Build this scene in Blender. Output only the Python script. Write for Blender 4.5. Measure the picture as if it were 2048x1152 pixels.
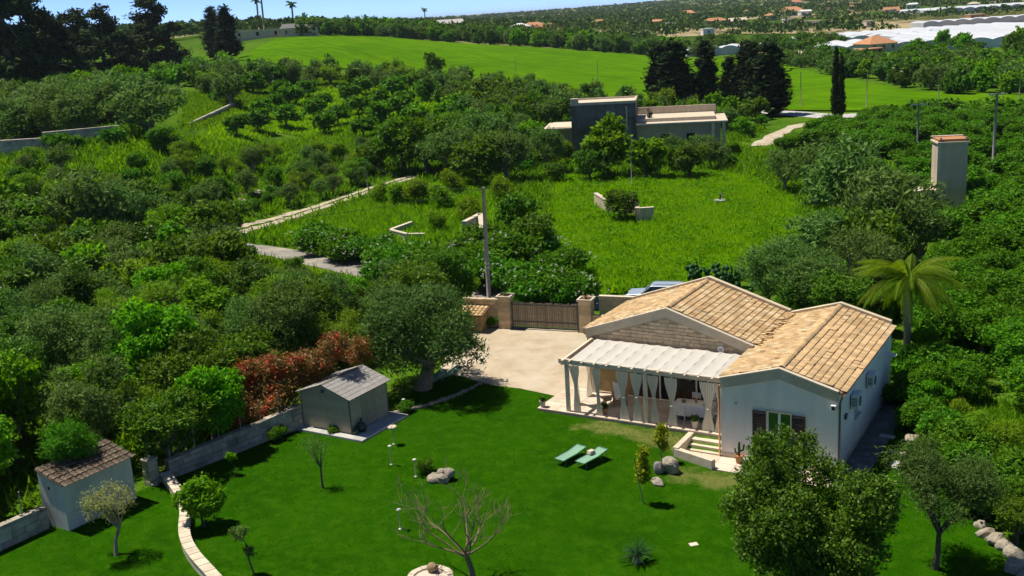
import bpy, bmesh, math, random
import numpy as np
from mathutils import Vector, Matrix
from mathutils.geometry import delaunay_2d_cdt

for _o in list(bpy.data.objects):
    bpy.data.objects.remove(_o, do_unlink=True)
SC = bpy.context.scene
COL = SC.collection
R = math.radians
random.seed(7)
RNG = np.random.default_rng(7)

# ------------------------------------------------------------------ camera
CAM_H, FPX, PITCH, ROLL = 20.0, 2150.0, R(14.25), R(3.5)
_r0, _u0 = np.array([1.0, 0, 0]), np.array([0, math.sin(PITCH), math.cos(PITCH)])
CF = np.array([0, math.cos(PITCH), -math.sin(PITCH)])
CR = math.cos(ROLL) * _r0 - math.sin(ROLL) * _u0
CU = math.sin(ROLL) * _r0 + math.cos(ROLL) * _u0
cam_data = bpy.data.cameras.new('camera')
cam = bpy.data.objects.new('camera', cam_data)
COL.objects.link(cam)
cam_data.sensor_width = 36.0
cam_data.lens = 36.0 * FPX / 2048.0
cam_data.clip_start, cam_data.clip_end = 0.5, 30000.0
cam.matrix_world = Matrix(((CR[0], CU[0], -CF[0], 0), (CR[1], CU[1], -CF[1], 0), (CR[2], CU[2], -CF[2], CAM_H), (0, 0, 0, 1)))
SC.camera = cam

# ------------------------------------------------------------------ light
SUN = np.array([-0.40, 0.20, 1.0]); SUN = SUN / np.linalg.norm(SUN)
world = bpy.data.worlds.new('World'); SC.world = world; world.use_nodes = True
wn = world.node_tree.nodes; wl = world.node_tree.links
sky = wn.new('ShaderNodeTexSky'); sky.sky_type = 'NISHITA'; sky.sun_disc = False
sky.sun_elevation = math.asin(SUN[2]); sky.sun_rotation = math.atan2(SUN[0], SUN[1])
sky.air_density, sky.dust_density, sky.ozone_density, sky.altitude = 0.37, 0.0, 5.0, 4000.0
wl.new(sky.outputs[0], wn['Background'].inputs[0]); wn['Background'].inputs[1].default_value = 0.15
sd = bpy.data.lights.new('sun', 'SUN'); sd.energy = 4.6; sd.angle = R(0.53); sd.color = (1.0, 0.935, 0.80)
sun = bpy.data.objects.new('sun', sd); COL.objects.link(sun)
sun.rotation_euler = Vector(SUN).to_track_quat('Z', 'Y').to_euler(); sun.location = (-60, 40, 150)
vs = SC.view_settings
vs.view_transform = 'Standard'; vs.look = 'None'; vs.exposure = 0.48; vs.gamma = 1.0; vs.use_curve_mapping = False
SC.cycles.max_bounces = 6; SC.cycles.diffuse_bounces = 4; SC.cycles.glossy_bounces = 2
SC.cycles.transmission_bounces = 3; SC.cycles.transparent_max_bounces = 4; SC.cycles.volume_bounces = 0
SC.cycles.use_adaptive_sampling = True; SC.cycles.adaptive_threshold = 0.02

# ------------------------------------------------------------------ positions taken from image pixels: where a sight line from the drone meets the land
def ray(u, v):
    return CF * FPX + CR * (u - 1024.0) - CU * (v - 576.0)
def flat(u, v, z=0.0):
    d = ray(u, v); t = (z - CAM_H) / d[2]
    return np.array([d[0] * t, d[1] * t, z])
TH = R(31.0)                                   # heading of the villa
HA, HB = np.array([math.cos(TH), -math.sin(TH)]), np.array([math.sin(TH), math.cos(TH)])
HP = flat(1443, 912, -0.4)[:2]                 # front corner of the white wing
def hw(a, b):                                  # villa coordinates -> world xy
    p = HP + HA * a + HB * b
    return float(p[0]), float(p[1])
def sstep(a, b, x):
    t = np.clip((x - a) / (b - a), 0, 1); return t * t * (3 - 2 * t)
_ctl = [(100,300,145),(300,275,150),(60,190,226),(445,118,360),(300,150,300),(600,235,205),(900,230,190),(900,160,262),(1100,190,230),
        (1300,200,220),(500,110,330),(500,76,430),(700,72,440),(900,85,440),(1100,97,430),(1300,112,420),(1500,150,290),(1900,205,190),
        (1700,120,330),(1750,105,375),(1900,85,450),(1700,60,620),(1500,45,750),(1900,30,750),(1400,25,1300),(1700,2,1500),(2000,-10,1500),
        (1100,62,700),(1000,46,1200),(820,44,2500),(1000,27,4500),(1200,12,4500),(640,58,700),(300,70,600),(0,90,600),(820,52,900),
        (1350,-2,4500),(1700,-22,4500),(640,48,3000),(200,80,2000)]
_pts = []
for u, v, D in _ctl:
    d = ray(u, v); h = math.hypot(d[0], d[1])
    _pts.append((math.atan2(d[0], d[1]), math.log(D), CAM_H + D * d[2] / h))
for th in (-90, -60, -38, -26, -15, -5, 5, 15, 26, 38, 60, 90):
    for D in (60, 95):
        _pts.append((R(th), math.log(D), 0.0))
for th in (-15, -5, 5, 15, 26, 38):
    _pts.append((R(th), math.log(135), 0.3 if th > -14 else 1.8))
for th in (-60, 60, 120, 180, -120): _pts.append((R(th), math.log(800), 6.0)); _pts.append((R(th), math.log(4500), 25.0))
_pts = np.array(_pts); _K = 3.0
def _phi(r): return np.sqrt(r * r + 0.04)
_X = np.stack([_pts[:, 0] * _K, _pts[:, 1]], 1)
_A = _phi(np.linalg.norm(_X[:, None] - _X[None], axis=2)) + np.eye(len(_X)) * 1e-3
_n = len(_X); _M = np.zeros((_n + 1, _n + 1)); _M[:_n, :_n] = _A; _M[_n, :_n] = 1; _M[:_n, _n] = 1
_W = np.linalg.solve(_M, np.append(_pts[:, 2], 0))
def terrain(x, y):
    x = np.asarray(x, float); y = np.asarray(y, float); sh = x.shape
    x = x.ravel(); y = y.ravel()
    D = np.hypot(x, y); th = np.arctan2(x, y); q = np.stack([th * _K, np.log(np.maximum(D, 8))], 1)
    z = np.empty(len(x))
    for i in range(0, len(x), 20000):
        z[i:i+20000] = _phi(np.linalg.norm(q[i:i+20000, None] - _X[None], axis=2)) @ _W[:_n] + _W[_n]
    z = z * sstep(72, 105, D)
    z = z * (1 - sstep(5500, 8000, D))
    a = (x - HP[0]) * HA[0] + (y - HP[1]) * HA[1]; b = (x - HP[0]) * HB[0] + (y - HP[1]) * HB[1]
    dip = np.maximum(sstep(-5.2, -1.4, a) * (1 - sstep(-.2, 1.2, b)), sstep(4.6, 5.2, a))
    z = z - 0.42 * dip * (1 - sstep(70, 95, D))
    return z.reshape(sh)
def T(x, y): return float(terrain(np.array([x]), np.array([y]))[0])
_TS = np.geomspace(20, 9000, 900)
def place(u, v, up=0.0):
    """land point seen along a sight line, for something whose marked point is `up` metres above the land"""
    d = ray(u, v); h = math.hypot(d[0], d[1]); x = d[0] / h * _TS; y = d[1] / h * _TS; z = CAM_H + d[2] / h * _TS
    below = np.nonzero(z < terrain(x, y) + up)[0]
    k = below[0] if len(below) else len(_TS) - 1
    if k == 0: k = 1
    s0, s1 = _TS[k-1], _TS[k]
    for _ in range(12):
        m = (s0 + s1) / 2; mz = CAM_H + d[2] / h * m
        if mz < T(d[0] / h * m, d[1] / h * m) + up: s1 = m
        else: s0 = m
    x, y = d[0] / h * s1, d[1] / h * s1
    return (float(x), float(y), T(x, y))

ords = ['first', 'second', 'third', 'fourth', 'fifth', 'sixth', 'seventh', 'eighth', 'ninth', 'tenth', 'eleventh', 'twelfth', 'thirteenth', 'fourteenth', 'fifteenth', 'sixteenth', 'seventeenth', 'eighteenth', 'nineteenth', 'twentieth',
        'twenty-first', 'twenty-second', 'twenty-third', 'twenty-fourth', 'twenty-fifth', 'twenty-sixth', 'twenty-seventh', 'twenty-eighth', 'twenty-ninth', 'thirtieth']

# ------------------------------------------------------------------ mesh helpers
class MB:
    def __init__(s): s.v = []; s.f = []
    def add(s, vv, ff):
        n = len(s.v); s.v += [tuple(map(float, q)) for q in vv]; s.f += [tuple(i + n for i in f) for f in ff]; return s
    def box(s, x0, x1, y0, y1, z0, z1):
        return s.add([(x0,y0,z0),(x1,y0,z0),(x1,y1,z0),(x0,y1,z0),(x0,y0,z1),(x1,y0,z1),(x1,y1,z1),(x0,y1,z1)],
                     [(3,2,1,0),(4,5,6,7),(0,1,5,4),(1,2,6,5),(2,3,7,6),(3,0,4,7)])
    def prism(s, poly, axis, c0, c1):
        """poly: 2-D outline; axis 'x','y' or 'z': the direction it is pulled out along"""
        def P(p, c): return {'x': (c, p[0], p[1]), 'y': (p[0], c, p[1]), 'z': (p[0], p[1], c)}[axis]
        n = len(poly)
        return s.add([P(p, c0) for p in poly] + [P(p, c1) for p in poly],
                     [tuple(range(n))[::-1], tuple(range(n, 2*n))] + [(i, (i+1) % n, n + (i+1) % n, n + i) for i in range(n)])
    def tube(s, path, rad, k=6, cap=True):
        path = [np.array(p, float) for p in path]; n = len(path)
        if np.isscalar(rad): rad = [rad] * n
        vv = []; ff = []
        t0 = path[1] - path[0]; ref = np.array([0, 0, 1.0]) if abs(t0[2]) < 0.9 * np.linalg.norm(t0) else np.array([1.0, 0, 0])
        for i, p in enumerate(path):
            t = path[min(i+1, n-1)] - path[max(i-1, 0)]; t = t / (np.linalg.norm(t) + 1e-9)
            a = np.cross(t, ref); a /= np.linalg.norm(a) + 1e-9; b = np.cross(t, a)
            for j in range(k):
                q = 2 * math.pi * j / k
                vv.append(p + rad[i] * (math.cos(q) * a + math.sin(q) * b))
        for i in range(n - 1):
            for j in range(k):
                ff.append((i*k + j, i*k + (j+1) % k, (i+1)*k + (j+1) % k, (i+1)*k + j))
        if cap: ff.append(tuple(range(k))); ff.append(tuple(range((n-1)*k, n*k))[::-1])
        return s.add(vv, ff)
    def lathe(s, prof, k=12, c=(0, 0)):
        vv = []; ff = []; n = len(prof)
        for r_, z in prof:
            for j in range(k):
                q = 2 * math.pi * j / k; vv.append((c[0] + r_ * math.cos(q), c[1] + r_ * math.sin(q), z))
        for i in range(n - 1):
            for j in range(k):
                ff.append((i*k + j, i*k + (j+1) % k, (i+1)*k + (j+1) % k, (i+1)*k + j))
        ff.append(tuple(range(k))[::-1]); ff.append(tuple(range((n-1)*k, n*k)))
        return s.add(vv, ff)
    def rock(s, c, size, seed, k=2):
        bm = bmesh.new(); bmesh.ops.create_icosphere(bm, subdivisions=k, radius=1.0)
        rr = np.random.default_rng(seed); nrm = rr.normal(size=(7, 3)); nrm /= np.linalg.norm(nrm, axis=1)[:, None]; off = rr.uniform(0.55, 0.9, 7)
        bm.verts.ensure_lookup_table(); vv = []
        for q in bm.verts:
            p = np.array(q.co)
            for m, o in zip(nrm, off):
                e = p @ m - o
                if e > 0: p = p - m * e * 0.85
            p = p * (1 + 0.05 * math.sin(7 * p[0] + seed) + 0.05 * math.sin(9 * p[1] + 2 * seed))
            vv.append((c[0] + p[0]*size[0], c[1] + p[1]*size[1], c[2] + p[2]*size[2]))
        ff = [tuple(x.index for x in f.verts) for f in bm.faces]; bm.free()
        return s.add(vv, ff)
    def mesh(s, name, smooth=False):
        me = bpy.data.meshes.new(name); me.from_pydata(s.v, [], s.f); me.validate(); me.update()
        if smooth:
            me.polygons.foreach_set('use_smooth', [True] * len(me.polygons))
        return me

def mesh_np(name, V, F):
    """V (n,3); F (m,k) index array, all faces alike"""
    me = bpy.data.meshes.new(name); k = F.shape[1]
    me.vertices.add(len(V)); me.vertices.foreach_set('co', np.ascontiguousarray(V, np.float32).ravel())
    me.loops.add(F.size); me.loops.foreach_set('vertex_index', np.ascontiguousarray(F, np.int32).ravel())
    me.polygons.add(len(F)); me.polygons.foreach_set('loop_start', np.arange(0, F.size, k, dtype=np.int32))
    me.polygons.foreach_set('loop_total', np.full(len(F), k, np.int32))
    me.update(calc_edges=True); return me

def obj(name, me, m, parent=None, loc=None, rot=None, smooth=False, bevel=0):
    if isinstance(me, MB): me = me.mesh(name, smooth)
    o = bpy.data.objects.new(name, me); COL.objects.link(o)
    if m is not None and not me.materials: me.materials.append(m)
    if parent is not None: o.parent = parent
    if loc is not None: o.location = loc
    if rot is not None: o.rotation_euler = rot if not np.isscalar(rot) else (0, 0, rot)
    if bevel:
        b = o.modifiers.new('bevel', 'BEVEL'); b.width = bevel; b.segments = 2; b.limit_method = 'ANGLE'
    return o
def tag(o, label, cat, group=None):
    o['label'] = label; o['category'] = cat
    if group: o['group'] = group
    return o
def thing(name, label, cat, loc=(0, 0, 0), rz=0.0, group=None):
    o = bpy.data.objects.new(name, None); COL.objects.link(o); o.location = loc; o.rotation_euler = (0, 0, rz)
    o.empty_display_size = 0.3
    return tag(o, label, cat, group)
def struct(name, me, m, kind='structure'):
    o = obj(name, me, m); o['kind'] = kind; return o
def copy_tree(o, parent=None):
    c = o.copy(); COL.objects.link(c); c.parent = parent
    for ch in [k for k in o.children]: copy_tree(ch, c)
    return c

# ------------------------------------------------------------------ materials
def _nt(name):
    m = bpy.data.materials.new(name); m.use_nodes = True; nt = m.node_tree
    return m, nt, nt.nodes, nt.links, nt.nodes['Principled BSDF']
def _noise(nt, vec, scale, detail=4, rough=0.6):
    n = nt.nodes.new('ShaderNodeTexNoise'); n.inputs['Scale'].default_value = scale; n.inputs['Detail'].default_value = detail
    n.inputs['Roughness'].default_value = rough; nt.links.new(vec, n.inputs['Vector']); return n.outputs['Fac']
def _ramp(nt, fac, lo, hi):
    n = nt.nodes.new('ShaderNodeMapRange'); n.inputs['From Min'].default_value = lo; n.inputs['From Max'].default_value = hi
    nt.links.new(fac, n.inputs['Value']); return n.outputs['Result']
def _mix(nt, fac, a, b, kind='MIX'):
    n = nt.nodes.new('ShaderNodeMix'); n.data_type = 'RGBA'; n.blend_type = kind
    for sock, val in ((n.inputs['Factor'], fac), (n.inputs['A'], a), (n.inputs['B'], b)):
        if hasattr(val, 'links'): nt.links.new(val, sock)
        elif isinstance(val, (int, float)): sock.default_value = val
        else: sock.default_value = (*val, 1)
    return n.outputs['Result']
def _math(nt, op, a, b=None):
    n = nt.nodes.new('ShaderNodeMath'); n.operation = op
    for i, val in enumerate((a, b)):
        if val is None: continue
        if hasattr(val, 'links'): nt.links.new(val, n.inputs[i])
        else: n.inputs[i].default_value = val
    return n.outputs[0]
def _hsv(nt, col, val=None, hue=None, sat=None):
    n = nt.nodes.new('ShaderNodeHueSaturation'); nt.links.new(col, n.inputs['Color'])
    for nm, x in (('Value', val), ('Hue', hue), ('Saturation', sat)):
        if x is None: continue
        if hasattr(x, 'links'): nt.links.new(x, n.inputs[nm])
        else: n.inputs[nm].default_value = x
    return n.outputs[0]
def surf(name, c1, c2=None, scale=3.0, lo=0.35, hi=0.65, c3=None, scale3=0.6, rough=0.85, spec=0.25, bump=0.0, bscale=None, rnd=0.0, island=0.0, metal=0.0, world_co=False, detail=5, streak=0.0):
    """noise-mottled surface; rnd / island: brightness spread per object / per loose piece"""
    m, nt, N, L, bs = _nt(name)
    tc = N.new('ShaderNodeTexCoord'); vec = tc.outputs['Object']
    if world_co: vec = N.new('ShaderNodeNewGeometry').outputs['Position']
    col = _mix(nt, _ramp(nt, _noise(nt, vec, scale, detail), lo, hi), c1, c2 or tuple(x * 0.75 for x in c1))
    if c3: col = _mix(nt, _ramp(nt, _noise(nt, vec, scale3, 4), 0.48, 0.66), col, c3)
    if streak:                               # rain marks running down the face
        mp = N.new('ShaderNodeMapping'); mp.inputs['Scale'].default_value = (1.4, 1.4, .16); L.new(vec, mp.inputs['Vector'])
        col = _hsv(nt, col, val=_math(nt, 'ADD', _math(nt, 'MULTIPLY', _ramp(nt, _noise(nt, mp.outputs[0], 1.0, 5), .42, .7), -streak), 1.0))
    if rnd:
        r_ = N.new('ShaderNodeObjectInfo').outputs['Random']
        col = _hsv(nt, col, val=_math(nt, 'ADD', _math(nt, 'MULTIPLY', r_, rnd), 1 - rnd / 2))
    if island:
        g = N.new('ShaderNodeNewGeometry').outputs['Random Per Island']
        col = _hsv(nt, col, val=_math(nt, 'ADD', _math(nt, 'MULTIPLY', g, island), 1 - island / 2))
    L.new(col, bs.inputs['Base Color']); bs.inputs['Roughness'].default_value = rough
    bs.inputs['Specular IOR Level'].default_value = spec; bs.inputs['Metallic'].default_value = metal
    if bump:
        b = N.new('ShaderNodeBump'); b.inputs['Strength'].default_value = 1.0; b.inputs['Distance'].default_value = bump
        L.new(_noise(nt, vec, bscale or scale * 3, 5), b.inputs['Height']); L.new(b.outputs[0], bs.inputs['Normal'])
    return m
def leafmat(name, c1, c2, transl=0.3, spread=0.5, objspread=0.25, hue=0.03, rough=0.55, spec=0.3):
    """leaf: every leaf its own tint, every tree a little lighter or darker, light passing through"""
    m, nt, N, L, bs = _nt(name)
    g = N.new('ShaderNodeNewGeometry'); oi = N.new('ShaderNodeObjectInfo')
    col = _mix(nt, g.outputs['Random Per Island'], c1, c2)
    v = _math(nt, 'ADD', _math(nt, 'MULTIPLY', g.outputs['Random Per Island'], spread), 1 - spread / 2)
    v = _math(nt, 'MULTIPLY', v, _math(nt, 'ADD', _math(nt, 'MULTIPLY', oi.outputs['Random'], objspread), 1 - objspread / 2))
    h = _math(nt, 'ADD', _math(nt, 'MULTIPLY', oi.outputs['Random'], hue), 0.5 - hue / 2)
    col = _hsv(nt, col, val=v, hue=h)
    L.new(col, bs.inputs['Base Color']); bs.inputs['Roughness'].default_value = rough; bs.inputs['Specular IOR Level'].default_value = spec
    tr = N.new('ShaderNodeBsdfTranslucent'); tcol = _hsv(nt, col, val=1.3, hue=0.49, sat=1.1); L.new(tcol, tr.inputs['Color'])
    mx = N.new('ShaderNodeMixShader'); mx.inputs[0].default_value = transl
    L.new(bs.outputs[0], mx.inputs[1]); L.new(tr.outputs[0], mx.inputs[2]); L.new(mx.outputs[0], N['Material Output'].inputs['Surface'])
    return m
# ------------------------------------------------------------------ materials of the place
MT = {}
MT['plaster'] = surf('white plaster', (0.84, 0.80, 0.73), (0.80, 0.76, 0.69), scale=1.2, c3=(0.76, 0.71, 0.63), scale3=0.5, bump=0.004, bscale=30, streak=.12)
MT['hut_plaster'] = surf('hut plaster', (0.68, 0.65, 0.58), (0.60, 0.57, 0.51), scale=1.5, c3=(0.52, 0.49, 0.43), scale3=0.8, bump=0.004, bscale=25, streak=.18)
MT['fascia'] = surf('fascia render', (0.62, 0.52, 0.36), (0.53, 0.44, 0.30), scale=1.6, c3=(0.47, 0.41, 0.31), scale3=0.9, bump=0.004, bscale=20)
MT['tile'] = surf('clay tile', (0.52, 0.36, 0.19), (0.41, 0.26, 0.125), scale=2.2, c3=(0.57, 0.445, 0.275), scale3=1.3, rnd=0.5, island=0.5, bump=0.006, bscale=18, rough=0.9)
MT['tile_gap'] = surf('roof bed', (0.20, 0.12, 0.06), (0.13, 0.08, 0.045), scale=6)
MT['old_tile'] = surf('old dark tile', (0.10, 0.075, 0.055), (0.055, 0.045, 0.035), scale=5, c3=(0.20, 0.14, 0.09), scale3=2, rnd=0.7, bump=0.006, bscale=20)
MT['stone'] = surf('cut sandstone', (0.66, 0.52, 0.33), (0.56, 0.43, 0.27), scale=3, c3=(0.46, 0.37, 0.25), scale3=1.4, rnd=0.3, island=0.2, bump=0.01, bscale=14, rough=0.92)
MT['mortar'] = surf('mortar', (0.42, 0.34, 0.235), (0.33, 0.27, 0.19), scale=6, bump=0.006)
MT['ochre'] = surf('ochre wall', (0.42, 0.30, 0.13), (0.30, 0.21, 0.09), scale=2.5, c3=(0.24, 0.18, 0.10), scale3=1.2, bump=0.01, bscale=8)
MT['wall_grey'] = surf('weathered grey stone', (0.50, 0.44, 0.35), (0.36, 0.31, 0.25), scale=3, c3=(0.24, 0.22, 0.18), scale3=0.9, rnd=0.35, bump=0.015, bscale=10, rough=0.95)
MT['wall_gap'] = surf('dark joint', (0.22, 0.19, 0.15), (0.15, 0.13, 0.10), scale=5)
MT['cap'] = surf('pale cap stone', (0.62, 0.54, 0.42), (0.52, 0.44, 0.33), scale=2.5, rnd=0.2, bump=0.006, bscale=20)
MT['patio'] = surf('pale paving', (0.60, 0.52, 0.42), (0.50, 0.42, 0.33), scale=1.8, c3=(0.54, 0.40, 0.30), scale3=1.1, rnd=0.25, bump=0.004, bscale=25)
MT['slate'] = surf('grey slate paving', (0.16, 0.16, 0.165), (0.10, 0.10, 0.105), scale=1.8, rnd=0.5, bump=0.006, bscale=15)
MT['timber_white'] = surf('grey painted timber', (0.68, 0.57, 0.44), (0.58, 0.48, 0.37), scale=4, rnd=0.1)
MT['white'] = surf('white paint', (0.78, 0.78, 0.76), (0.70, 0.70, 0.68), scale=3, rough=0.5)
MT['brown'] = surf('dark brown shutter paint', (0.065, 0.035, 0.02), (0.045, 0.024, 0.014), scale=6, rough=0.5)
MT['gutter'] = surf('copper brown gutter', (0.16, 0.07, 0.035), (0.11, 0.05, 0.03), scale=5, rough=0.45, spec=0.5)
MT['metal'] = surf('dark grey metal', (0.09, 0.09, 0.10), (0.06, 0.06, 0.065), scale=5, rough=0.5, spec=0.5)
MT['post_metal'] = surf('galvanised steel', (0.40, 0.41, 0.42), (0.30, 0.31, 0.32), scale=6, rough=0.5, metal=0.4)
MT['reed'] = surf('reed screen', (0.46, 0.38, 0.27), (0.34, 0.275, 0.19), scale=5, rnd=0.5, bump=0.004)
MT['shed'] = surf('grey-brown shed board', (0.50, 0.41, 0.29), (0.43, 0.35, 0.245), scale=3, rnd=0.14, bump=0.002, rough=0.75)
MT['shed_trim'] = surf('dark shed trim', (0.16, 0.15, 0.13), (0.12, 0.11, 0.10), scale=5)
MT['shed_roof'] = surf('grey shed roofing', (0.30, 0.285, 0.27), (0.235, 0.225, 0.215), scale=4, rnd=0.16, bump=0.003)
MT['concrete'] = surf('concrete', (0.50, 0.49, 0.46), (0.40, 0.39, 0.37), scale=2, c3=(0.32, 0.32, 0.30), scale3=1, bump=0.005)
MT['dark_concrete'] = surf('black-streaked render', (0.18, 0.155, 0.13), (0.105, 0.092, 0.08), scale=0.7, c3=(0.20, 0.20, 0.195), scale3=0.45, bump=0.01, bscale=6, streak=.45)
MT['beige_render'] = surf('old beige render', (0.60, 0.49, 0.36), (0.52, 0.42, 0.31), scale=1.3, c3=(0.52, 0.43, 0.32), scale3=0.7, bump=0.006, bscale=10, streak=.15)
MT['terracotta'] = surf('terracotta', (0.50, 0.24, 0.11), (0.40, 0.18, 0.085), scale=3, rnd=0.2)
MT['far_roof'] = surf('far clay roof', (0.50, 0.25, 0.13), (0.42, 0.20, 0.10), scale=1.2, rnd=0.2)
MT['far_wall'] = surf('far house render', (0.62, 0.55, 0.45), (0.52, 0.46, 0.37), scale=0.8, rnd=0.35)
MT['red_barn'] = surf('red sheet metal', (0.26, 0.05, 0.05), (0.2, 0.04, 0.04), scale=1)
MT['plastic'] = surf('greenhouse film', (0.56, 0.58, 0.61), (0.47, 0.49, 0.52), scale=0.15, c3=(0.48, 0.50, 0.54), scale3=0.05, rough=0.5, rnd=0.12)
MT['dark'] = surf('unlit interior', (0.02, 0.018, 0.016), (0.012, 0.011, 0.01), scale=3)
MT['wood_door'] = surf('dark wood door', (0.07, 0.035, 0.018), (0.05, 0.026, 0.013), scale=5, rough=0.5)
MT['rock'] = surf('pale limestone', (0.36, 0.31, 0.24), (0.25, 0.215, 0.165), scale=3, c3=(0.25, 0.23, 0.20), scale3=2, bump=0.02, bscale=9, rough=0.95)
MT['bark'] = surf('bark', (0.14, 0.115, 0.09), (0.075, 0.06, 0.047), scale=8, bump=0.02, bscale=16, rough=0.95)
MT['bark_pale'] = surf('pale grey bark', (0.36, 0.30, 0.22), (0.21, 0.17, 0.12), scale=9, bump=0.008, bscale=20, rough=0.95)
MT['bark_twig'] = surf('brown twig bark', (0.26, 0.195, 0.125), (0.15, 0.11, 0.07), scale=9, rough=0.95)
MT['pole'] = surf('weathered pole wood', (0.34, 0.31, 0.29), (0.24, 0.22, 0.205), scale=6, rough=0.9)
MT['cloth'] = surf('white cloth', (0.80, 0.79, 0.77), (0.74, 0.73, 0.70), scale=4, rough=0.9)
MT['green_sling'] = surf('sea-green sling', (0.20, 0.36, 0.25), (0.17, 0.31, 0.215), scale=4, rough=0.6, rnd=0.1)
MT['green_frame'] = surf('green frame', (0.10, 0.26, 0.19), (0.08, 0.22, 0.16), scale=4, rough=0.5)
MT['bottle'] = surf('dark green glass', (0.015, 0.045, 0.025), (0.01, 0.03, 0.018), scale=4, rough=0.12, spec=0.6)
MT['wicker'] = surf('wicker', (0.34, 0.24, 0.14), (0.22, 0.15, 0.085), scale=25, bump=0.008, bscale=60)
MT['opaque_lamp'] = surf('white lamp shade', (0.62, 0.61, 0.57), (0.55, 0.54, 0.50), scale=4, rough=0.4)
MT['car_paint'] = surf('silver-blue car paint', (0.42, 0.49, 0.56), (0.40, 0.47, 0.54), scale=1, rough=0.25, spec=0.6, metal=0.3)
MT['glass'] = surf('dark window glass', (0.02, 0.03, 0.035), (0.015, 0.022, 0.026), scale=1, rough=0.06, spec=0.8)
MT['lawn_reflection_glass'] = surf('glass coloured with lawn reflection', (0.035, 0.12, 0.02), (0.025, 0.09, 0.016), scale=2, rough=0.12, spec=0.6)  # the lawn's reflection in the panes is put into this green colour
MT['rubber'] = surf('rubber', (0.02, 0.02, 0.02), (0.014, 0.014, 0.014), scale=5)
MT['wire'] = surf('black cable', (0.03, 0.03, 0.03), (0.02, 0.02, 0.02), scale=4)
MT['soil'] = surf('brown soil', (0.16, 0.10, 0.06), (0.11, 0.07, 0.04), scale=3, bump=0.02)
MT['asphalt'] = surf('worn asphalt', (0.27, 0.245, 0.22), (0.20, 0.18, 0.165), scale=1.6, c3=(0.36, 0.32, 0.26), scale3=0.35, bump=0.006, bscale=20, world_co=True)
MT['gravel'] = surf('pale compacted gravel', (0.475, 0.39, 0.28), (0.375, 0.30, 0.21), scale=0.9, c3=(0.49, 0.425, 0.325), scale3=0.3, bump=0.006, bscale=30, world_co=True)
MT['track'] = surf('pale concrete track', (0.46, 0.39, 0.29), (0.34, 0.285, 0.205), scale=0.8, c3=(0.46, 0.42, 0.30), scale3=0.5, bump=0.01, bscale=12, world_co=True)

def canopy_mat():
    m, nt, N, L, bs = _nt('white awning fabric')
    bs.inputs['Base Color'].default_value = (0.58, 0.555, 0.515, 1); bs.inputs['Roughness'].default_value = 0.8
    tr = N.new('ShaderNodeBsdfTranslucent'); tr.inputs['Color'].default_value = (0.80, 0.76, 0.70, 1)
    mx = N.new('ShaderNodeMixShader'); mx.inputs[0].default_value = 0.2
    L.new(bs.outputs[0], mx.inputs[1]); L.new(tr.outputs[0], mx.inputs[2]); L.new(mx.outputs[0], N['Material Output'].inputs['Surface'])
    return m
MT['canopy'] = canopy_mat()
def curtain_mat():
    m, nt, N, L, bs = _nt('thin cream curtain')
    bs.inputs['Base Color'].default_value = (0.90, 0.85, 0.74, 1); bs.inputs['Roughness'].default_value = 0.85
    tr = N.new('ShaderNodeBsdfTranslucent'); tr.inputs['Color'].default_value = (0.84, 0.77, 0.62, 1)
    mx = N.new('ShaderNodeMixShader'); mx.inputs[0].default_value = 0.25
    L.new(bs.outputs[0], mx.inputs[1]); L.new(tr.outputs[0], mx.inputs[2]); L.new(mx.outputs[0], N['Material Output'].inputs['Surface'])
    return m
MT['curtain'] = curtain_mat()

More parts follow.
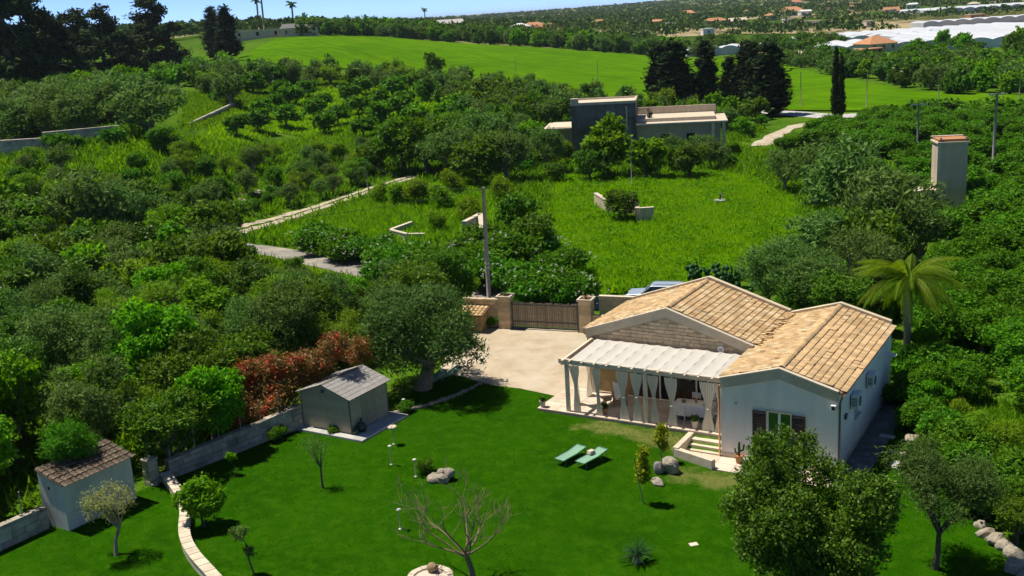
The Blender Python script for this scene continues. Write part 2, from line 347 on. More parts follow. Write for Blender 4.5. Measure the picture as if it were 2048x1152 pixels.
def grassmat(name, c1, c2, c3, s1, s2, fine, bump, dry=None, rows=None):
    """ground cover: broad patches, mowing mottle and blade-scale grain, all in metres"""
    m, nt, N, L, bs = _nt(name)
    g = N.new('ShaderNodeNewGeometry'); vec = g.outputs['Position']
    col = _mix(nt, _ramp(nt, _noise(nt, vec, s1, 3), 0.36, 0.64), c1, c2)
    col = _mix(nt, _ramp(nt, _noise(nt, vec, s2, 4), 0.45, 0.7), col, c3)
    fn = _noise(nt, vec, fine, 3, 0.7)
    col = _hsv(nt, col, val=_math(nt, 'ADD', _math(nt, 'MULTIPLY', _math(nt, 'ADD', _math(nt, 'MULTIPLY', fn, 0.6), _math(nt, 'MULTIPLY', _noise(nt, vec, fine * .3, 4, .65), 0.55)), 0.85), 0.5))
    if rows is not None:                     # drilling rows and tractor lines
        ang, sp1, sp2 = rows; xz = N.new('ShaderNodeSeparateXYZ'); L.new(vec, xz.inputs[0])
        q = _math(nt, 'ADD', _math(nt, 'MULTIPLY', xz.outputs[0], math.cos(ang)), _math(nt, 'MULTIPLY', xz.outputs[1], math.sin(ang)))
        q = _math(nt, 'ADD', q, _math(nt, 'MULTIPLY', _noise(nt, vec, 0.012, 2), 30.0))
        w1 = _math(nt, 'SINE', _math(nt, 'MULTIPLY', q, 6.283 / sp1)); tr = _math(nt, 'FRACT', _math(nt, 'MULTIPLY', q, 1 / sp2)); tl_ = _math(nt, 'LESS_THAN', tr, 0.045)
        k = _math(nt, 'ADD', _math(nt, 'MULTIPLY', w1, 0.07), 1.0); k = _math(nt, 'SUBTRACT', k, _math(nt, 'MULTIPLY', tl_, 0.28)); col = _hsv(nt, col, val=k)
    if dry is not None:                      # worn turf beside the paving, in villa coordinates
        sp = N.new('ShaderNodeMapping'); sp.vector_type = 'TEXTURE'
        sp.inputs['Location'].default_value = (HP[0], HP[1], 0); sp.inputs['Rotation'].default_value = (0, 0, -TH)
        L.new(vec, sp.inputs['Vector']); xyz = N.new('ShaderNodeSeparateXYZ'); L.new(sp.outputs[0], xyz.inputs[0])
        wob = _math(nt, 'MULTIPLY', _math(nt, 'SUBTRACT', _noise(nt, vec, 0.9, 4), 0.5), 3.2)
        tot = None
        for (a0, a1, b0, hw_) in dry:
            da = _math(nt, 'MAXIMUM', _math(nt, 'SUBTRACT', a0, xyz.outputs[0]), _math(nt, 'SUBTRACT', xyz.outputs[0], a1))
            db = _math(nt, 'SUBTRACT', _math(nt, 'ABSOLUTE', _math(nt, 'SUBTRACT', xyz.outputs[1], b0)), hw_)
            d = _math(nt, 'ADD', _math(nt, 'MAXIMUM', da, db), wob)
            k = _ramp(nt, d, 0.35, -0.45)
            tot = k if tot is None else _math(nt, 'MAXIMUM', tot, k)
        col = _mix(nt, _math(nt, 'MULTIPLY', tot, 0.8), col, _mix(nt, fn, (0.20, 0.17, 0.06), (0.10, 0.15, 0.025)))
    L.new(col, bs.inputs['Base Color']); bs.inputs['Roughness'].default_value = 0.95; bs.inputs['Specular IOR Level'].default_value = 0.0
    b = N.new('ShaderNodeBump'); b.inputs['Distance'].default_value = bump
    L.new(fn, b.inputs['Height']); L.new(b.outputs[0], bs.inputs['Normal'])
    return m
MT['lawn'] = grassmat('mown lawn', (0.021, 0.086, 0.001), (0.014, 0.064, 0.001), (0.033, 0.098, 0.002), 0.30, 1.6, 11.0, 0.06,
                      dry=[(-7.2, -2.0, 0.25, 0.75), (-1.5, 3.5, -2.6, 0.7)])
MT['field'] = grassmat('young wheat field', (0.074, 0.178, 0.002), (0.055, 0.146, 0.002), (0.090, 0.190, 0.003), 0.02, 0.09, 0.6, 0.3, rows=(0.5, 4.5, 22.0))
MT['turf'] = grassmat('rough grass', (0.062, 0.170, 0.004), (0.088, 0.200, 0.005), (0.120, 0.180, 0.014), 0.05, 0.25, 2.4, 0.25)

def groundmat():
    """open country: near rough grass, far patchwork of pasture, stubble and bare soil"""
    m, nt, N, L, bs = _nt('countryside ground')
    g = N.new('ShaderNodeNewGeometry'); vec = g.outputs['Position']
    near = _mix(nt, _ramp(nt, _noise(nt, vec, 0.09, 4), 0.38, 0.62), (0.045, 0.120, 0.007), (0.080, 0.165, 0.010))
    near = _mix(nt, _ramp(nt, _noise(nt, vec, 0.6, 5), 0.52, 0.72), near, (0.125, 0.155, 0.025))
    vo = N.new('ShaderNodeTexVoronoi'); vo.inputs['Scale'].default_value = 0.009; L.new(vec, vo.inputs['Vector'])
    sep = N.new('ShaderNodeSeparateColor'); L.new(vo.outputs['Color'], sep.inputs[0])
    far = _mix(nt, _ramp(nt, sep.outputs[0], 0.6, 0.7), (0.055, 0.090, 0.018), (0.16, 0.14, 0.06))
    far = _mix(nt, _ramp(nt, sep.outputs[1], 0.58, 0.64), far, (0.36, 0.29, 0.17))
    far = _mix(nt, _ramp(nt, sep.outputs[2], 0.55, 0.6), far, (0.055, 0.105, 0.012))
    far = _mix(nt, _ramp(nt, _noise(nt, vec, 0.02, 5), 0.5, 0.7), far, (0.034, 0.062, 0.016))
    ln = N.new('ShaderNodeVectorMath'); ln.operation = 'LENGTH'; L.new(vec, ln.inputs[0])
    col = _mix(nt, _ramp(nt, ln.outputs['Value'], 380, 520), near, far)
    fn = _noise(nt, vec, 2.2, 4, 0.7); col = _hsv(nt, col, val=_math(nt, 'ADD', _math(nt, 'MULTIPLY', fn, 0.9), 0.55))
    L.new(col, bs.inputs['Base Color']); bs.inputs['Roughness'].default_value = 0.95; bs.inputs['Specular IOR Level'].default_value = 0.0
    b = N.new('ShaderNodeBump'); b.inputs['Distance'].default_value = 0.3; L.new(fn, b.inputs['Height']); L.new(b.outputs[0], bs.inputs['Normal'])
    return m
MT['ground'] = groundmat()

# ------------------------------------------------------------------ the land: one sheet to the horizon
_ang = np.unique(np.round(np.concatenate([np.arange(-180, -42, 4.0), np.arange(-42, 42, 0.45), np.arange(42, 180, 4.0)]), 3))
_rad = np.concatenate([[4.0, 12.0, 20.0], np.geomspace(26, 160, 190), np.geomspace(162, 900, 150), np.geomspace(915, 9000, 90), [14000, 22000]])
_aa, _rr = np.meshgrid(np.radians(_ang), _rad)
_x, _y = _rr * np.sin(_aa), _rr * np.cos(_aa)
_V = np.stack([_x, _y, terrain(_x, _y)], -1).reshape(-1, 3)
na, nr = len(_ang), len(_rad)
_i, _j = np.meshgrid(np.arange(nr - 1), np.arange(na), indexing='ij')
_F = np.stack([_i*na + _j, _i*na + (_j+1) % na, (_i+1)*na + (_j+1) % na, (_i+1)*na + _j], -1).reshape(-1, 4)[:, ::-1]
_V = np.vstack([_V, [[0, 0, 0]]]); _me = mesh_np('ground', _V, _F)
_me.polygons.foreach_set('use_smooth', [True] * len(_me.polygons))
GROUND = struct('ground', _me, MT['ground'])

def resample(pts, step, closed=True):
    out = []; n = len(pts)
    for i in range(n if closed else n - 1):
        p, q = np.array(pts[i][:2]), np.array(pts[(i+1) % n][:2]); k = max(1, int(np.linalg.norm(q - p) / step))
        out += [tuple(p + (q - p) * j / k) for j in range(k)]
    if not closed: out.append(tuple(pts[-1][:2]))
    return out
def smooth_line(pts, it=2, closed=False):
    pts = [np.array(p[:2], float) for p in pts]
    for _ in range(it):
        out = [] if closed else [pts[0]]
        n = len(pts)
        for i in range(n if closed else n - 1):
            p, q = pts[i], pts[(i+1) % n]; out += [p * 0.75 + q * 0.25, p * 0.25 + q * 0.75]
        if not closed: out.append(pts[-1])
        pts = out
    return [tuple(p) for p in pts]
def inside(poly, x, y):
    x = np.asarray(x, float); y = np.asarray(y, float); c = np.zeros(x.shape, bool); n = len(poly)
    for i in range(n):
        x0, y0 = poly[i][:2]; x1, y1 = poly[(i+1) % n][:2]
        if y0 == y1: continue
        k = ((y0 > y) != (y1 > y)) & (x < (x1 - x0) * (y - y0) / (y1 - y0) + x0)
        c ^= k
    return c
def sheet(name, poly, m, lift, step, kind='structure', wob=0.0):
    """a surface lying on the land inside an outline (world xy)"""
    b = resample(poly, step)
    if wob:
        b = [(p[0] + RNG.normal() * wob, p[1] + RNG.normal() * wob) for p in b]
    bx = np.array(b); x0, y0 = bx.min(0); x1, y1 = bx.max(0)
    gx, gy = np.meshgrid(np.arange(x0, x1, step), np.arange(y0, y1, step)); k = inside(b, gx, gy)
    pts = [Vector(p) for p in b] + [Vector((p + 0.13 * step, q + 0.11 * step)) for p, q in zip(gx[k], gy[k])]
    n = len(b); r_ = delaunay_2d_cdt(pts, [], [list(range(n))], 1, 1e-4)
    v = np.array([(p.x, p.y) for p in r_[0]]); z = terrain(v[:, 0], v[:, 1]) + lift
    me = mesh_np(name, np.column_stack([v, z]), np.array([f for f in r_[2]])) if all(len(f) == 3 for f in r_[2]) else None
    fl = me.polygons[0].normal.z < 0
    if fl: me.flip_normals()
    me.polygons.foreach_set('use_smooth', [True] * len(me.polygons))
    return struct(name, me, m, kind)
def ribbon(line, w):
    line = [np.array(p[:2], float) for p in line]; L_, R_ = [], []
    for i, p in enumerate(line):
        t = line[min(i+1, len(line)-1)] - line[max(i-1, 0)]; t /= np.linalg.norm(t) + 1e-9; n = np.array([-t[1], t[0]])
        ww = w[i] if not np.isscalar(w) else w
        L_.append(tuple(p + n * ww / 2)); R_.append(tuple(p - n * ww / 2))
    return L_ + R_[::-1]
def pl(*uv): return [place(u, v)[:2] for u, v in uv]

# lawn
LAWN = [tuple(flat(0, 1098)[:2] + np.array([-6, -9])), tuple(flat(0, 1098)[:2]), tuple(flat(98, 1056)[:2]), tuple(flat(330, 962)[:2]), tuple(flat(585, 862)[:2]),
        tuple(flat(700, 872)[:2]), tuple(flat(800, 838)[:2]), tuple(flat(830, 770)[:2]), tuple(flat(880, 742)[:2]), tuple(flat(960, 768)[:2]), tuple(flat(1040, 778)[:2]),
        tuple(flat(1112, 793)[:2]), hw(-10.25, 1.0), hw(-2.2, 1.0), hw(-1.7, -0.7), hw(0.2, -1.7), hw(5.3, -1.5), hw(6.55, -1.4), hw(6.55, 11.0), hw(8.0, 11.5),
        place(1812, 835)[:2], place(1840, 900)[:2], place(1960, 1030)[:2], place(2050, 1110)[:2], (24.0, 26.0), (20.0, 18.0), (-24.0, 18.0)]
sheet('lawn', LAWN, MT['lawn'], 0.035, 0.5)
# drive
DRIVE = [tuple(flat(*p)[:2]) for p in ((930, 650), (985, 652), (1160, 661), (1190, 672))] + [hw(-9.2, 11.0), hw(-9.1, 4.4), hw(-10.4, 4.4), hw(-10.4, 1.2),
        tuple(flat(1108, 796)[:2]), tuple(flat(1040, 781)[:2]), tuple(flat(985, 770)[:2]), tuple(flat(900, 748)[:2]), tuple(flat(880, 735)[:2]), tuple(flat(905, 690)[:2])]
sheet('driveway', DRIVE, MT['gravel'], 0.02, 0.9, wob=0.05)
# big field climbing to the left, and its lower right arm
FIELD = pl((470, 122), (520, 92), (560, 77), (640, 74), (760, 74), (900, 86), (1000, 92), (1150, 101), (1300, 112), (1420, 117), (1560, 128), (1640, 150), (1760, 172),
           (1830, 185), (2100, 196)) + pl((2100, 222), (1900, 218), (1750, 224), (1560, 222), (1300, 212), (1180, 196), (1000, 168), (880, 150), (700, 140), (560, 132))
sheet('field', FIELD, MT['field'], 0.25, 7.0)
# dirt track and lane
TRACK = smooth_line(pl((455, 466), (490, 456), (560, 438), (620, 420), (700, 393), (770, 370), (830, 352)))
TRK2 = [np.array(p) for p in TRACK]
def offset(line, d):
    out = []
    for i, p in enumerate(line):
        t = np.array(line[min(i+1, len(line)-1)]) - np.array(line[max(i-1, 0)]); t = t / np.linalg.norm(t)
        out.append(tuple(np.array(p) + d * np.array([-t[1], t[0]])))
    return out
sheet('dirt_track', ribbon(offset(TRACK, 0.75), 1.0), MT['track'], 0.05, 0.6, wob=0.14)
sheet('dirt_track', ribbon(offset(TRACK, -0.75), 1.05), MT['track'], 0.05, 0.6, wob=0.14)
LANE = smooth_line(pl((470, 492), (530, 500), (600, 512), (690, 530), (790, 553), (880, 572), (950, 588), (1030, 597), (1160, 606), (1330, 606)))
sheet('lane', ribbon(LANE, 3.9), MT['asphalt'], 0.04, 0.8, wob=0.10)
PATH = smooth_line(pl((1520, 292), (1545, 272), (1580, 256), (1620, 246), (1680, 240), (1720, 232)))
sheet('farm_path', ribbon(PATH, 2.2), MT['track'], 0.06, 1.2, wob=0.3)
PATH2 = smooth_line(pl((1520, 222), (1600, 228), (1660, 234), (1740, 229)))
sheet('farm_road', ribbon(PATH2, 4.5), MT['concrete'], 0.06, 1.5, wob=0.1)
MEADOW = pl((1110, 350), (1300, 352), (1420, 345), (1500, 355), (1590, 400), (1620, 450), (1560, 520), (1400, 575), (1180, 588), (1090, 500))
sheet('meadow', MEADOW, MT['turf'], 0.08, 2.0, wob=0.4)
VERGE = pl((530, 470), (600, 450), (760, 395), (840, 372), (980, 360), (980, 450), (900, 480), (760, 520), (640, 490))
sheet('verge', VERGE, MT['turf'], 0.03, 2.0, wob=0.3)
ORCH = pl((400, 275), (470, 215), (620, 180), (800, 175), (900, 215), (820, 270), (700, 285), (560, 265), (450, 300), (400, 320), (180, 350), (240, 300))
sheet('orchard_grass', ORCH, MT['turf'], 0.06, 3.0, wob=0.6)

sheet('garden_path', pl((1990, 905), (2060, 885), (2075, 1010), (2040, 985), (2020, 945)), MT['track'], 0.06, 0.5, wob=0.08)
# the bare ground lies lower where turf, gravel or paving covers it
_co = np.empty(len(GROUND.data.vertices) * 3, np.float32); GROUND.data.vertices.foreach_get('co', _co); _co = _co.reshape(-1, 3)
for _pg, _dz in ((LAWN, .14), (DRIVE, .10)):
    _co[inside(_pg, _co[:, 0], _co[:, 1]), 2] -= _dz
GROUND.data.vertices.foreach_set('co', _co.ravel()); GROUND.data.update()
# ------------------------------------------------------------------ villa (x along the front, y to the back, z up; 0 = lawn level)
ZL = -0.40
VL = (float(HP[0]), float(HP[1]), 0.0)
villa = thing('villa', 'single storey white and stone villa with two tan tiled gable roofs', 'house', VL, -TH)
RW = dict(a0=0.0, a1=5.3, am=2.72, b0=0.0, b1=11.0, ze=3.40, zr=4.16)
LW = dict(a0=-9.1, a1=0.05, am=-4.5, b0=4.65, b1=11.0, ze=3.52, zr=5.05)
def rz_(w, a):                                        # roof bed height
    return w['ze'] + (w['zr'] - w['ze']) * (1 - abs(a - w['am']) / ((w['am'] - w['a0']) if a < w['am'] else (w['a1'] - w['am'])))
# white wing: front wall round the door opening, side and back walls
D0, D1, DT = 2.13, 3.26, 2.13
m = MB()
m.prism([(0, ZL - .2), (D0, ZL - .2), (D0, rz_(RW, D0) - .06), (0, rz_(RW, 0) - .06)], 'y', 0, .3)
m.prism([(D1, ZL - .2), (5.3, ZL - .2), (5.3, rz_(RW, 5.3) - .06), (D1, rz_(RW, D1) - .06)], 'y', 0, .3)
m.prism([(D0, DT), (D1, DT), (D1, rz_(RW, D1) - .06), (2.72, rz_(RW, 2.72) - .06), (D0, rz_(RW, D0) - .06)], 'y', 0, .3)
m.prism([(D0, ZL - .2), (D1, ZL - .2), (D1, ZL + .02), (D0, ZL + .02)], 'y', 0, .3)
obj('front_wall', m, MT['plaster'], villa)
m = MB()
W0, W1, WZ0, WZ1 = 3.05, 3.85, 1.15, 2.15             # side window opening
for (y0, y1, z0, z1) in ((.3, W0, ZL - .2, 3.34), (W1, 11, ZL - .2, 3.34), (W0, W1, ZL - .2, WZ0), (W0, W1, WZ1, 3.34)):
    m.box(5.0, 5.3, y0, y1, z0, z1)
obj('side_wall', m, MT['plaster'], villa)
m = MB(); m.box(0, .3, .3, 4.65, ZL - .2, 3.34); obj('side_wall', m, MT['plaster'], villa)
m = MB(); m.prism([(0.0, ZL - .2), (5.0, ZL - .2), (5.0, 3.34), (2.72, 4.08), (0.0, 3.34)], 'y', 10.7, 10.98); obj('back_wall', m, MT['plaster'], villa)
m = MB(); m.box(0.001, 5.299, -.025, -.002, ZL - .2, ZL + .22); obj('baseboard', m, MT['cap'], villa)
m = MB(); m.box(5.302, 5.325, 0, 11, ZL - .2, ZL + .25); obj('baseboard', m, MT['cap'], villa)
# stone wing
m = MB()
m.prism([(-9.1, -.2), (-.02, -.2), (-.02, 3.45), (-4.5, 4.98), (-9.1, 3.45)], 'y', 4.68, 4.95)
obj('front_wall', m, MT['mortar'], villa)
m = MB(); m.box(-9.1, -8.8, 4.95, 11, -.2, 3.45); obj('side_wall', m, MT['ochre'], villa)
m = MB(); m.prism([(-8.8, -.2), (-.02, -.2), (-.02, 3.45), (-4.5, 4.98), (-8.8, 3.45)], 'y', 10.7, 10.98); obj('back_wall', m, MT['plaster'], villa)
# coursed stones of the gable and of the wall under the pergola
stones = MB(); rs = random.Random(3); nst = 0
gable = bpy.data.objects.new('gable_masonry', None); COL.objects.link(gable); gable.parent = villa
z = 2.96; row = 0
while z < 4.75:
    h = rs.uniform(.17, .24); x = -8.95 + rs.uniform(0, .2)
    while x < -.15:
        w = rs.uniform(.28, .62)
        lim = min(rz_(LW, min(max(x, -9.0), 0)), rz_(LW, min(max(x + w, -9.0), 0))) - .46
        if z + h < lim + .10:
            q = MB(); d = rs.uniform(.012, .035); j = lambda: rs.uniform(-.012, .012)
            x0, x1, z0, z1 = x + .012, min(x + w, -.1) - .012, z + .010, z + h - .010
            q.add([(x0 + j(), 4.68, z0 + j()), (x1 + j(), 4.68, z0 + j()), (x1 + j(), 4.68, z1 + j()), (x0 + j(), 4.68, z1 + j()),
                   (x0 + .02 + j(), 4.68 - d, z0 + .015 + j()), (x1 - .02 + j(), 4.68 - d, z0 + .015 + j()), (x1 - .02 + j(), 4.68 - d, z1 - .015 + j()), (x0 + .02 + j(), 4.68 - d, z1 - .015 + j())],
                  [(4, 5, 6, 7), (0, 1, 5, 4), (1, 2, 6, 5), (2, 3, 7, 6), (3, 0, 4, 7)])
            obj('stone', q, MT['stone'], gable)
        x += w
    z += h; row += 1
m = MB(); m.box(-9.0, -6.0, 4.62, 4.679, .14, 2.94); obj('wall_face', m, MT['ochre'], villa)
m = MB(); m.box(-6.0, -.02, 4.64, 4.679, .14, 2.94); obj('wall_face', m, MT['dark'], villa)  # near-black sheet, darkness of the shaded openings put into its colour
for x in (-5.6, -3.6, -1.6):                           # glazed doors under the pergola
    dr = MB(); dr.box(x - .62, x + .62, 4.56, 4.63, .16, 2.35); d_ = obj('glazed_door', dr, MT['wood_door'], villa)
    for s in (-1, 1):
        q = MB(); q.box(x + s * .31 - .22, x + s * .31 + .22, 4.545, 4.562, .75, 2.2); obj('pane', q, MT['glass'], d_)
    q = MB(); q.box(x - .72, x - .64, 4.54, 4.60, .16, 2.45); q.box(x + .64, x + .72, 4.54, 4.60, .16, 2.45); q.box(x - .64, x + .64, 4.54, 4.60, 2.37, 2.45); obj('door_frame', q, MT['white'], d_)

# rake bands on the gables
def rake(w, y0, y1, drop, name, up=0.0, mat='fascia', oh=0.0):
    for s in (0, 1):
        e = w['a0'] - oh if s == 0 else w['a1'] + oh; q = MB()
        t0, t1 = rz_(w, w['a0'] if s == 0 else w['a1']), w['zr']
        q.prism([(e, t0 - drop), (w['am'], t1 - drop), (w['am'], t1 + up), (e, t0 + up)], 'y', y0, y1)
        obj(name, q, MT[mat], villa)
rake(RW, -.09, -.005, .44, 'rake_band', up=.02)
rake(LW, 4.54, 4.635, .42, 'rake_band', up=.02)
rake(RW, -.12, .10, -.025, 'rake_cap', up=.085, mat='cap')
rake(LW, 4.50, 4.72, -.025, 'rake_cap', up=.085, mat='cap')
rake(RW, 10.80, 11.10, .30, 'back_parapet', up=.20, mat='fascia')
rake(LW, 10.82, 11.12, .30, 'back_parapet', up=.20, mat='fascia')
# roofs: bed, then clay tiles in courses
roof = MB()
def slope_bed(w, side):
    e = w['a0'] - .12 if side < 0 else w['a1'] + .14
    ze = w['zr'] - (w['zr'] - w['ze']) * abs(e - w['am']) / abs((w['a0'] if side < 0 else w['a1']) - w['am'])
    roof.prism([(w['am'], w['zr']), (e, ze), (e, ze - .05), (w['am'], w['zr'] - .05)], 'y', w['b0'] + .02, w['b1'] - .02)
for w in (RW, LW):
    for s in (-1, 1): slope_bed(w, s)
roof_o = obj('roof', roof, MT['tile_gap'], villa)
# one clay barrel tile, pulled along x (down the slope), arched across y
def tile_mesh(wd, ln, arch):
    q = MB(); k = 5; vv = []; ff = []
    for i, (x, sc, dz) in enumerate(((0, .90, 0.0), (ln, 1.0, 0.046))):
        for j in range(k + 1):
            t = -1 + 2 * j / k; vv.append((x, t * wd / 2 * sc, dz + arch * sc * (1 - t * t) + .008))
        for j in range(k + 1):
            t = -1 + 2 * j / k; vv.append((x, t * wd / 2 * sc, dz + arch * sc * (1 - t * t) - .014))
    n = 2 * (k + 1)
    for j in range(k):
        ff += [(j, n + j, n + j + 1, j + 1), (n + j, n + k + 1 + j, n + k + 2 + j, n + j + 1)]
    ff += [(0, k + 1, n + k + 1, n), (k, n + k, n + 2*k + 1, 2*k + 1)]
    q.add(vv, ff); return q
TILE_W, TILE_E, TILE_L = 0.245, 0.315, 0.41
tme = tile_mesh(TILE_W, TILE_L, .034).mesh('roof_tile'); tme.materials.append(MT['tile'])
tv = np.array([v.co[:] for v in tme.vertices]); tf = [tuple(p.vertices) for p in tme.polygons]
cand = []
rt = random.Random(11)
for wi, w in enumerate((RW, LW)):
    for side in (-1, 1):
        e = w['a0'] if side < 0 else w['a1']; run = abs(e - w['am']); rise = w['zr'] - w['ze']; sl = math.hypot(run, rise); ang = math.atan2(rise, run)
        if wi == 0 and side < 0: pass
        rows = int((sl + .14) / TILE_E) + 1; n = int((w['b1'] - w['b0'] - .45) / TILE_W)
        for r_ in range(rows):
            for c in range(n):
                y = w['b0'] + .26 + TILE_W * (c + .5); s0 = .05 + r_ * TILE_E
                if s0 + TILE_L * .75 > sl + .26: continue
                a = w['am'] + side * s0 * math.cos(ang); zz = w['zr'] - s0 * math.sin(ang) + .012
                if wi == 1 and side > 0 and r_ >= rows - 1: continue
                jit = rt.random() < .03
                mat = Matrix.Translation((a, y + rt.uniform(-.006, .006), zz + rt.uniform(0, .010) + (.03 if jit else 0))) @ Matrix.Rotation(0 if side > 0 else math.pi, 4, 'Z') @ Matrix.Rotation(ang, 4, 'Y') @ Matrix.Rotation(rt.uniform(-.02, .02) * (4 if jit else 1), 4, 'Z')
                pri = (0 if side > 0 else 1) * 100 + (0 if wi == 0 else 30) + y + r_ * 0.05
                cand.append((pri, mat))
cand.sort(key=lambda t: t[0])
for pri, mat in cand[:300]:
    o = obj('roof_tile', tme, None, roof_o); o.matrix_local = mat
VV, FF = [], []
tvh = np.column_stack([tv, np.ones(len(tv))])
for pri, mat in cand[300:]:
    n0 = len(VV) * len(tv) if False else sum(len(x) for x in VV[-1:]) and len(VV) * len(tv)
    VV.append((tvh @ np.array(mat).T)[:, :3]); n0 = (len(VV) - 1) * len(tv)
    FF += [tuple(i + n0 for i in f) for f in tf]
q = MB(); q.v = [tuple(p) for p in np.vstack(VV)]; q.f = FF
o = obj('remaining_tiles', q, MT['tile'], villa); o['kind'] = 'stuff'
# ridge tiles
rme = tile_mesh(.30, .46, .085).mesh('ridge_tile'); rme.materials.append(MT['tile'])
for w in (RW, LW):
    n = int((w['b1'] - w['b0'] - .5) / .40)
    for i in range(n):
        o = obj('ridge_tile', rme, None, roof_o)
        o.matrix_local = Matrix.Translation((w['am'] + rt.uniform(-.01, .01), w['b0'] + .22 + i * .40, w['zr'] + .035)) @ Matrix.Rotation(math.pi / 2, 4, 'Z') @ Matrix.Rotation(-.02, 4, 'Y')
# loose pale valley stones where the two roofs meet
for i in range(20):
    y = 4.9 + i * .29; q = MB(); L_ = rt.uniform(.25, .5)
    q.prism([(-L_ / 2, -.07), (L_ / 2, -.09), (L_ / 2 - .03, .08), (-L_ / 2 + .02, .07)], 'z', 0, .07)
    o = obj('valley_tile', q, MT['tile'], roof_o); o.location = (.10 + rt.uniform(-.12, .28), y, 3.60 + rt.uniform(0, .04)); o.rotation_euler = (rt.uniform(-.15, .15), rt.uniform(-.25, .05), rt.uniform(-.5, .5))
q = MB(); q.prism([(-.10, 3.42), (.24, 3.42), (.14, 3.52), (.02, 3.54)], 'y', 4.7, 10.8); obj('valley_mortar', q, MT['cap'], roof_o)
# gutter on the right eave
q = MB(); ge = 5.53
for k in range(6):
    a0, a1 = math.pi + math.pi * k / 6, math.pi + math.pi * (k + 1) / 6
    q.add([(ge + .075 * math.cos(a0), -.1, 3.36 + .075 * math.sin(a0)), (ge + .075 * math.cos(a1), -.1, 3.36 + .075 * math.sin(a1)),
           (ge + .075 * math.cos(a1), 11.0, 3.36 + .075 * math.sin(a1)), (ge + .075 * math.cos(a0), 11.0, 3.36 + .075 * math.sin(a0))], [(0, 1, 2, 3), (3, 2, 1, 0)])
obj('gutter', q, MT['gutter'], villa)
q = MB(); q.tube([(5.50, -.06, 3.3), (5.42, -.06, 3.1), (5.36, .04, 2.9), (5.36, .04, ZL)], .04, 8); obj('downpipe', q, MT['gutter'], villa, smooth=True)
q = MB(); q.tube([(-.06, -.06, 3.1), (-.06, -.05, 2.6), (-.06, -.05, ZL)], .045, 8); obj('downpipe', q, MT['terracotta'], villa, smooth=True)
# French window with open shutters
fr = MB(); fr.box(D0, D0 + .07, .06, .16, ZL + .02, DT); fr.box(D1 - .07, D1, .06, .16, ZL + .02, DT); fr.box(D0 + .07, D1 - .07, .06, .16, DT - .07, DT); fr.box(2.64, 2.75, .05, .15, ZL + .02, DT - .07)
fw = obj('french_window', fr, MT['white'], villa)
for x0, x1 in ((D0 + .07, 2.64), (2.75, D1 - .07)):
    q = MB(); q.box(x0, x1, .09, .11, ZL + .05, DT - .07); obj('pane', q, MT['lawn_reflection_glass'], fw)
q = MB(); q.box(D0 - .06, D1 + .06, -.03, .06, DT + .002, DT + .06); obj('lintel', q, MT['cap'], fw)
def shutter(x0, x1):
    q = MB(); s = obj('shutter', q.box(x0, x0 + .06, -.075, -.03, ZL + .12, DT - .02).box(x1 - .06, x1, -.075, -.03, ZL + .12, DT - .02).box(x0 + .06, x1 - .06, -.075, -.03, ZL + .12, ZL + .22)
                          .box(x0 + .06, x1 - .06, -.075, -.03, DT - .10, DT - .02).box(x0 + .06, x1 - .06, -.075, -.03, .98, 1.06), MT['brown'], villa)
    z = ZL + .24; pm = None
    while z < DT - .13:
        if not (.93 < z < 1.06):
            b = MB(); b.add([(x0 + .06, -.068, z), (x1 - .06, -.068, z), (x1 - .06, -.035, z + .05), (x0 + .06, -.035, z + .05), (x0 + .06, -.064, z - .008), (x1 - .06, -.064, z - .008), (x1 - .06, -.031, z + .042), (x0 + .06, -.031, z + .042)],
                            [(0, 1, 2, 3), (7, 6, 5, 4), (0, 4, 5, 1), (3, 2, 6, 7), (0, 3, 7, 4), (1, 5, 6, 2)])
            obj('slat', b, MT['brown'], s)
        z += .075
shutter(1.50, 2.11); shutter(3.28, 3.88)
# side window with sill
q = MB(); q.box(5.08, 5.14, W0, W1, WZ0, WZ1); wv = obj('window', q, MT['glass'], villa)
q = MB(); q.box(5.12, 5.19, W0, W0 + .06, WZ0, WZ1).box(5.12, 5.19, W1 - .06, W1, WZ0, WZ1).box(5.12, 5.19, W0 + .06, W1 - .06, WZ1 - .06, WZ1).box(5.12, 5.18, (W0 + W1) / 2 - .03, (W0 + W1) / 2 + .03, WZ0 + .06, WZ1 - .06); obj('frame', q, MT['white'], wv)
q = MB(); q.box(5.302, 5.42, W0 - .08, W1 + .08, WZ0 - .06, WZ0); obj('sill', q, MT['cap'], wv)
# air conditioners
def aircon(y, z):
    q = MB(); q.box(5.36, 5.68, y, y + .85, z, z + .62); o = obj('air_conditioner', q, MT['white'], villa, bevel=.02)
    q = MB(); c = (y + .33, z + .31)
    ring = [(c[0] + .24 * math.cos(t * math.pi / 8), c[1] + .24 * math.sin(t * math.pi / 8)) for t in range(16)]; q.prism(ring, 'x', 5.681, 5.70); obj('fan_grille', q, MT['metal'], o)
    q = MB(); q.box(5.40, 5.64, y - .006, y - .001, z + .10, z + .52); obj('coil', q, MT['metal'], o)
    for k in range(6):
        b = MB(); b.box(5.40, 5.64, y - .018, y - .007, z + .12 + k * .07, z + .145 + k * .07); obj('louvre', b, MT['white'], o)
    for yy in (y + .12, y + .70):
        b = MB(); b.box(5.302, 5.66, yy, yy + .04, z - .05, z - .005); obj('bracket', b, MT['metal'], o)
aircon(2.05, 1.95); aircon(5.15, 1.9)
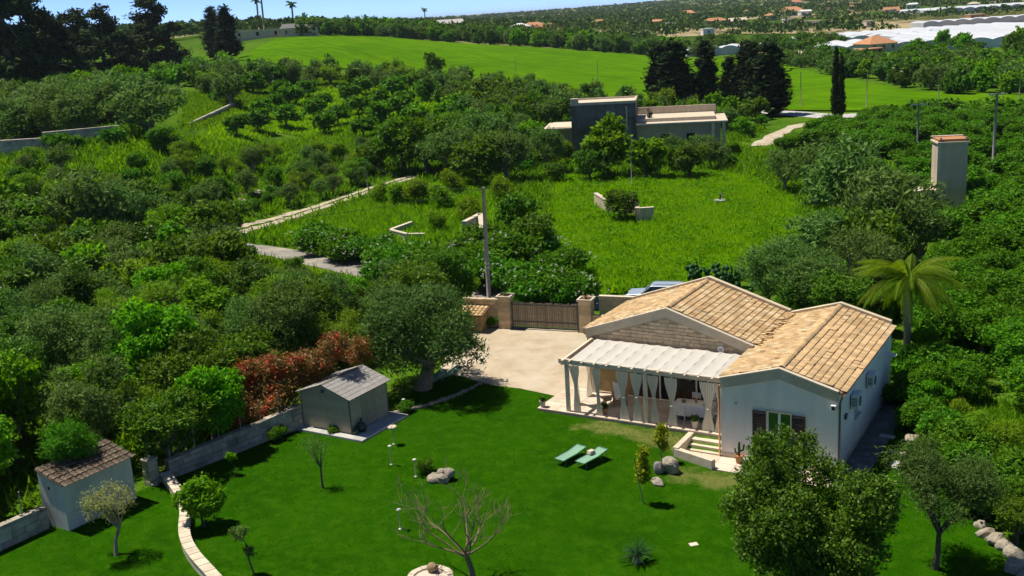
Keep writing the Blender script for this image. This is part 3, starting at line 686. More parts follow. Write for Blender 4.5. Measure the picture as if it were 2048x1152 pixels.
# small fittings on the walls
q = MB(); q.prism([(.72 + .14 * math.cos(t * math.pi / 8), 2.32 + .14 * math.sin(t * math.pi / 8)) for t in range(16)], 'y', -.03, -.003); o = obj('wall_plaque', q, MT['white'], villa)
q = MB(); q.prism([(.72 + .08 * math.cos(t * math.pi / 8), 2.31 + .06 * math.sin(t * math.pi / 8)) for t in range(16)], 'y', -.036, -.031); obj('emblem', q, MT['car_paint'], o)
q = MB(); q.prism([(-1.62 + .17 * math.cos(t * math.pi / 10), 3.22 + .17 * math.sin(t * math.pi / 10)) for t in range(20)], 'y', 4.58, 4.66); o = obj('round_vent', q, MT['white'], villa)
q = MB(); q.prism([(-1.62 + .09 * math.cos(t * math.pi / 10), 3.22 + .09 * math.sin(t * math.pi / 10)) for t in range(20)], 'y', 4.57, 4.579); obj('vent_grille', q, MT['post_metal'], o)
q = MB(); q.box(5.02, 5.24, -.24, -.06, 2.62, 2.86); o = obj('alarm_box', q, MT['white'], villa, bevel=.015)
q = MB(); q.box(5.06, 5.20, -.247, -.241, 2.66, 2.82); obj('lamp_face', q, MT['brown'], o)
q = MB(); q.box(5.305, 5.42, 1.05, 1.30, 1.78, 2.02); o = obj('wall_lamp', q, MT['metal'], villa, bevel=.02)
q = MB(); q.box(5.421, 5.44, 1.09, 1.26, 1.82, 1.98); obj('lamp_glass', q, MT['white'], o)
q = MB(); q.tube([(5.45, 8.6, 2.35), (5.5, 8.6, 2.4)], .02, 6); q.lathe([(.02, 2.36), (.16, 2.40), (.28, 2.5), (.30, 2.54), (.27, 2.51), (.15, 2.43), (.02, 2.40)], 14, (5.75, 8.6)); q.tube([(5.3, 8.6, 2.2), (5.6, 8.6, 2.3), (5.75, 8.6, 2.37)], .02, 6)
obj('satellite_dish', q, MT['white'], villa, smooth=True)

# ------------------------------------------------------------------ patios, steps and low walls of the villa
def vstruct(name, mb, m): 
    o = obj(name, mb, m); o.location = VL; o.rotation_euler = (0, 0, -TH); o['kind'] = 'structure'; return o
pat = vstruct('patio', MB().box(-10.35, -.02, 1.10, 4.66, -.35, .125), MT['mortar'])
rp = random.Random(5)
y = 1.10
while y < 4.5:                                            # irregular pale slabs
    h = rp.uniform(.5, .75); h = min(h, 4.64 - y); x = -10.35
    while x < -.3:
        w = rp.uniform(.6, 1.2); w = min(w, -.04 - x)
        if w > .1:
            obj('paving_slab', MB().box(x + .008, x + w - .008, y + .008, y + h - .008, .126, .15 + rp.uniform(0, .006)), MT['patio'], pat)
        x += w
    y += h
low = vstruct('lower_patio', MB().box(-1.85, 5.6, -1.55, -.03, -.75, -.415).box(-1.85, -.01, -.029, .60, -.75, -.415), MT['mortar'])
for (x0, x1, y0, y1) in [(-1.85 + i * .93, -1.85 + (i + 1) * .93, -1.55 + j * .76, -1.55 + (j + 1) * .76) for i in range(8) for j in range(2)]:
    obj('paving_slab', MB().box(x0 + .008, x1 - .008, y0 + .008, min(y1, -.03) - .008, -.414, -.392 + rp.uniform(0, .006)), MT['patio'], low)
st = tag(vstruct('garden_steps', MB(), MT['patio']), 'three pale stone steps beside the white wing down to the lower patio', 'steps'); st['kind'] = 'thing'
for k, (y0, y1, zt) in enumerate(((.62, 1.095, -.05), (.30, .90, -.20), (-.02, .60, -.33))):
    obj('step', MB().box(-1.72, -.03, .30 * (2 - k) + .02 if False else y0, 1.09 - .004 * k, -.7, zt - .001 * k), MT['cap'], st)
lw = tag(vstruct('retaining_wall', MB(), MT['cap']), 'low cream retaining wall round the lower patio and steps', 'wall'); lw['kind'] = 'thing'
obj('wall_body', MB().box(-2.02, -1.74, -.95, 1.09, -.7, .10), MT['cap'], lw, bevel=.02)
c0, c1 = np.array([-1.98, -.95]), np.array([.12, -1.62]); dd = (c1 - c0) / np.linalg.norm(c1 - c0); nn = np.array([dd[1], -dd[0]]) * .27
obj('wall_body', MB().prism([tuple(c0), tuple(c1), tuple(c1 - nn), tuple(c0 - nn)], 'z', -.75, .03), MT['cap'], lw, bevel=.02)
wk = vstruct('slate_path', MB().box(5.335, 6.50, -1.4, 11.0, -.75, -.40), MT['concrete'])
y = -1.4
while y < 10.9:
    h = rp.uniform(.35, .7); x = 5.34
    while x < 6.45:
        w = min(rp.uniform(.3, .6), 6.49 - x)
        if w > .08: obj('slate_slab', MB().box(x + .012, x + w - .012, y + .012, min(y + h, 10.98) - .012, -.399, -.372 + rp.uniform(0, .01)), MT['slate'], wk)
        x += w
    y += h

# ------------------------------------------------------------------ pergola with its awning
perg = thing('pergola', 'white fabric roofed timber pergola along the stone wing of the villa', 'pergola', VL, -TH)
PB, PZ = 1.32, 2.70
for x in (-8.62, -4.32): obj('post', MB().box(x - .09, x + .09, PB - .09, PB + .09, .15, PZ), MT['timber_white'], perg, bevel=.012)
obj('post', MB().box(-.26, -.06, PB - .10, PB + .10, .15, PZ), MT['terracotta'], perg)
obj('post', MB().box(-8.74, -8.54, 4.30, 4.50, .15, 2.86), MT['timber_white'], perg)
obj('front_beam', MB().box(-9.05, -.03, PB - .07, PB + .07, PZ, PZ + .26), MT['timber_white'], perg, bevel=.01)
obj('side_beam', MB().prism([(PB - .3, PZ + .02), (4.58, PZ + .18), (4.58, PZ + .42), (PB - .3, PZ + .26)], 'x', -8.80, -8.66), MT['timber_white'], perg)
obj('wall_plate', MB().box(-8.62, -.06, 4.44, 4.53, 2.86, 3.02), MT['timber_white'], perg)
NR = 13
rx = [-8.35 + i * (8.2 / (NR - 1)) for i in range(NR)]
for x in rx:
    obj('rafter', MB().prism([(PB - .26, PZ + .12), (4.43, PZ + .30), (4.43, PZ + .42), (PB - .26, PZ + .24)], 'x', x - .045, x + .045), MT['cap'], perg)
for i in range(NR - 1):                                   # one sagging fabric panel per bay
    x0, x1 = rx[i], rx[i + 1]; vv = []; nx, ny = 8, 20; sg = rp.uniform(.45, 1.35)
    for j in range(ny + 1):
        for k in range(nx + 1):
            s, t = k / nx, j / ny
            y = PB - .10 + t * (4.42 - PB + .10)
            vv.append((x0 + .01 + s * (x1 - x0 - .02), y, PZ + .275 + t * .165 - .085 * sg * math.sin(math.pi * s) * (.75 + .25 * math.sin(9 * t + i)) * (.5 + .5 * ((i * 7) % 5) / 4) - .012 * math.sin(t * 20 + i * 2)))
    q = MB(); q.add(vv, [(j*(nx+1)+k, j*(nx+1)+k+1, (j+1)*(nx+1)+k+1, (j+1)*(nx+1)+k) for j in range(ny) for k in range(nx)])
    obj('awning_panel', q, MT['canopy'], perg, smooth=True)
# curtains, each tied in at the waist
def curtain(a, b, along, label, w=.52, waist=.42, seed=0, lean=0.0):
    rr = random.Random(seed); q = MB(); nu, nv = 36, 22; vv = []; H_ = 2.62; w *= 1.22
    for j in range(nv + 1):
        t = j / nv; z = H_ - t * (H_ - .17)
        if t < waist + .08: wd = w * (1 - (1 - .34) * sstep(.05, waist + .08, t))
        else: wd = w * (.34 + .42 * sstep(waist + .08, 1.0, t))
        amp = .05 * (.35 + .65 * wd / w)
        for k in range(nu + 1):
            s = k / nu - .5
            x = s * wd + lean * t; y = amp * math.sin(k * 2 * math.pi / 5.2 + .5 * math.sin(6 * t + seed)) + .02 * math.sin(3 * t + seed)
            vv.append((x, y, z))
    q.add(vv, [(j*(nu+1)+k, j*(nu+1)+k+1, (j+1)*(nu+1)+k+1, (j+1)*(nu+1)+k) for j in range(nv) for k in range(nu)])
    x, y = hw(a, b); o = thing('curtain', label, 'curtain', (x, y, 0), -TH + along, 'curtains hung round the pergola')
    obj('drape', q, MT['curtain'], o, smooth=True)
    zt = H_ - (waist + .08) * (H_ - .17)
    tb = MB(); tb.tube([(lean * (waist + .08) + .085 * math.cos(k * math.pi / 4), .075 * math.sin(k * math.pi / 4), zt) for k in range(9)], .022, 5); obj('tie_band', tb, MT['curtain'], o, smooth=True)
    return o
CB = PB + .02
for i, (a, lab, w, lean) in enumerate([(-8.22, 'cream curtain beside the corner post of the pergola', .52, .12), (-7.02, 'cream curtain hanging alone left of the sheepskin armchair', .40, .18),
        (-5.58, 'cream curtain in front of the first glazed door', .52, .10), (-4.80, 'cream curtain just left of the middle pergola post', .48, .02),
        (-3.92, 'cream curtain just right of the middle pergola post', .52, .06), (-2.98, 'cream curtain hanging in front of the dining table', .56, .04),
        (-1.12, 'wide cream curtain above the pot by the steps', .66, .0), (-.52, 'cream curtain pressed against the white wing wall', .40, -.05)]):
    curtain(a, CB, 0, lab, w * (.9 + .07 * ((i * 5) % 4)), .38 + .04 * ((i * 3) % 4), i, lean)
curtain(-8.64, 2.35, math.pi / 2, 'cream curtain halfway along the open left side of the pergola', .6, .45, 21)
curtain(-8.64, 3.75, math.pi / 2, 'cream curtain at the back of the open left side of the pergola', .6, .45, 22)
# ------------------------------------------------------------------ stone wall pieces laid in courses
def block_wall(name, label, p0, p1, h, thick, mat='wall_grey', gap='wall_gap', bl=(.35, .6), bh=(.22, .30), seed=1, cap=None, z=None, both=False, h1=None, cat='wall', face=1):
    """wall from p0 to p1 (world xy): dark core with single blocks on the face that looks at the garden"""
    p0, p1 = np.array(p0[:2], float), np.array(p1[:2], float); L_ = np.linalg.norm(p1 - p0); d = (p1 - p0) / L_
    zb = T(*p0) if z is None else z
    o = thing(name, label, cat, (p0[0], p0[1], zb), math.atan2(d[1], d[0]))
    h1 = h1 or h
    obj('wall_core', MB().prism([(0, -.4), (L_, -.4), (L_, h1 - .03), (0, h - .03)], 'y', -thick / 2 + .03, thick / 2 - .03), MT[gap], o)
    rr = random.Random(seed); zz = 0.0
    while zz < max(h, h1) - .08:
        ch = rr.uniform(*bh); x = 0.0
        while x < L_ - .04:
            w = min(rr.uniform(*bl), L_ - x); top = min(zz + ch, h + (h1 - h) * (x + w / 2) / L_)
            if w > .08 and top - zz > .06:
                j = lambda s=.012: rr.uniform(-s, s); k = rr.uniform(0, .03)
                y0, y1 = -thick / 2 - k, thick / 2 + rr.uniform(0, .03)
                q = MB(); a0, a1, b0, b1 = x + .012, x + w - .012, zz + .012, top - .010
                q.add([(a0 + j(), y0, b0 + j()), (a1 + j(), y0, b0 + j()), (a1 + j(), y1, b0), (a0 + j(), y1, b0), (a0 + j(), y0 + .012, b1 + j()), (a1 + j(), y0 + .012, b1 + j()), (a1 + j(), y1, b1), (a0 + j(), y1, b1)],
                      [(3, 2, 1, 0), (4, 5, 6, 7), (0, 1, 5, 4), (1, 2, 6, 5), (2, 3, 7, 6), (3, 0, 4, 7)])
                obj('block', q, MT[mat], o)
            x += w
        zz += ch
    if cap:
        x = 0.0
        while x < L_ - .05:
            w = min(rr.uniform(.6, .9), L_ - x)
            z0, z1 = h + (h1 - h) * x / L_, h + (h1 - h) * (x + w) / L_
            q = MB(); q.prism([(x + .006, z0 - .02), (x + w - .006, z1 - .02), (x + w - .006, z1 + .06), (x + .006, z0 + .06)], 'y', -thick / 2 - .04, thick / 2 + .04); obj('cap_stone', q, MT[cap], o); x += w
    return o
g = lambda u, v, z=0.0: flat(u, v, z)[:2]
HUT0, HUTL, HUTB = g(139, 1064), g(98, 1054), g(271, 1000)
WDIR = (HUTB - HUT0) / np.linalg.norm(HUTB - HUT0)                         # heading of the garden wall
wall_a = g(0, 1098) - WDIR * 5; wall_b = g(96, 1056)
block_wall('garden_wall', 'grey block garden wall running off beside the white hut', wall_a, wall_b, 1.05, .32, seed=2, bl=(.4, .8), bh=(.24, .32))
wall_c = g(338, 958); wall_d = g(608, 852)
block_wall('garden_wall', 'long grey block wall between the white hut and the wooden shed', wall_c, wall_d, 0.95, .34, seed=4, bl=(.45, .9), bh=(.24, .32), h1=1.25)
q = thing('gate_pillar', 'squat stone pillar at the end of the garden wall by the hut', 'pillar', (*g(305, 968), 0), math.atan2(WDIR[1], WDIR[0]))
for k in range(5): obj('block', MB().box(-.26 + .01 * (k % 2), .26, -.24, .24 - .01 * (k % 2), .24 * k, .24 * k + .225), MT['wall_grey'], q, bevel=.015)
obj('cap_stone', MB().box(-.30, .30, -.28, .28, 1.20, 1.30), MT['wall_grey'], q, bevel=.02)
# fence posts on the garden wall
def fence_post(p, zb, h, label):
    o = thing('fence_post', label, 'post', (float(p[0]), float(p[1]), zb), 0, 'steel posts along the garden wall')
    obj('shaft', MB().tube([(0, 0, -.1), (.02, 0, h)], .022, 6), MT['post_metal'], o); obj('post_cap', MB().lathe([(.03, h - .01), (.03, h + .03), (.01, h + .045)], 6, (.02, 0)), MT['post_metal'], o)
fence_post(wall_a + (wall_b - wall_a) * .86, 1.02, 1.05, 'steel post on the garden wall left of the white hut')
wl_ = np.linalg.norm(wall_d - wall_c)
for k, t in enumerate((.03, .20, .37, .53, .68, .82)):
    fence_post(wall_c + (wall_d - wall_c) * t + np.array([-WDIR[1], WDIR[0]]) * .05, .93 + .3 * t, 1.05, ['first', 'second', 'third', 'fourth', 'fifth', 'sixth'][k] + ' steel post along the wall counting from the hut towards the shed')
fence_post(g(296, 915, 1.25), 1.28, .95, 'leaning steel post on top of the squat stone pillar')
q = thing('fence_post', 'steel post standing on the grass beside the squat stone pillar', 'post', (*g(312, 965), 0), 0); obj('shaft', MB().tube([(0, 0, -.1), (-.02, 0, 1.2)], .025, 6), MT['post_metal'], q); obj('post_cap', MB().lathe([(.03, 1.19), (.03, 1.23), (.01, 1.245)], 6, (-.02, 0)), MT['post_metal'], q)

# ------------------------------------------------------------------ white hut with a lean-to tiled roof
hx = np.array([-WDIR[1], WDIR[0]])
hut = thing('garden_hut', 'small white plastered hut with a dark lean-to tile roof', 'hut', (*HUT0, 0), math.atan2(WDIR[1], WDIR[0]))
HL, HD, HF, HBk = 3.45, 1.6, 2.12, 2.5
m = MB(); m.prism([(0, -.3), (HD, -.3), (HD, HBk), (0, HF)], 'x', 0, HL); obj('walls', m, MT['hut_plaster'], hut)
m = MB(); sl = (HBk - HF) / HD
m.prism([(-.10, HF + .01 - .1 * sl), (HD + .06, HBk + .01 + .06 * sl), (HD + .06, HBk + .05 + .06 * sl), (-.10, HF + .05 - .1 * sl)], 'x', -.08, HL + .08); hr = obj('roof', m, MT['old_tile'], hut)
om = tile_mesh(.25, .46, .055).mesh('old_tile'); om.materials.append(MT['old_tile'])
rh = random.Random(9)
for r_ in range(5):
    for c in range(14):
        o = obj('roof_tile', om, None, hr); yy = HD + .04 - r_ * .385
        o.matrix_local = Matrix.Translation((-.05 + .13 + c * .257, yy, HF + yy * sl + .06 + rh.uniform(0, .015))) @ Matrix.Rotation(-math.pi / 2, 4, 'Z') @ Matrix.Rotation(math.atan(sl), 4, 'Y') @ Matrix.Rotation(rh.uniform(-.05, .05), 4, 'Z')
obj('vent', MB().box(-.012, -.001, HD * .55, HD * .55 + .12, 1.75, 1.87), MT['dark'], hut)

# ------------------------------------------------------------------ wooden shed on its slab
S0, S1, S2 = flat(704, 868, .15)[:2], flat(608, 850, .15)[:2], flat(780, 828, .15)[:2]
sx = S1 - S0; SWID = float(np.linalg.norm(sx)); sx /= SWID; sy = np.array([sx[1], -sx[0]]); SLEN = 3.05
shed = thing('garden_shed', 'grey-brown boarded shed with a pitched grey roof beside the bougainvillea', 'shed', (*S0, .15), math.atan2(sx[1], sx[0]))
# local x: along the gable end (0..SWID), local -y: into depth
EH, RH = 1.88, 2.42
def gx(z, w=SWID): return (0.0, w) if z <= EH else (w / 2 * (z - EH) / (RH - EH), w - w / 2 * (z - EH) / (RH - EH))
obj('frame', MB().prism([(0.02, 0), (SWID - .02, 0), (SWID - .02, EH - .02), (SWID / 2, RH - .03), (.02, EH - .02)], 'y', -SLEN + .02, -.02), MT['shed_trim'], shed)
z = 0.0
while z < RH - .08:
    z1 = min(z + .145, RH - .02); a0, a1 = gx(z1 - .001)
    b0, b1 = gx(z)
    obj('board', MB().add([(b0 + .03, .006, z + .004), (b1 - .03, .006, z + .004), (a1 - .03, -.006, z1 - .004), (a0 + .03, -.006, z1 - .004), (b0 + .03, -.03, z + .004), (b1 - .03, -.03, z + .004), (a1 - .03, -.03, z1 - .004), (a0 + .03, -.03, z1 - .004)],
                          [(0, 1, 2, 3), (7, 6, 5, 4), (0, 4, 5, 1), (3, 2, 6, 7), (0, 3, 7, 4), (1, 5, 6, 2)]), MT['shed'], shed)
    if z < EH - .1:
        for (y0, y1) in ((-.90, -.05), (-SLEN + .05, -2.12)):
            obj('board', MB().add([(-.008, y1, z + .004), (-.008, y0, z + .004), (.006, y0, z1 - .004), (.006, y1, z1 - .004), (.03, y1, z + .004), (.03, y0, z + .004), (.03, y0, z1 - .004), (.03, y1, z1 - .004)],
                                  [(3, 2, 1, 0), (4, 5, 6, 7), (0, 1, 5, 4), (3, 7, 6, 2), (0, 4, 7, 3), (1, 2, 6, 5)]), MT['shed'], shed)
        obj('board', MB().box(SWID - .03, SWID + .008, -SLEN + .05, -.05, z + .004, z1 - .004), MT['shed'], shed)
    z = z1
for y0, y1 in ((-1.505, -.92), (-2.10, -1.515)):
    d_ = obj('door', MB().box(-.02, .02, y0, y1, .05, EH - .12), MT['shed'], shed)
    for yy in np.linspace(y0 + .10, y1 - .10, 4): obj('batten', MB().box(-.028, -.021, yy - .006, yy + .006, .07, EH - .14), MT['shed_trim'], d_)
for (x, y) in ((-.012, -.045), (-.012, -SLEN - .01), (SWID - .04, -.04), (SWID - .04, -SLEN - .01)):
    obj('corner_post', MB().box(x, x + .055, y, y + .055, 0, EH - .01), MT['shed_trim'], shed)
rsl = math.hypot(SWID / 2, RH - EH); ra = math.atan2(RH - EH, SWID / 2)
for s in (-1, 1):
    rf = obj('roof', MB().prism([(SWID / 2, RH + .03), (SWID / 2 + s * (SWID / 2 + .18), EH + .03 - .18 * math.tan(ra)), (SWID / 2 + s * (SWID / 2 + .18), EH - .01 - .18 * math.tan(ra)), (SWID / 2, RH - .01)], 'y', -SLEN - .14, .16), MT['shed_trim'], shed)
    n = 6; wd = (rsl + .19) / n
    for k in range(n):
        d0, d1 = k * wd, (k + 1) * wd + .03
        for y0, y1 in ((-SLEN - .16, -1.42), (-1.415, .18)):
            P_ = lambda d, up: (SWID / 2 + s * d * math.cos(ra) , RH + .032 - d * math.sin(ra) + up)
            a, b = P_(d0, .004), P_(d1, .020)
            obj('roof_panel', MB().prism([a, b, (b[0], b[1] - .014), (a[0], a[1] - .004)], 'y', y0, y1), MT['shed_roof'], rf)
obj('ridge_cap', MB().prism([(SWID / 2 - .10, RH + .02), (SWID / 2, RH + .065), (SWID / 2 + .10, RH + .02), (SWID / 2, RH + .045)], 'y', -SLEN - .17, .19), MT['shed_trim'], shed)
q = obj('lamp', MB().box(SWID / 2 - .07, SWID / 2 + .07, .02, .16, RH - .42, RH - .26), MT['metal'], shed, bevel=.02)
slab = tag(obj('concrete_slab', MB().prism([(-1.05, .50), (SWID + .65, .50), (SWID + .65, -SLEN - .3), (-1.05, -SLEN - .3)], 'z', -.42, -.005), MT['concrete'], None, bevel=.02), 'pale concrete slab under the wooden shed', 'slab')
slab.location = shed.location; slab.rotation_euler = shed.rotation_euler
def demijohn(p, z, s, label):
    o = thing('demijohn', label, 'bottle', (*p, z), 0, 'green glass bottles by the shed door')
    obj('glass_body', MB().lathe([(.02, 0), (.20 * s, .02), (.26 * s, .15 * s), (.27 * s, .28 * s), (.20 * s, .42 * s), (.07 * s, .52 * s), (.05 * s, .66 * s)], 14), MT['bottle'], o, smooth=True)
    obj('lip', MB().lathe([(.05 * s, .655 * s), (.065 * s, .66 * s), (.065 * s, .69 * s), (.04 * s, .70 * s)], 12), MT['bottle'], o, smooth=True)
demijohn(flat(724, 862, .15)[:2], .15, 1.0, 'tall dark green glass demijohn by the shed door')
demijohn(flat(712, 868, .15)[:2], .15, .62, 'squat green glass jar at the shed corner')

# ------------------------------------------------------------------ curved low wall at lower left
CW = smooth_line([g(332, 962), g(350, 985), g(368, 1012), g(374, 1040), g(370, 1072), g(374, 1100), g(392, 1130), g(420, 1160), g(455, 1200)], 3)
cw = thing('curved_wall', 'low curved wall with pale cap slabs dividing the lawn', 'wall', (*CW[0], 0), 0)
o0 = np.array(CW[0]); rib = resample(CW, .42, closed=False)
for i in range(len(rib) - 1):
    p, q_ = np.array(rib[i]) - o0, np.array(rib[i+1]) - o0; t = (q_ - p) / (np.linalg.norm(q_ - p) + 1e-9); n = np.array([-t[1], t[0]])
    e = t * .006
    obj('cap_slab', MB().prism([tuple(p + e + n * .23), tuple(p + e - n * .23), tuple(q_ - e - n * .23), tuple(q_ - e + n * .23)], 'z', .40, .46 + .006 * (i % 3)), MT['cap'], cw, bevel=.01)
    obj('wall_body', MB().prism([tuple(p + n * .19), tuple(p - n * .19), tuple(q_ - n * .19), tuple(q_ + n * .19)], 'z', -.25, .398), MT['cap'], cw)
# rubble at the start of the curved wall
for k, (u, v, s) in enumerate([(322, 965, .28), (340, 958, .22), (312, 972, .2), (348, 975, .2)]):
    tag(obj('rubble_stone', MB().rock((0, 0, .12), (s * 1.2, s, s * .7), 40 + k), MT['rock'], loc=(*g(u, v), 0)), ['biggest', 'second', 'small flat', 'small round'][k] + ' rubble stone where the curved wall meets the long garden wall', 'stone', 'rubble by the curved wall')

# ------------------------------------------------------------------ entrance: gate, pillars, flanking walls
GA, GB = np.array(flat(1025, 657)[:2]), np.array(flat(1160, 664)[:2]); gd = (GB - GA) / np.linalg.norm(GB - GA); GW = float(np.linalg.norm(GB - GA)); gn = np.array([-gd[1], gd[0]])
grz = math.atan2(gd[1], gd[0])
def pillar(p, label, group='gate pillars'):
    o = thing('gate_pillar', label, 'pillar', (float(p[0]), float(p[1]), 0), grz, group)
    for k in range(7):
        obj('stone_course', MB().box(-.40, .40, -.40, .40, k * .30 + .004, k * .30 + .296), MT['stone'], o, bevel=.012)
    obj('pillar_core', MB().box(-.385, .385, -.385, .385, -.3, 2.1), MT['mortar'], o)
    obj('planter_rim', MB().box(-.50, .50, -.50, -.38, 2.101, 2.24).box(-.50, .50, .38, .50, 2.101, 2.24).box(-.50, -.38, -.38, .38, 2.101, 2.24).box(.38, .50, -.38, .38, 2.101, 2.24), MT['cap'], o)
    obj('planter_soil', MB().box(-.38, .38, -.38, .38, 2.101, 2.19), MT['soil'], o)
    return o
PIL = [GA - gd * .45 + gn * .15, GB + gd * .45 + gn * .15]
pillar(PIL[0], 'stone gate pillar with a planter top next to the wooden utility pole')
pillar(PIL[1], 'stone gate pillar with a planter top nearest the villa')
gate = thing('sliding_gate', 'dark metal sliding gate backed with reed screening between two pillars', 'gate', (*GA, 0), grz)
HG = 1.78
obj('bottom_rail', MB().box(.02, GW - .02, -.03, .03, .08, .17), MT['metal'], gate); obj('middle_rail', MB().box(.05, GW - .05, -.045, -.012, .50, .56), MT['metal'], gate); obj('top_rail', MB().box(.02, GW - .02, -.03, .03, HG - .14, HG - .07), MT['metal'], gate)
for x in (.02, GW - .10): obj('end_post', MB().box(x, x + .08, -.045, .045, .0, HG + .02), MT['metal'], gate)
n = int(GW / .125)
for i in range(n): 
    x = .12 + i * .125
    if x < GW - .12: obj('picket', MB().box(x - .009, x + .009, -.028, -.010, .17, HG + .06), MT['metal'], gate)
rr = random.Random(4); x = .10
while x < GW - .12:
    w = rr.uniform(.05, .085); obj('reed', MB().box(x, x + w - .008, .002, .016 + rr.uniform(0, .012), .18 + rr.uniform(0, .05), HG - .02 + rr.uniform(-.03, .10)), MT['reed'], gate); x += w
pst = thing('gate_post', 'slim dark steel guide post at the right end of the gate', 'post', (*(GB - gd * .02 - gn * .16), 0), grz); obj('shaft', MB().box(-.06, .06, -.06, .06, -.1, 1.85), MT['metal'], pst); obj('post_top', MB().box(-.08, .08, -.08, .08, 1.85, 1.90), MT['metal'], pst)
rail = tag(obj('gate_rail', MB().box(-2.2, GW + .3, -.03, .03, .0, .035), MT['metal'], loc=(*(GA - gn * .1), .02), rot=grz), 'dark steel floor rail under the sliding gate', 'rail')
lw0 = PIL[0] - gd * .4; lw1 = lw0 - gd * 2.6
block_wall('entrance_wall', 'tan stone wall joining the gate pillar to the utility pole', lw1, lw0, 1.95, .30, mat='stone', gap='mortar', bl=(.4, .7), bh=(.24, .3), seed=8)
rw0 = PIL[1] + gd * .4; rw1 = rw0 + gd * 5.2
block_wall('entrance_wall', 'low tan stone wall between the gate pillar and the villa', rw0, rw1, 1.15, .28, mat='stone', gap='mortar', bl=(.4, .7), bh=(.22, .3), seed=9)
q = rw0 + gn * 1.6; block_wall('lane_wall', 'rendered tan wall along the lane behind the entrance wall', q, q + gd * 5.6, 1.95, .25, mat='stone', gap='mortar', bl=(.7, 1.1), bh=(.3, .38), seed=10, cap='cap')
# small tiled meter shelter left of the pole
ms = thing('meter_shelter', 'small tan tiled lean-to roof tucked behind the olive tree by the drive', 'shelter', (*flat(945, 660)[:2], 0), grz)
obj('walls', MB().box(-.9, .9, -.5, .6, -.1, 1.15), MT['ochre'], ms)
sr = obj('roof', MB().prism([(-.65, 1.12), (.7, 1.42), (.7, 1.47), (-.65, 1.17)], 'x', -1.05, 1.05), MT['tile_gap'], ms)
for r_ in range(4):
    for c in range(7):
        o = obj('roof_tile', tme, None, sr); yy = .68 - r_ * .33; o.matrix_local = Matrix.Translation((-.90 + c * .29, yy, 1.31 + yy * .222 + .02)) @ Matrix.Rotation(-math.pi / 2, 4, 'Z') @ Matrix.Rotation(math.atan(.222), 4, 'Y')
# ------------------------------------------------------------------ utility poles and cables
def utility_pole(p, h, label, lean=(0, 0), arm=False, r=.13, group='utility poles', mat='pole'):
    o = thing('utility_pole', label, 'pole', p, 0, group)
    obj('shaft', MB().tube([(0, 0, -.5), (lean[0] * .5, lean[1] * .5, h / 2), (lean[0], lean[1], h)], [r, r * .85, r * .68], 10), MT[mat], o, smooth=True)
    top = (lean[0], lean[1], h)
    if arm:
        obj('crossarm', MB().box(top[0] - .9, top[0] + .9, top[1] - .06, top[1] + .06, h - .25, h - .12), MT['post_metal'], o)
        for x in (-.8, 0, .8): obj('insulator', MB().lathe([(.03, h - .12), (.06, h - .08), (.03, h - .03), (.06, h + .02), (.02, h + .07)], 8, (top[0] + x, top[1])), MT['glass'], o)
    else:
        obj('bracket', MB().tube([(top[0], top[1], h - .25), (top[0] + .22, top[1], h - .2)], .025, 6), MT['post_metal'], o)
        for s in (.42, .45): obj('band', MB().lathe([(r * .93, h * s), (r * .93, h * s + .12)], 10, (lean[0] * s, lean[1] * s)), MT['cap'], o)
    return (p[0] + top[0], p[1] + top[1], p[2] + h - .15)
pp = flat(981, 650)
tp1 = utility_pole((pp[0], pp[1], 0), 9.3, 'tall leaning wooden utility pole beside the gate', lean=(.12, .0), r=.17)
p2 = place(1984, 357); tp2 = utility_pole(p2, 9.0, 'tall utility pole standing in the citrus orchard behind the concrete tower', arm=True, lean=(.1, 0), r=.16)
p3 = place(1834, 316); tp3 = utility_pole(p3, 6.5, 'shorter utility pole left of the concrete tower', arm=True, r=.14)
p4 = place(738, 396); tp4 = utility_pole(p4, 4.6, 'thin pole at the bend of the dirt track', r=.07)
p5 = place(1264, 372); tp5 = utility_pole(p5, 5.6, 'thin pole in front of the bright green tree by the old house', r=.07)
for k, (u, v, h) in enumerate([(1033, 168, 6), (1196, 172, 6), (1601, 215, 6), (1733, 218, 6), (1876, 216, 6), (2037, 222, 6), (1452, 118, 7)]):
    utility_pole(place(u, v), h, ['first', 'second', 'third', 'fourth', 'fifth', 'sixth', 'farthest'][k] + ' thin pole along the wheat field counting from the left', r=.09, group='poles along the field')
def cable(a, b, sag, label, r=.012):
    a, b = np.array(a), np.array(b); pts = [a + (b - a) * t + np.array([0, 0, -sag * 4 * t * (1 - t)]) for t in np.linspace(0, 1, 24)]
    o = tag(obj('cable', MB().tube([p - a for p in pts], r, 5), MT['wire'], loc=tuple(a)), label, 'cable'); return o
cable(tp1, tp4, .9, 'overhead cable from the gate pole to the track pole', .014)
cable(tp1, (flat(150, 640)[0] - 4, flat(150, 640)[1] + 6, 6.2), 1.0, 'overhead cable from the gate pole over the left grove', .014)
cable(tp2, tp3, .5, 'overhead cable between the two poles near the tower', .02)

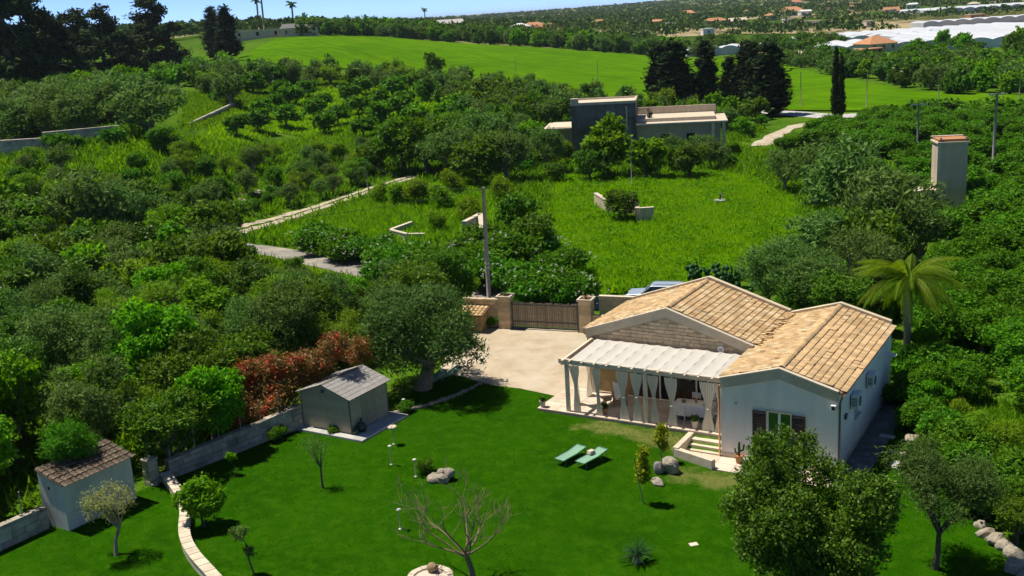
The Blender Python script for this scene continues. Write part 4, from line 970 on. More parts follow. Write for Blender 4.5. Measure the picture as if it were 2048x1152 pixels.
# ------------------------------------------------------------------ parked car behind the villa
def car(p, rz):
    o = thing('parked_car', 'silver-blue estate car parked on the lane behind the villa roof', 'car', p, rz)
    low_ = [(-2.1, .35), (-2.15, .75), (-2.0, .95), (-.95, 1.02), (1.95, 1.0), (2.1, .85), (2.12, .35)]
    body = MB()
    W = .86
    secs = []
    for y, ins, dz in ((-W, .05, -.02), (-W + .06, 0, 0), (W - .06, 0, 0), (W, .05, -.02)):
        secs.append([(x * (1 - ins * .3), y, z + (dz if z > .5 else 0)) for x, z in low_])
    vv = [p for s in secs for p in s]; n = len(low_)
    ff = [(i*n + j, i*n + (j+1) % n, (i+1)*n + (j+1) % n, (i+1)*n + j) for i in range(3) for j in range(n)] + [tuple(range(n))[::-1], tuple(range(3*n, 4*n))]
    body.add(vv, ff); obj('body', body, MT['car_paint'], o, bevel=.04, smooth=False)
    cab = MB(); cab.add([(-1.0, -.80, 1.0), (1.95, -.80, 1.0), (1.95, .80, 1.0), (-1.0, .80, 1.0), (-.35, -.66, 1.50), (1.70, -.66, 1.52), (1.70, .66, 1.52), (-.35, .66, 1.50)],
                        [(0, 1, 5, 4), (1, 2, 6, 5), (2, 3, 7, 6), (3, 0, 4, 7)]); obj('windows', cab, MT['glass'], o)
    rf = MB(); rf.add([(-.42, -.69, 1.49), (1.74, -.69, 1.51), (1.74, .69, 1.51), (-.42, .69, 1.49), (-.25, -.60, 1.57), (1.60, -.60, 1.59), (1.60, .60, 1.59), (-.25, .60, 1.57)],
                      [(3, 2, 1, 0), (4, 5, 6, 7), (0, 1, 5, 4), (1, 2, 6, 5), (2, 3, 7, 6), (3, 0, 4, 7)]); obj('roof', rf, MT['car_paint'], o, bevel=.03)
    pil = MB()
    for s in (-1, 1):
        for (x0, x1) in ((-1.0, -.35), (.45, .50), (1.95, 1.70)): pil.tube([(x0, s * .81, 1.0), (x1, s * .67, 1.5)], .035, 6)
    obj('pillars', pil, MT['car_paint'], o)
    for x in (-1.35, 1.35):
        for s in (-1, 1):
            wl = MB(); wl.prism([(x + .32 * math.cos(k * math.pi / 10), .32 + .32 * math.sin(k * math.pi / 10)) for k in range(20)], 'y', s * .90 - .11, s * .90 + .11 - .1 * (s > 0)); w_ = obj('wheel', wl, MT['rubber'], o)
            rm = MB(); rm.prism([(x + .2 * math.cos(k * math.pi / 8), .32 + .2 * math.sin(k * math.pi / 8)) for k in range(16)], 'y', s * .915 - .10, s * .915 + .10 - .09 * (s > 0)); obj('rim', rm, MT['post_metal'], w_)
    for s in (-1, 1):
        obj('headlight', MB().box(-2.14, -2.0, s * .62 - .14, s * .62 + .14, .70, .84), MT['white'], o, bevel=.03); obj('tail_light', MB().box(1.98, 2.11, s * .68 - .10, s * .68 + .10, .78, .98), MT['red_barn'], o, bevel=.03)
        obj('roof_rail', MB().tube([(-.2, s * .56, 1.58), (0, s * .56, 1.63), (1.4, s * .56, 1.645), (1.55, s * .56, 1.60)], .018, 6), MT['metal'], o)
    obj('bumper', MB().box(-2.2, -2.05, -.78, .78, .32, .55).box(2.05, 2.18, -.78, .78, .32, .55), MT['metal'], o, bevel=.03)
cp = flat(1316, 612); car((cp[0], cp[1], T(cp[0], cp[1]) + .04), grz + .05)

# ------------------------------------------------------------------ sun loungers
def lounger(p, rz, label, tilt=.30, raised=True, group='sea-green sun loungers'):
    """head end towards +x, backrest nearly flat"""
    o = thing('sun_lounger', label, 'sun lounger', p, rz, group); hw_ = .31
    zf = .36; o.scale = (.86, .86, .9)
    def P_(x):                                            # height of the bed along its length
        return zf + (tilt * (x - .15) if x > .15 else (-.06 * max(0, -x - .75)))
    xs = [-.98, -.85, -.6, -.3, 0, .15, .4, .7, .98]
    seg = [x for x in xs if x <= .15]; bk = [x for x in xs if x >= .15]
    for nm, ss in (('seat', seg), ('backrest', bk)):
        q = MB(); vv = [];
        for x in ss:
            for y in np.linspace(-hw_ + .02, hw_ - .02, 7): vv.append((x, y, P_(x) - .02 * math.cos(y / hw_ * math.pi / 2)))
        q.add(vv, [(i*7 + j, (i+1)*7 + j, (i+1)*7 + j + 1, i*7 + j + 1) for i in range(len(ss) - 1) for j in range(6)]); obj(nm, q, MT['green_sling'], o, smooth=True)
        fr_ = MB(); fr_.tube([(x, -hw_, P_(x)) for x in ss], .02, 6).tube([(x, hw_, P_(x)) for x in ss], .02, 6).tube([(ss[-1] if nm == 'backrest' else ss[0], -hw_, P_(ss[-1] if nm == 'backrest' else ss[0])), (ss[-1] if nm == 'backrest' else ss[0], hw_, P_(ss[-1] if nm == 'backrest' else ss[0]))], .02, 6); obj('frame', fr_, MT['green_frame'], o)
    for x, dx in ((-.75, -.10), (.35, .12)):
        for s in (-1, 1): obj('leg', MB().tube([(x, s * (hw_ - .02), P_(x)), (x + dx, s * (hw_ - .02), 0)], .018, 6), MT['green_frame'], o)
    for s in (-1, 1): obj('backrest_strut', MB().tube([(.85, s * (hw_ - .03), P_(.85)), (.95, s * (hw_ - .03), 0)], .016, 6), MT['green_frame'], o)
    return o
def lz(u, v): q = flat(u, v); return (float(q[0]), float(q[1]), T(q[0], q[1]) + .035)
lounger(lz(1142, 921), R(48), 'sea-green sun lounger with an empty bed on the lawn', group='sun loungers on the lawn', tilt=.12)
lounger(lz(1184, 926), R(46), 'sea-green sun lounger carrying a folded pale towel', group='sun loungers on the lawn', tilt=.14)
tl = lz(1184, 922); tw = thing('folded_towel', 'folded pale beige towel lying on the right lawn lounger', 'towel', (tl[0] - .02, tl[1] + .02, tl[2] + .35), R(40))
for k in range(3): obj('fold', MB().box(-.17 + .01 * k, .17 - .012 * k, -.13 + .008 * k, .13, .05 * k, .05 * k + .046), MT['cap'], tw, bevel=.02)
lounger(lz(873, 768), R(58), 'green sun lounger in the shade right against the big olive trunk', group='sun loungers under the olive', tilt=.35)
lounger(lz(898, 760), R(40), 'green sun lounger in the shade nearer the drive', group='sun loungers under the olive', tilt=.35)

# ------------------------------------------------------------------ furniture under the pergola
def fp(a, b, z=.15): x, y = hw(a, b); return (x, y, z)
tb = thing('dining_table', 'long dining table under a white cloth beneath the pergola', 'table', fp(-2.35, 2.75), -TH + .12)
obj('table_top', MB().box(-.95, .95, -.5, .5, .70, .74), MT['wood_door'], tb)
for x in (-.85, .85):
    for y in (-.42, .42): obj('leg', MB().box(x - .035, x + .035, y - .035, y + .035, 0, .70), MT['wood_door'], tb)
ct = MB(); vv = []; per = []
for k in range(48):
    t = k / 48 * 4; s = t % 1; sd_ = int(t); c = [(-1, -1), (1, -1), (1, 1), (-1, 1)]; p_, q_ = np.array(c[sd_]), np.array(c[(sd_ + 1) % 4]); per.append((p_ + (q_ - p_) * s))
for r_, (z, g_) in enumerate(((.752, 0), (.752, 1.0), (.60, 1.03), (.42, 1.06), (.28, 1.08))):
    for k, c in enumerate(per): 
        w = 1 + (.035 * math.sin(k * 1.9) if z < .7 else 0) * (1.1 - z) * 1.5
        vv.append((c[0] * .98 * g_ * w if r_ else 0, c[1] * .53 * g_ * w if r_ else 0, z + (-.05 * max(0, abs(c[0]) + abs(c[1]) - 1.6) * 2.2 if z < .4 else 0)))
ct.add(vv, [(r_ * 48 + k, r_ * 48 + (k + 1) % 48, (r_ + 1) * 48 + (k + 1) % 48, (r_ + 1) * 48 + k) for r_ in range(4) for k in range(48)])
x, y, z = fp(-2.35, 2.75); tag(obj('tablecloth', ct, MT['cloth'], loc=(x, y, z), rot=-TH + .12, smooth=True), 'white tablecloth draped over the pergola dining table', 'tablecloth')
def chair(p, rz, label):
    o = thing('folding_chair', label, 'chair', p, rz, 'white chairs round the dining table')
    for k in range(4): obj('seat_slat', MB().box(-.20, .20, -.20 + k * .10, -.11 + k * .10, .43, .45), MT['white'], o)
    for k in range(3): obj('back_slat', MB().box(-.20, .20, .20, .22, .62 + k * .10, .70 + k * .10), MT['white'], o)
    for s in (-1, 1):
        obj('leg', MB().tube([(s * .22, .21, .92), (s * .22, .20, .45), (s * .22, -.20, 0)], .016, 6), MT['white'], o); obj('leg', MB().tube([(s * .19, -.18, .44), (s * .19, .22, 0)], .016, 6), MT['white'], o)
    return o
chair(fp(-2.75, 1.95), -TH + math.pi, 'white folding chair at the table behind the front curtain')
chair(fp(-1.15, 2.65), -TH - math.pi / 2 + .1, 'white folding chair at the house end of the dining table')
chair(fp(-2.65, 3.65), -TH, 'white folding chair on the wall side of the dining table, left one')
chair(fp(-1.85, 3.62), -TH, 'white folding chair on the wall side of the dining table, right one')
for k, (a, b, rr_, h_, mm, lab) in enumerate([(-2.9, 2.75, .13, .10, 'wicker', 'wicker bowl on the dining table, near its left end'), (-2.3, 2.85, .07, .22, 'terracotta', 'terracotta jug in the middle of the dining table'), (-1.75, 2.7, .15, .06, 'cap', 'wide pale dish on the dining table, near the house')]):
    x, y, z = fp(a, b, .905); tag(obj('serving_bowl', MB().lathe([(rr_ * .5, 0), (rr_ * .9, h_ * .5), (rr_, h_), (rr_ * .9, h_), (rr_ * .75, h_ * .5), (.02, h_ * .25)], 14), MT[mm], loc=(x, y, z), smooth=True), lab, 'bowl')
ar = thing('armchair', 'wicker armchair draped with a white throw under the pergola', 'armchair', fp(-6.55, 3.1), -TH + .5)
obj('seat', MB().box(-.34, .34, -.32, .32, .30, .42), MT['wicker'], ar, bevel=.03); obj('backrest', MB().prism([(.26, .35), (.36, .35), (.52, 1.05), (.44, 1.07)], 'x', -.34, .34), MT['wicker'], ar, bevel=.03)
for s in (-1, 1): obj('armrest', MB().box(s * .36 - .05, s * .36 + .05, -.30, .34, .58, .64), MT['wicker'], ar, bevel=.02)
for x in (-.32, .32):
    for y in (-.28, .28): obj('leg', MB().box(x - .03, x + .03, y - .03, y + .03, 0, .58 if y < 0 else .35), MT['wicker'], ar)
th_ = MB(); vv = []
for i in range(9):
    t = i / 8
    for j in range(9):
        s = j / 8 - .5
        y, z = ((.50 - .02 * t, 1.09 - 1.0 * t * .0) if i == 0 else ((.40 - .22 * min(1, t * 1.6), 1.06 - .62 * min(1, t * 1.6)) if t < .625 else (.16 - 1.3 * (t - .625), .44 - (.25 * (t - .8) if t > .8 else 0))))
        vv.append((s * .62 + .03 * math.sin(5 * t + 3 * s), y - .03, z + .02 * math.sin(9 * s + 4 * t)))
th_.add(vv, [(i*9 + j, i*9 + j + 1, (i+1)*9 + j + 1, (i+1)*9 + j) for i in range(8) for j in range(8)])
x, y, z = fp(-6.55, 3.1); tag(obj('throw', th_, MT['cloth'], loc=(x, y, z), rot=-TH + .5, smooth=True), 'white throw spread over the wicker armchair', 'throw')
st_ = thing('stool', 'round wooden stool beside the wicker armchair', 'stool', fp(-7.0, 2.55), 0); obj('seat', MB().lathe([(.22, .40), (.24, .42), (.24, .46), (.22, .47)], 14), MT['wicker'], st_)
for k in range(3): obj('leg', MB().tube([(.14 * math.cos(k * 2.1), .14 * math.sin(k * 2.1), .41), (.20 * math.cos(k * 2.1), .20 * math.sin(k * 2.1), 0)], .02, 6), MT['wicker'], st_)
def pot(p, r_, h, label, mat='cap', plant=None, cat='flower pot'):
    o = thing('flower_pot', label, cat, p, 0)
    obj('pot', MB().lathe([(r_ * .7, 0), (r_ * .95, h * .9), (r_ * 1.05, h * .9), (r_ * 1.05, h), (r_ * .9, h), (r_ * .88, h * .86), (.01, h * .84)], 14), MT[mat], o, smooth=False)
    return o
POTS = [(pot(fp(-10.15, 1.35), .17, .34, 'pale pot with a dark plant at the outer corner of the patio'), .17, .34, 'dark'),
        (pot(fp(-6.7, 1.62), .15, .32, 'brown lantern pot on the patio below the second curtain', 'terracotta'), .15, .32, 'dark'),
        (pot(fp(-1.85, 1.5), .19, .40, 'cream pot with a plant at the top of the steps'), .19, .40, 'dark'),
        (pot((*hw(1.0, -.45), -.39), .20, .38, 'terracotta pot with a small cactus against the white wall', 'terracotta'), .20, .38, 'cactus')]
# sling chair on the lower patio
dk = thing('deck_chair', 'white and grey folding deck chair on the lower patio by the cactus', 'chair', (*hw(1.75, -.85), -.39), -TH + .7)
q = MB(); pr = [(-.55, .34), (-.30, .26), (-.05, .24), (.15, .40), (.38, .80), (.46, .98)]; q.add([(s * .24, -x, z) for x, z in pr for s in (-1, 1)], [(2*i, 2*i + 1, 2*i + 3, 2*i + 2) for i in range(5)]); obj('sling', q, MT['cloth'], dk, smooth=True)
for s in (-1, 1):
    obj('frame_rail', MB().tube([(s * .27, .60, .02), (s * .27, .1, .34), (s * .27, -.48, 1.0)], .02, 6), MT['post_metal'], dk); obj('frame_rail', MB().tube([(s * .25, -.45, .02), (s * .25, .1, .34), (s * .25, .58, .36)], .02, 6), MT['post_metal'], dk)
obj('crossbar', MB().tube([(-.27, -.48, 1.0), (.27, -.48, 1.0)], .02, 6).tube([(-.25, -.45, .03), (.25, -.45, .03)], .02, 6), MT['post_metal'], dk)

# ------------------------------------------------------------------ garden lamps
def mushroom_lamp(p, h, label, flower=False):
    o = thing('garden_lamp', label, 'garden lamp', p, 0, 'garden lamps on the lawn')
    obj('stem', MB().tube([(0, 0, -.05), (0, 0, h)], .022, 8), MT['fascia'], o); obj('foot', MB().lathe([(.08, 0), (.08, .03), (.035, .05)], 10), MT['post_metal'], o)
    if flower:
        for k in range(6): obj('petal', MB().lathe([(.02, h - .02), (.10, h), (.12, h + .05), (.08, h + .10), (.01, h + .11)], 8, (.13 * math.cos(k * 1.05), .13 * math.sin(k * 1.05))), MT['cap'], o, smooth=True)
    else:
        obj('shade', MB().lathe([(.03, h - .03), (.085, h), (.10, h + .02), (.08, h + .045), (.035, h + .06), (.01, h + .065)], 14), MT['opaque_lamp'], o, smooth=True)
mushroom_lamp(lz(783, 931), .92, 'white topped garden lamp on the lawn nearest the shed')
mushroom_lamp(lz(801, 1060), .85, 'white topped garden lamp beside the bare tree')
mushroom_lamp(lz(788, 890), .85, 'garden lamp with a flower-shaped pale head by the shed corner', True)
mushroom_lamp(lz(809, 822), .6, 'low white garden lamp on the stone edging under the olive')
mushroom_lamp(lz(832, 955), .82, 'pale flat topped garden lamp beside the rockery')

# ------------------------------------------------------------------ rocks
def rock(u, v, s, label, seed, sq=(1, 1, .7), mat='rock', lift=.3, group=None, rz=0):
    p = lz(u, v); o = tag(obj('boulder', MB().rock((0, 0, 0), (s * sq[0], s * sq[1], s * sq[2]), seed, 3), MT[mat], loc=(p[0], p[1], p[2] + s * sq[2] * lift), rot=rz), label, 'rock', group); return o
rock(1340, 928, .45, 'big pale boulder leaning on the retaining wall', 3, (.8, 1.1, 1.05), lift=.55, rz=.5)
rock(1314, 952, .36, 'flat pale boulder lying below the big leaning one', 5, (.75, 1.1, .6), rz=.3)
rock(1318, 930, .33, 'dark wet-looking boulder between the two pale ones', 6, (.8, .8, 1.1), mat='asphalt', lift=.6)
rng = random.Random(12)
for k in range(12):
    a = k * .7; rr_ = rng.uniform(.1, .55); p = lz(884, 962); s = rng.uniform(.18, .38)
    tag(obj('rockery_stone', MB().rock((0, 0, 0), (s, s * .9, s * .8), 60 + k), MT['rock'], loc=(p[0] + rr_ * math.cos(a), p[1] + rr_ * .8 * math.sin(a), p[2] + .12 + (.22 if k < 3 else 0)), rot=a), ords[k] + ' stone of the little lawn rockery, counted round from the right', 'rock', 'stones of the rockery')
for k, (u, v, s) in enumerate([(1828, 866, .42), (1836, 885, .3), (1963, 1035, .3), (1975, 1052, .38), (1992, 1066, .45), (2010, 1078, .4), (2030, 1092, .42), (2036, 1118, .55), (2058, 1135, .45), (1856, 910, .25)]):
    rock(u, v, s, ords[k] + ' pale limestone boulder along the right edge of the lawn, counting away from the house', 80 + k, (1.1, .85, .65), group='boulders edging the lawn', rz=k)
for k in range(22):                                                        # stone edging under the olive
    t = k / 21; u = 792 + t * 168; v = 826 - 16 * math.sin(t * 1.6) - 40 * t ** 2.2
    p = lz(u, v); s = rng.uniform(.14, .24)
    tag(obj('edging_stone', MB().rock((0, 0, 0), (s * 1.3, s, s * .55), 120 + k, 1), MT['rock'], loc=(p[0], p[1], p[2] + .04), rot=rng.uniform(0, 3)), (ords[k] if k < len(ords) else 'last') + ' flat edging stone under the olive, counting from the shed', 'stone', 'edging stones under the olive')
for k in range(26):                                                        # rubble heap by the track
    u, v = 425 + k * 5.3 + rng.uniform(-2, 2), 0; v = 418 - (u - 425) * .34 + rng.uniform(-8, 8); p = place(u, v); s = rng.uniform(.35, .75)
    tag(obj('rubble_stone', MB().rock((0, 0, 0), (s * 1.2, s, s * .6), 160 + k, 1), MT['rock'], loc=(p[0], p[1], p[2] + .1), rot=rng.uniform(0, 3)), ords[k] + ' pale rubble stone of the heap above the dirt track, counting from its left end', 'stone', 'rubble heap above the dirt track')
# stepping stones, manhole lid, small slab
p = lz(1796, 890); tag(obj('stepping_stone', MB().box(-.42, .42, -.18, .18, -.03, .03), MT['cap'], loc=p, rot=-TH, bevel=.015), 'rectangular pale stepping stone in the grass right of the house', 'stone')
p = lz(1801, 915); lid = thing('well_cover', 'round pale concrete cover in the grass right of the house', 'cover', p, 0); obj('disc', MB().lathe([(.46, -.05), (.48, .03), (.46, .05), (.01, .055)], 24), MT['concrete'], lid); obj('handle', MB().box(-.08, .08, -.02, .02, .056, .08), MT['metal'], lid)
p = lz(1387, 1071); tag(obj('stepping_stone', MB().box(-.17, .17, -.13, .13, -.02, .025), MT['cap'], loc=p, rot=.2, bevel=.01), 'small square slab lying alone on the open lawn', 'stone')
p = lz(1775, 858); tag(obj('stepping_stone', MB().box(-.35, .35, -.18, .18, -.03, .03), MT['concrete'], loc=p, rot=-TH, bevel=.015), 'shaded stepping stone beside the slate path', 'stone')
# round planter at the bottom edge with an amphora
p = lz(862, 1175); pl_ = thing('round_planter', 'round cream stone planter ring at the bottom of the lawn', 'planter', p, 0)
for k in range(18):
    a0, a1 = k * math.pi / 9 + .01, (k + 1) * math.pi / 9 - .01
    obj('ring_stone', MB().prism([(r_ * math.cos(a), r_ * math.sin(a)) for r_, a in ((.62, a0), (.86, a0), (.86, a1), (.62, a1))], 'z', -.1, .42 + .01 * (k % 2)), MT['cap'], pl_, bevel=.015)
obj('planter_soil', MB().lathe([(.01, .3), (.63, .3), (.62, .36), (.01, .38)], 18), MT['patio'], pl_)
am = thing('amphora', 'small round clay amphora lying on the stone planter', 'amphora', (p[0] + .05, p[1] + .45, p[2] + .52), .4); a_ = obj('body', MB().lathe([(.02, -.20), (.12, -.17), (.19, -.05), (.19, .06), (.12, .17), (.07, .21), (.09, .27), (.07, .28)], 14), MT['wicker'], am, smooth=True); a_.rotation_euler = (1.2, 0, .4)
hd = obj('handle', MB().tube([(.08, 0, .24), (.17, 0, .22), (.19, 0, .10)], .018, 6), MT['wicker'], am); hd.rotation_euler = (1.2, 0, .4)
# hose reel by the gate
hr_ = thing('hose_reel', 'coiled grey garden hose leaning at the foot of the right gate pillar', 'hose', (*(PIL[1] - gn * .55 + gd * .1), 0), grz)
for k in range(3): obj('coil', MB().tube([(.22 * math.cos(t * math.pi / 8), -.04 * k, .26 + .22 * math.sin(t * math.pi / 8)) for t in range(17)], .022, 6), MT['post_metal'], hr_, smooth=True)

yh = lz(1848, 838); tag(obj('yellow_hose', MB().tube([(0, 0, .02), (.1, .3, .35), (.05, .5, .75), (.25, .8, .9), (.1, 1.3, .95), (.2, 1.8, 1.0)], .035, 6), surf('yellow plastic', (.75, .62, .03), (.68, .55, .03), scale=3, rough=.4), loc=yh, smooth=True), 'bright yellow hose hanging over the hedge right of the slate path', 'hose')
# ------------------------------------------------------------------ abandoned house in the middle distance
def gp(u, v, up=0.0): return place(u, v, up)
A0, A1 = np.array(gp(1146, 318)[:2]), np.array(gp(1274, 318)[:2])
ad = (A1 - A0) / np.linalg.norm(A1 - A0); AW = float(np.linalg.norm(A1 - A0)); arz = math.atan2(ad[1], ad[0])
az = T(*A0)
ah = thing('abandoned_house', 'derelict flat roofed house with a dark streaked tall block and low side roofs', 'house', (*A0, az), arz)
HH = 7.4
obj('tall_block', MB().box(0, AW, 0, 7.5, -1, HH - .35), MT['dark_concrete'], ah)
obj('parapet', MB().box(-.06, AW + .06, -.06, .25, HH - .349, HH).box(-.06, AW + .06, 7.25, 7.56, HH - .349, HH).box(-.06, .25, .25, 7.25, HH - .349, HH).box(AW - .25, AW + .06, .25, 7.25, HH - .349, HH), MT['beige_render'], ah)
obj('roof_deck', MB().box(.25, AW - .25, .25, 7.25, HH - .34, HH - .22), MT['cap'], ah)
obj('corner_stub', MB().box(-.02, 1.0, .0, .9, HH + .001, HH + .55), MT['beige_render'], ah)
obj('drain_pipe', MB().tube([(AW * .86, -.10, 2.0), (AW * .86, -.10, HH - .7)], .10, 8), MT['cap'], ah)
RWd = 11.0
obj('right_wing', MB().box(AW + .02, AW + RWd, .8, 8.5, -1, 4.1), MT['beige_render'], ah)
rr_ = obj('right_roof', MB().box(AW + .03, AW + RWd + .9, -.6, 8.9, 4.101, 4.32), MT['cap'], ah)
obj('upper_roof', MB().box(AW + .03, AW + RWd - .6, 1.6, 8.0, 4.321, 4.75), MT['cap'], ah)
obj('back_parapet', MB().box(AW + .03, AW + RWd - .3, 8.01, 8.35, 4.321, 5.7), MT['beige_render'], ah)
obj('left_wing', MB().box(-3.2, -.02, 2.0, 8.0, -1, 3.9), MT['beige_render'], ah)
obj('left_roof', MB().box(-3.9, -.03, .6, 8.4, 3.901, 4.12), MT['cap'], ah); obj('roof_deck', MB().box(-3.3, -.05, 1.2, 8.0, 4.121, 4.2), MT['cap'], ah)
for x in (AW + 3.2, AW + 6.6): o = obj('window', MB().box(x, x + 1.1, .74, .795, 1.2, 2.7), MT['dark'], ah); obj('sill', MB().box(x - .1, x + 1.2, .68, .79, 1.08, 1.19), MT['cap'], o)
obj('porch_post', MB().box(AW + RWd + .2, AW + RWd + .6, -.4, .0, -.5, 4.1), MT['cap'], ah); obj('porch_post', MB().box(AW + RWd - 1.2, AW + RWd - .8, -.4, .0, -.5, 4.1), MT['cap'], ah)
# ------------------------------------------------------------------ concrete tower by the orchard
t0 = np.array(flat(1872, 428)[:2]); t1 = np.array(flat(1926, 425)[:2]); td = (t1 - t0) / np.linalg.norm(t1 - t0); TWd = 2.55
tw_ = thing('concrete_tower', 'square beige rendered tower with a tiled cap in the orchard', 'tower', (*t0, T(*t0)), -.14)
obj('shaft', MB().box(0, TWd, 0, 2.3, -.5, 6.35), MT['beige_render'], tw_)
obj('cornice', MB().box(-.14, TWd + .14, -.14, 2.44, 6.351, 6.52), MT['cap'], tw_, bevel=.02)
obj('roof_slab', MB().box(-.02, TWd + .02, -.02, 2.32, 6.521, 6.75), MT['terracotta'], tw_)
obj('roof_rim', MB().box(-.10, TWd + .10, 2.0, 2.40, 6.751, 6.83), MT['cap'], tw_)
for x in (.1, TWd - .25): obj('corner_stud', MB().box(x, x + .15, -.05, .1, 6.751, 6.95), MT['cap'], tw_)
obj('corner_strip', MB().box(-.07, .22, -.06, -.001, -.5, 6.35), MT['cap'], tw_)  # pale strip down the left front corner of the shaft
obj('annex', MB().box(-1.7, -.01, .2, 2.0, -.5, 2.0), MT['beige_render'], tw_); obj('annex_roof', MB().box(-1.85, -.012, .05, 2.15, 2.001, 2.15), MT['cap'], tw_)
# ------------------------------------------------------------------ ruins in the meadow
def low_ruin(name, label, pts, h, th, cat='wall', mat='concrete'):
    """open run of low walls through ground points"""
    w = [np.array(p[:2]) for p in pts]; z = T(*w[0]); o = thing(name, label, cat, (*w[0], z), 0)
    for i in range(len(w) - 1):
        a, b = w[i] - w[0], w[i+1] - w[0]; t = (b - a) / np.linalg.norm(b - a); n = np.array([-t[1], t[0]]) * th / 2; a = a + t * th * .5 * (i > 0)
        obj('wall_run', MB().prism([tuple(a + n), tuple(a - n), tuple(b - n), tuple(b + n)], 'z', -.5, h - .06), MT[mat], o)
        n2 = n * 1.25; obj('coping', MB().prism([tuple(a + n2), tuple(a - n2), tuple(b - n2), tuple(b + n2)], 'z', h - .059, h + .02), MT['cap'], o)
    return o
low_ruin('water_basin', 'low concrete basin walls overgrown beside the lane', [gp(824, 458), gp(782, 476), gp(815, 482), gp(850, 480)], .75, .3)
low_ruin('ruined_shed', 'broken low concrete outhouse wall behind the utility pole', [gp(930, 470), gp(948, 460), gp(962, 452), gp(966, 485)], 1.3, .4)
low_ruin('ruined_wall', 'ruined grey wall fragment standing in the meadow', [gp(1192, 412), gp(1215, 428), gp(1272, 432), gp(1276, 446), gp(1308, 444)], 1.4, .35, mat='beige_render')
wh = gp(1441, 408); ob = thing('water_pump', 'small dark pump stump standing alone in the meadow', 'pump', wh, .3)
obj('base', MB().box(-.5, .5, -.5, .5, -.1, .45), MT['concrete'], ob, bevel=.03); obj('pipe', MB().tube([(0, 0, .45), (0, 0, 1.0), (.35, 0, 1.05)], .09, 8), MT['metal'], ob)
# ------------------------------------------------------------------ old estate wall on the hillside
ow = [gp(-30, 318), gp(90, 300), gp(240, 278)]
for k, lab in enumerate(('old mossy stone wall under the olive hedge, nearer end', 'old mossy stone wall under the olive hedge, far end')):
    block_wall('estate_wall', lab, ow[k], ow[k+1], 2.2, .6, seed=30 + k, bl=(1.3, 2.4), bh=(.5, .75), z=min(T(*ow[k][:2]), T(*ow[k+1][:2])))
ow2 = [gp(378, 250), gp(468, 214)]
block_wall('estate_wall', 'thin pale wall climbing beside the small orchard', ow2[0], ow2[1], .30, .45, seed=33, bl=(1.5, 2.6), bh=(.4, .6), mat='wall_grey', z=T(*ow2[0][:2]), h1=max(.5, T(*ow2[1][:2]) - T(*ow2[0][:2]) + .3))
# ------------------------------------------------------------------ far houses
def far_house(u, v, w, d, h, rh, label, rz=0.0, roof='hip', wall='far_wall', rmat='far_roof', wins=3, name='far_house', cat='house'):
    if u > 1000 and v < 62: w, d, h, rh = w * .72, d * .72, h * .8, rh * .75
    p = gp(u, v); o = thing(name, label, cat, (p[0], p[1], p[2]), rz)
    obj('wall', MB().box(-w / 2, w / 2, -d / 2, d / 2, -2, h), MT[wall], o); e = .4
    m = MB()
    if roof == 'hip':
        i = min(d, w) / 2 * .95; m.add([(-w/2 - e, -d/2 - e, h + .01), (w/2 + e, -d/2 - e, h + .01), (w/2 + e, d/2 + e, h + .01), (-w/2 - e, d/2 + e, h + .01), (-w/2 + i, 0, h + rh), (w/2 - i, 0, h + rh)],
                                     [(0, 1, 5, 4), (1, 2, 5), (2, 3, 4, 5), (3, 0, 4), (3, 2, 1, 0)])
    elif roof == 'gable':
        m.prism([(-d/2 - e, h + .01), (0, h + rh), (d/2 + e, h + .01)], 'x', -w/2 - e, w/2 + e)
    else:
        m.box(-w/2 - .2, w/2 + .2, -d/2 - .2, d/2 + .2, h + .01, h + .4)
    obj('roof', m, MT[rmat], o)
    for k in range(wins):
        x = -w / 2 + w * (k + .5) / wins; q = obj('window', MB().box(x - .5, x + .5, -d/2 - .04, -d/2 - .005, h * .35, h * .35 + 1.3), MT['glass'], o)
    return o
far_house(1750, 104, 10.5, 9, 2.8, 2.5, 'farmhouse with a bright orange pyramid roof among the trees', .3)
far_house(1738, 113, 7, 4, 2.0, .8, 'low pink-walled annex in front of the orange roofed farmhouse', .3, 'flat', 'terracotta')
far_house(555, 58, 22, 14, 4.5, 4.0, 'pink roofed hilltop villa beside the two palms', .5, 'gable', 'far_wall', 'terracotta', 4)
far_house(518, 76, 20, 7, 2.6, .5, 'long low stone barn at the top of the field', .1, 'flat', 'beige_render', 'cap')
far_house(600, 72, 12, 6, 3.0, 1.6, 'grey roofed shed beside the hilltop villa', -.2, 'gable', 'beige_render', 'slate')
far_house(350, 57, 12, 8, 4.5, .4, 'grey flat roofed house on the skyline right of the dark pines', .1, 'flat', 'concrete', 'concrete')
far_house(900, 60, 16, 10, 4.0, 2.4, 'dark red barn with a pale roof behind the treeline', .3, 'gable', 'red_barn', 'concrete', 0)
far_house(1068, 62, 14, 8, 3.5, 2, 'small pale house right of the red barn', .2, 'hip')
far_house(1255, 52, 18, 9, 4.0, .5, 'long white flat house on the far slope', -.1, 'flat', 'white', 'white')
far_house(1335, 58, 12, 8, 4.0, .4, 'white cube house left of the pale farm sheds', .2, 'flat', 'white', 'white')
far_house(1375, 34, 20, 12, 4.5, 3.5, 'brown roofed villa high on the far slope', -.3, 'hip', 'far_wall', 'terracotta', 4)
far_house(1430, 52, 20, 10, 4.0, 2.5, 'wide beige farmhouse with a low clay roof', .1, 'hip')
far_house(1475, 54, 14, 9, 4.5, 2.5, 'pale two part cottage right of the wide farmhouse', -.2, 'gable', 'far_wall', 'cap')
far_house(1582, 32, 24, 12, 5.0, 4.0, 'large white villa with a red roof on the far slope', .1, 'hip', 'white', 'far_roof', 4)
far_house(1592, 11, 20, 12, 5.0, 4, 'pink roofed house near the top of the slope', .2, 'hip', 'white', 'terracotta')
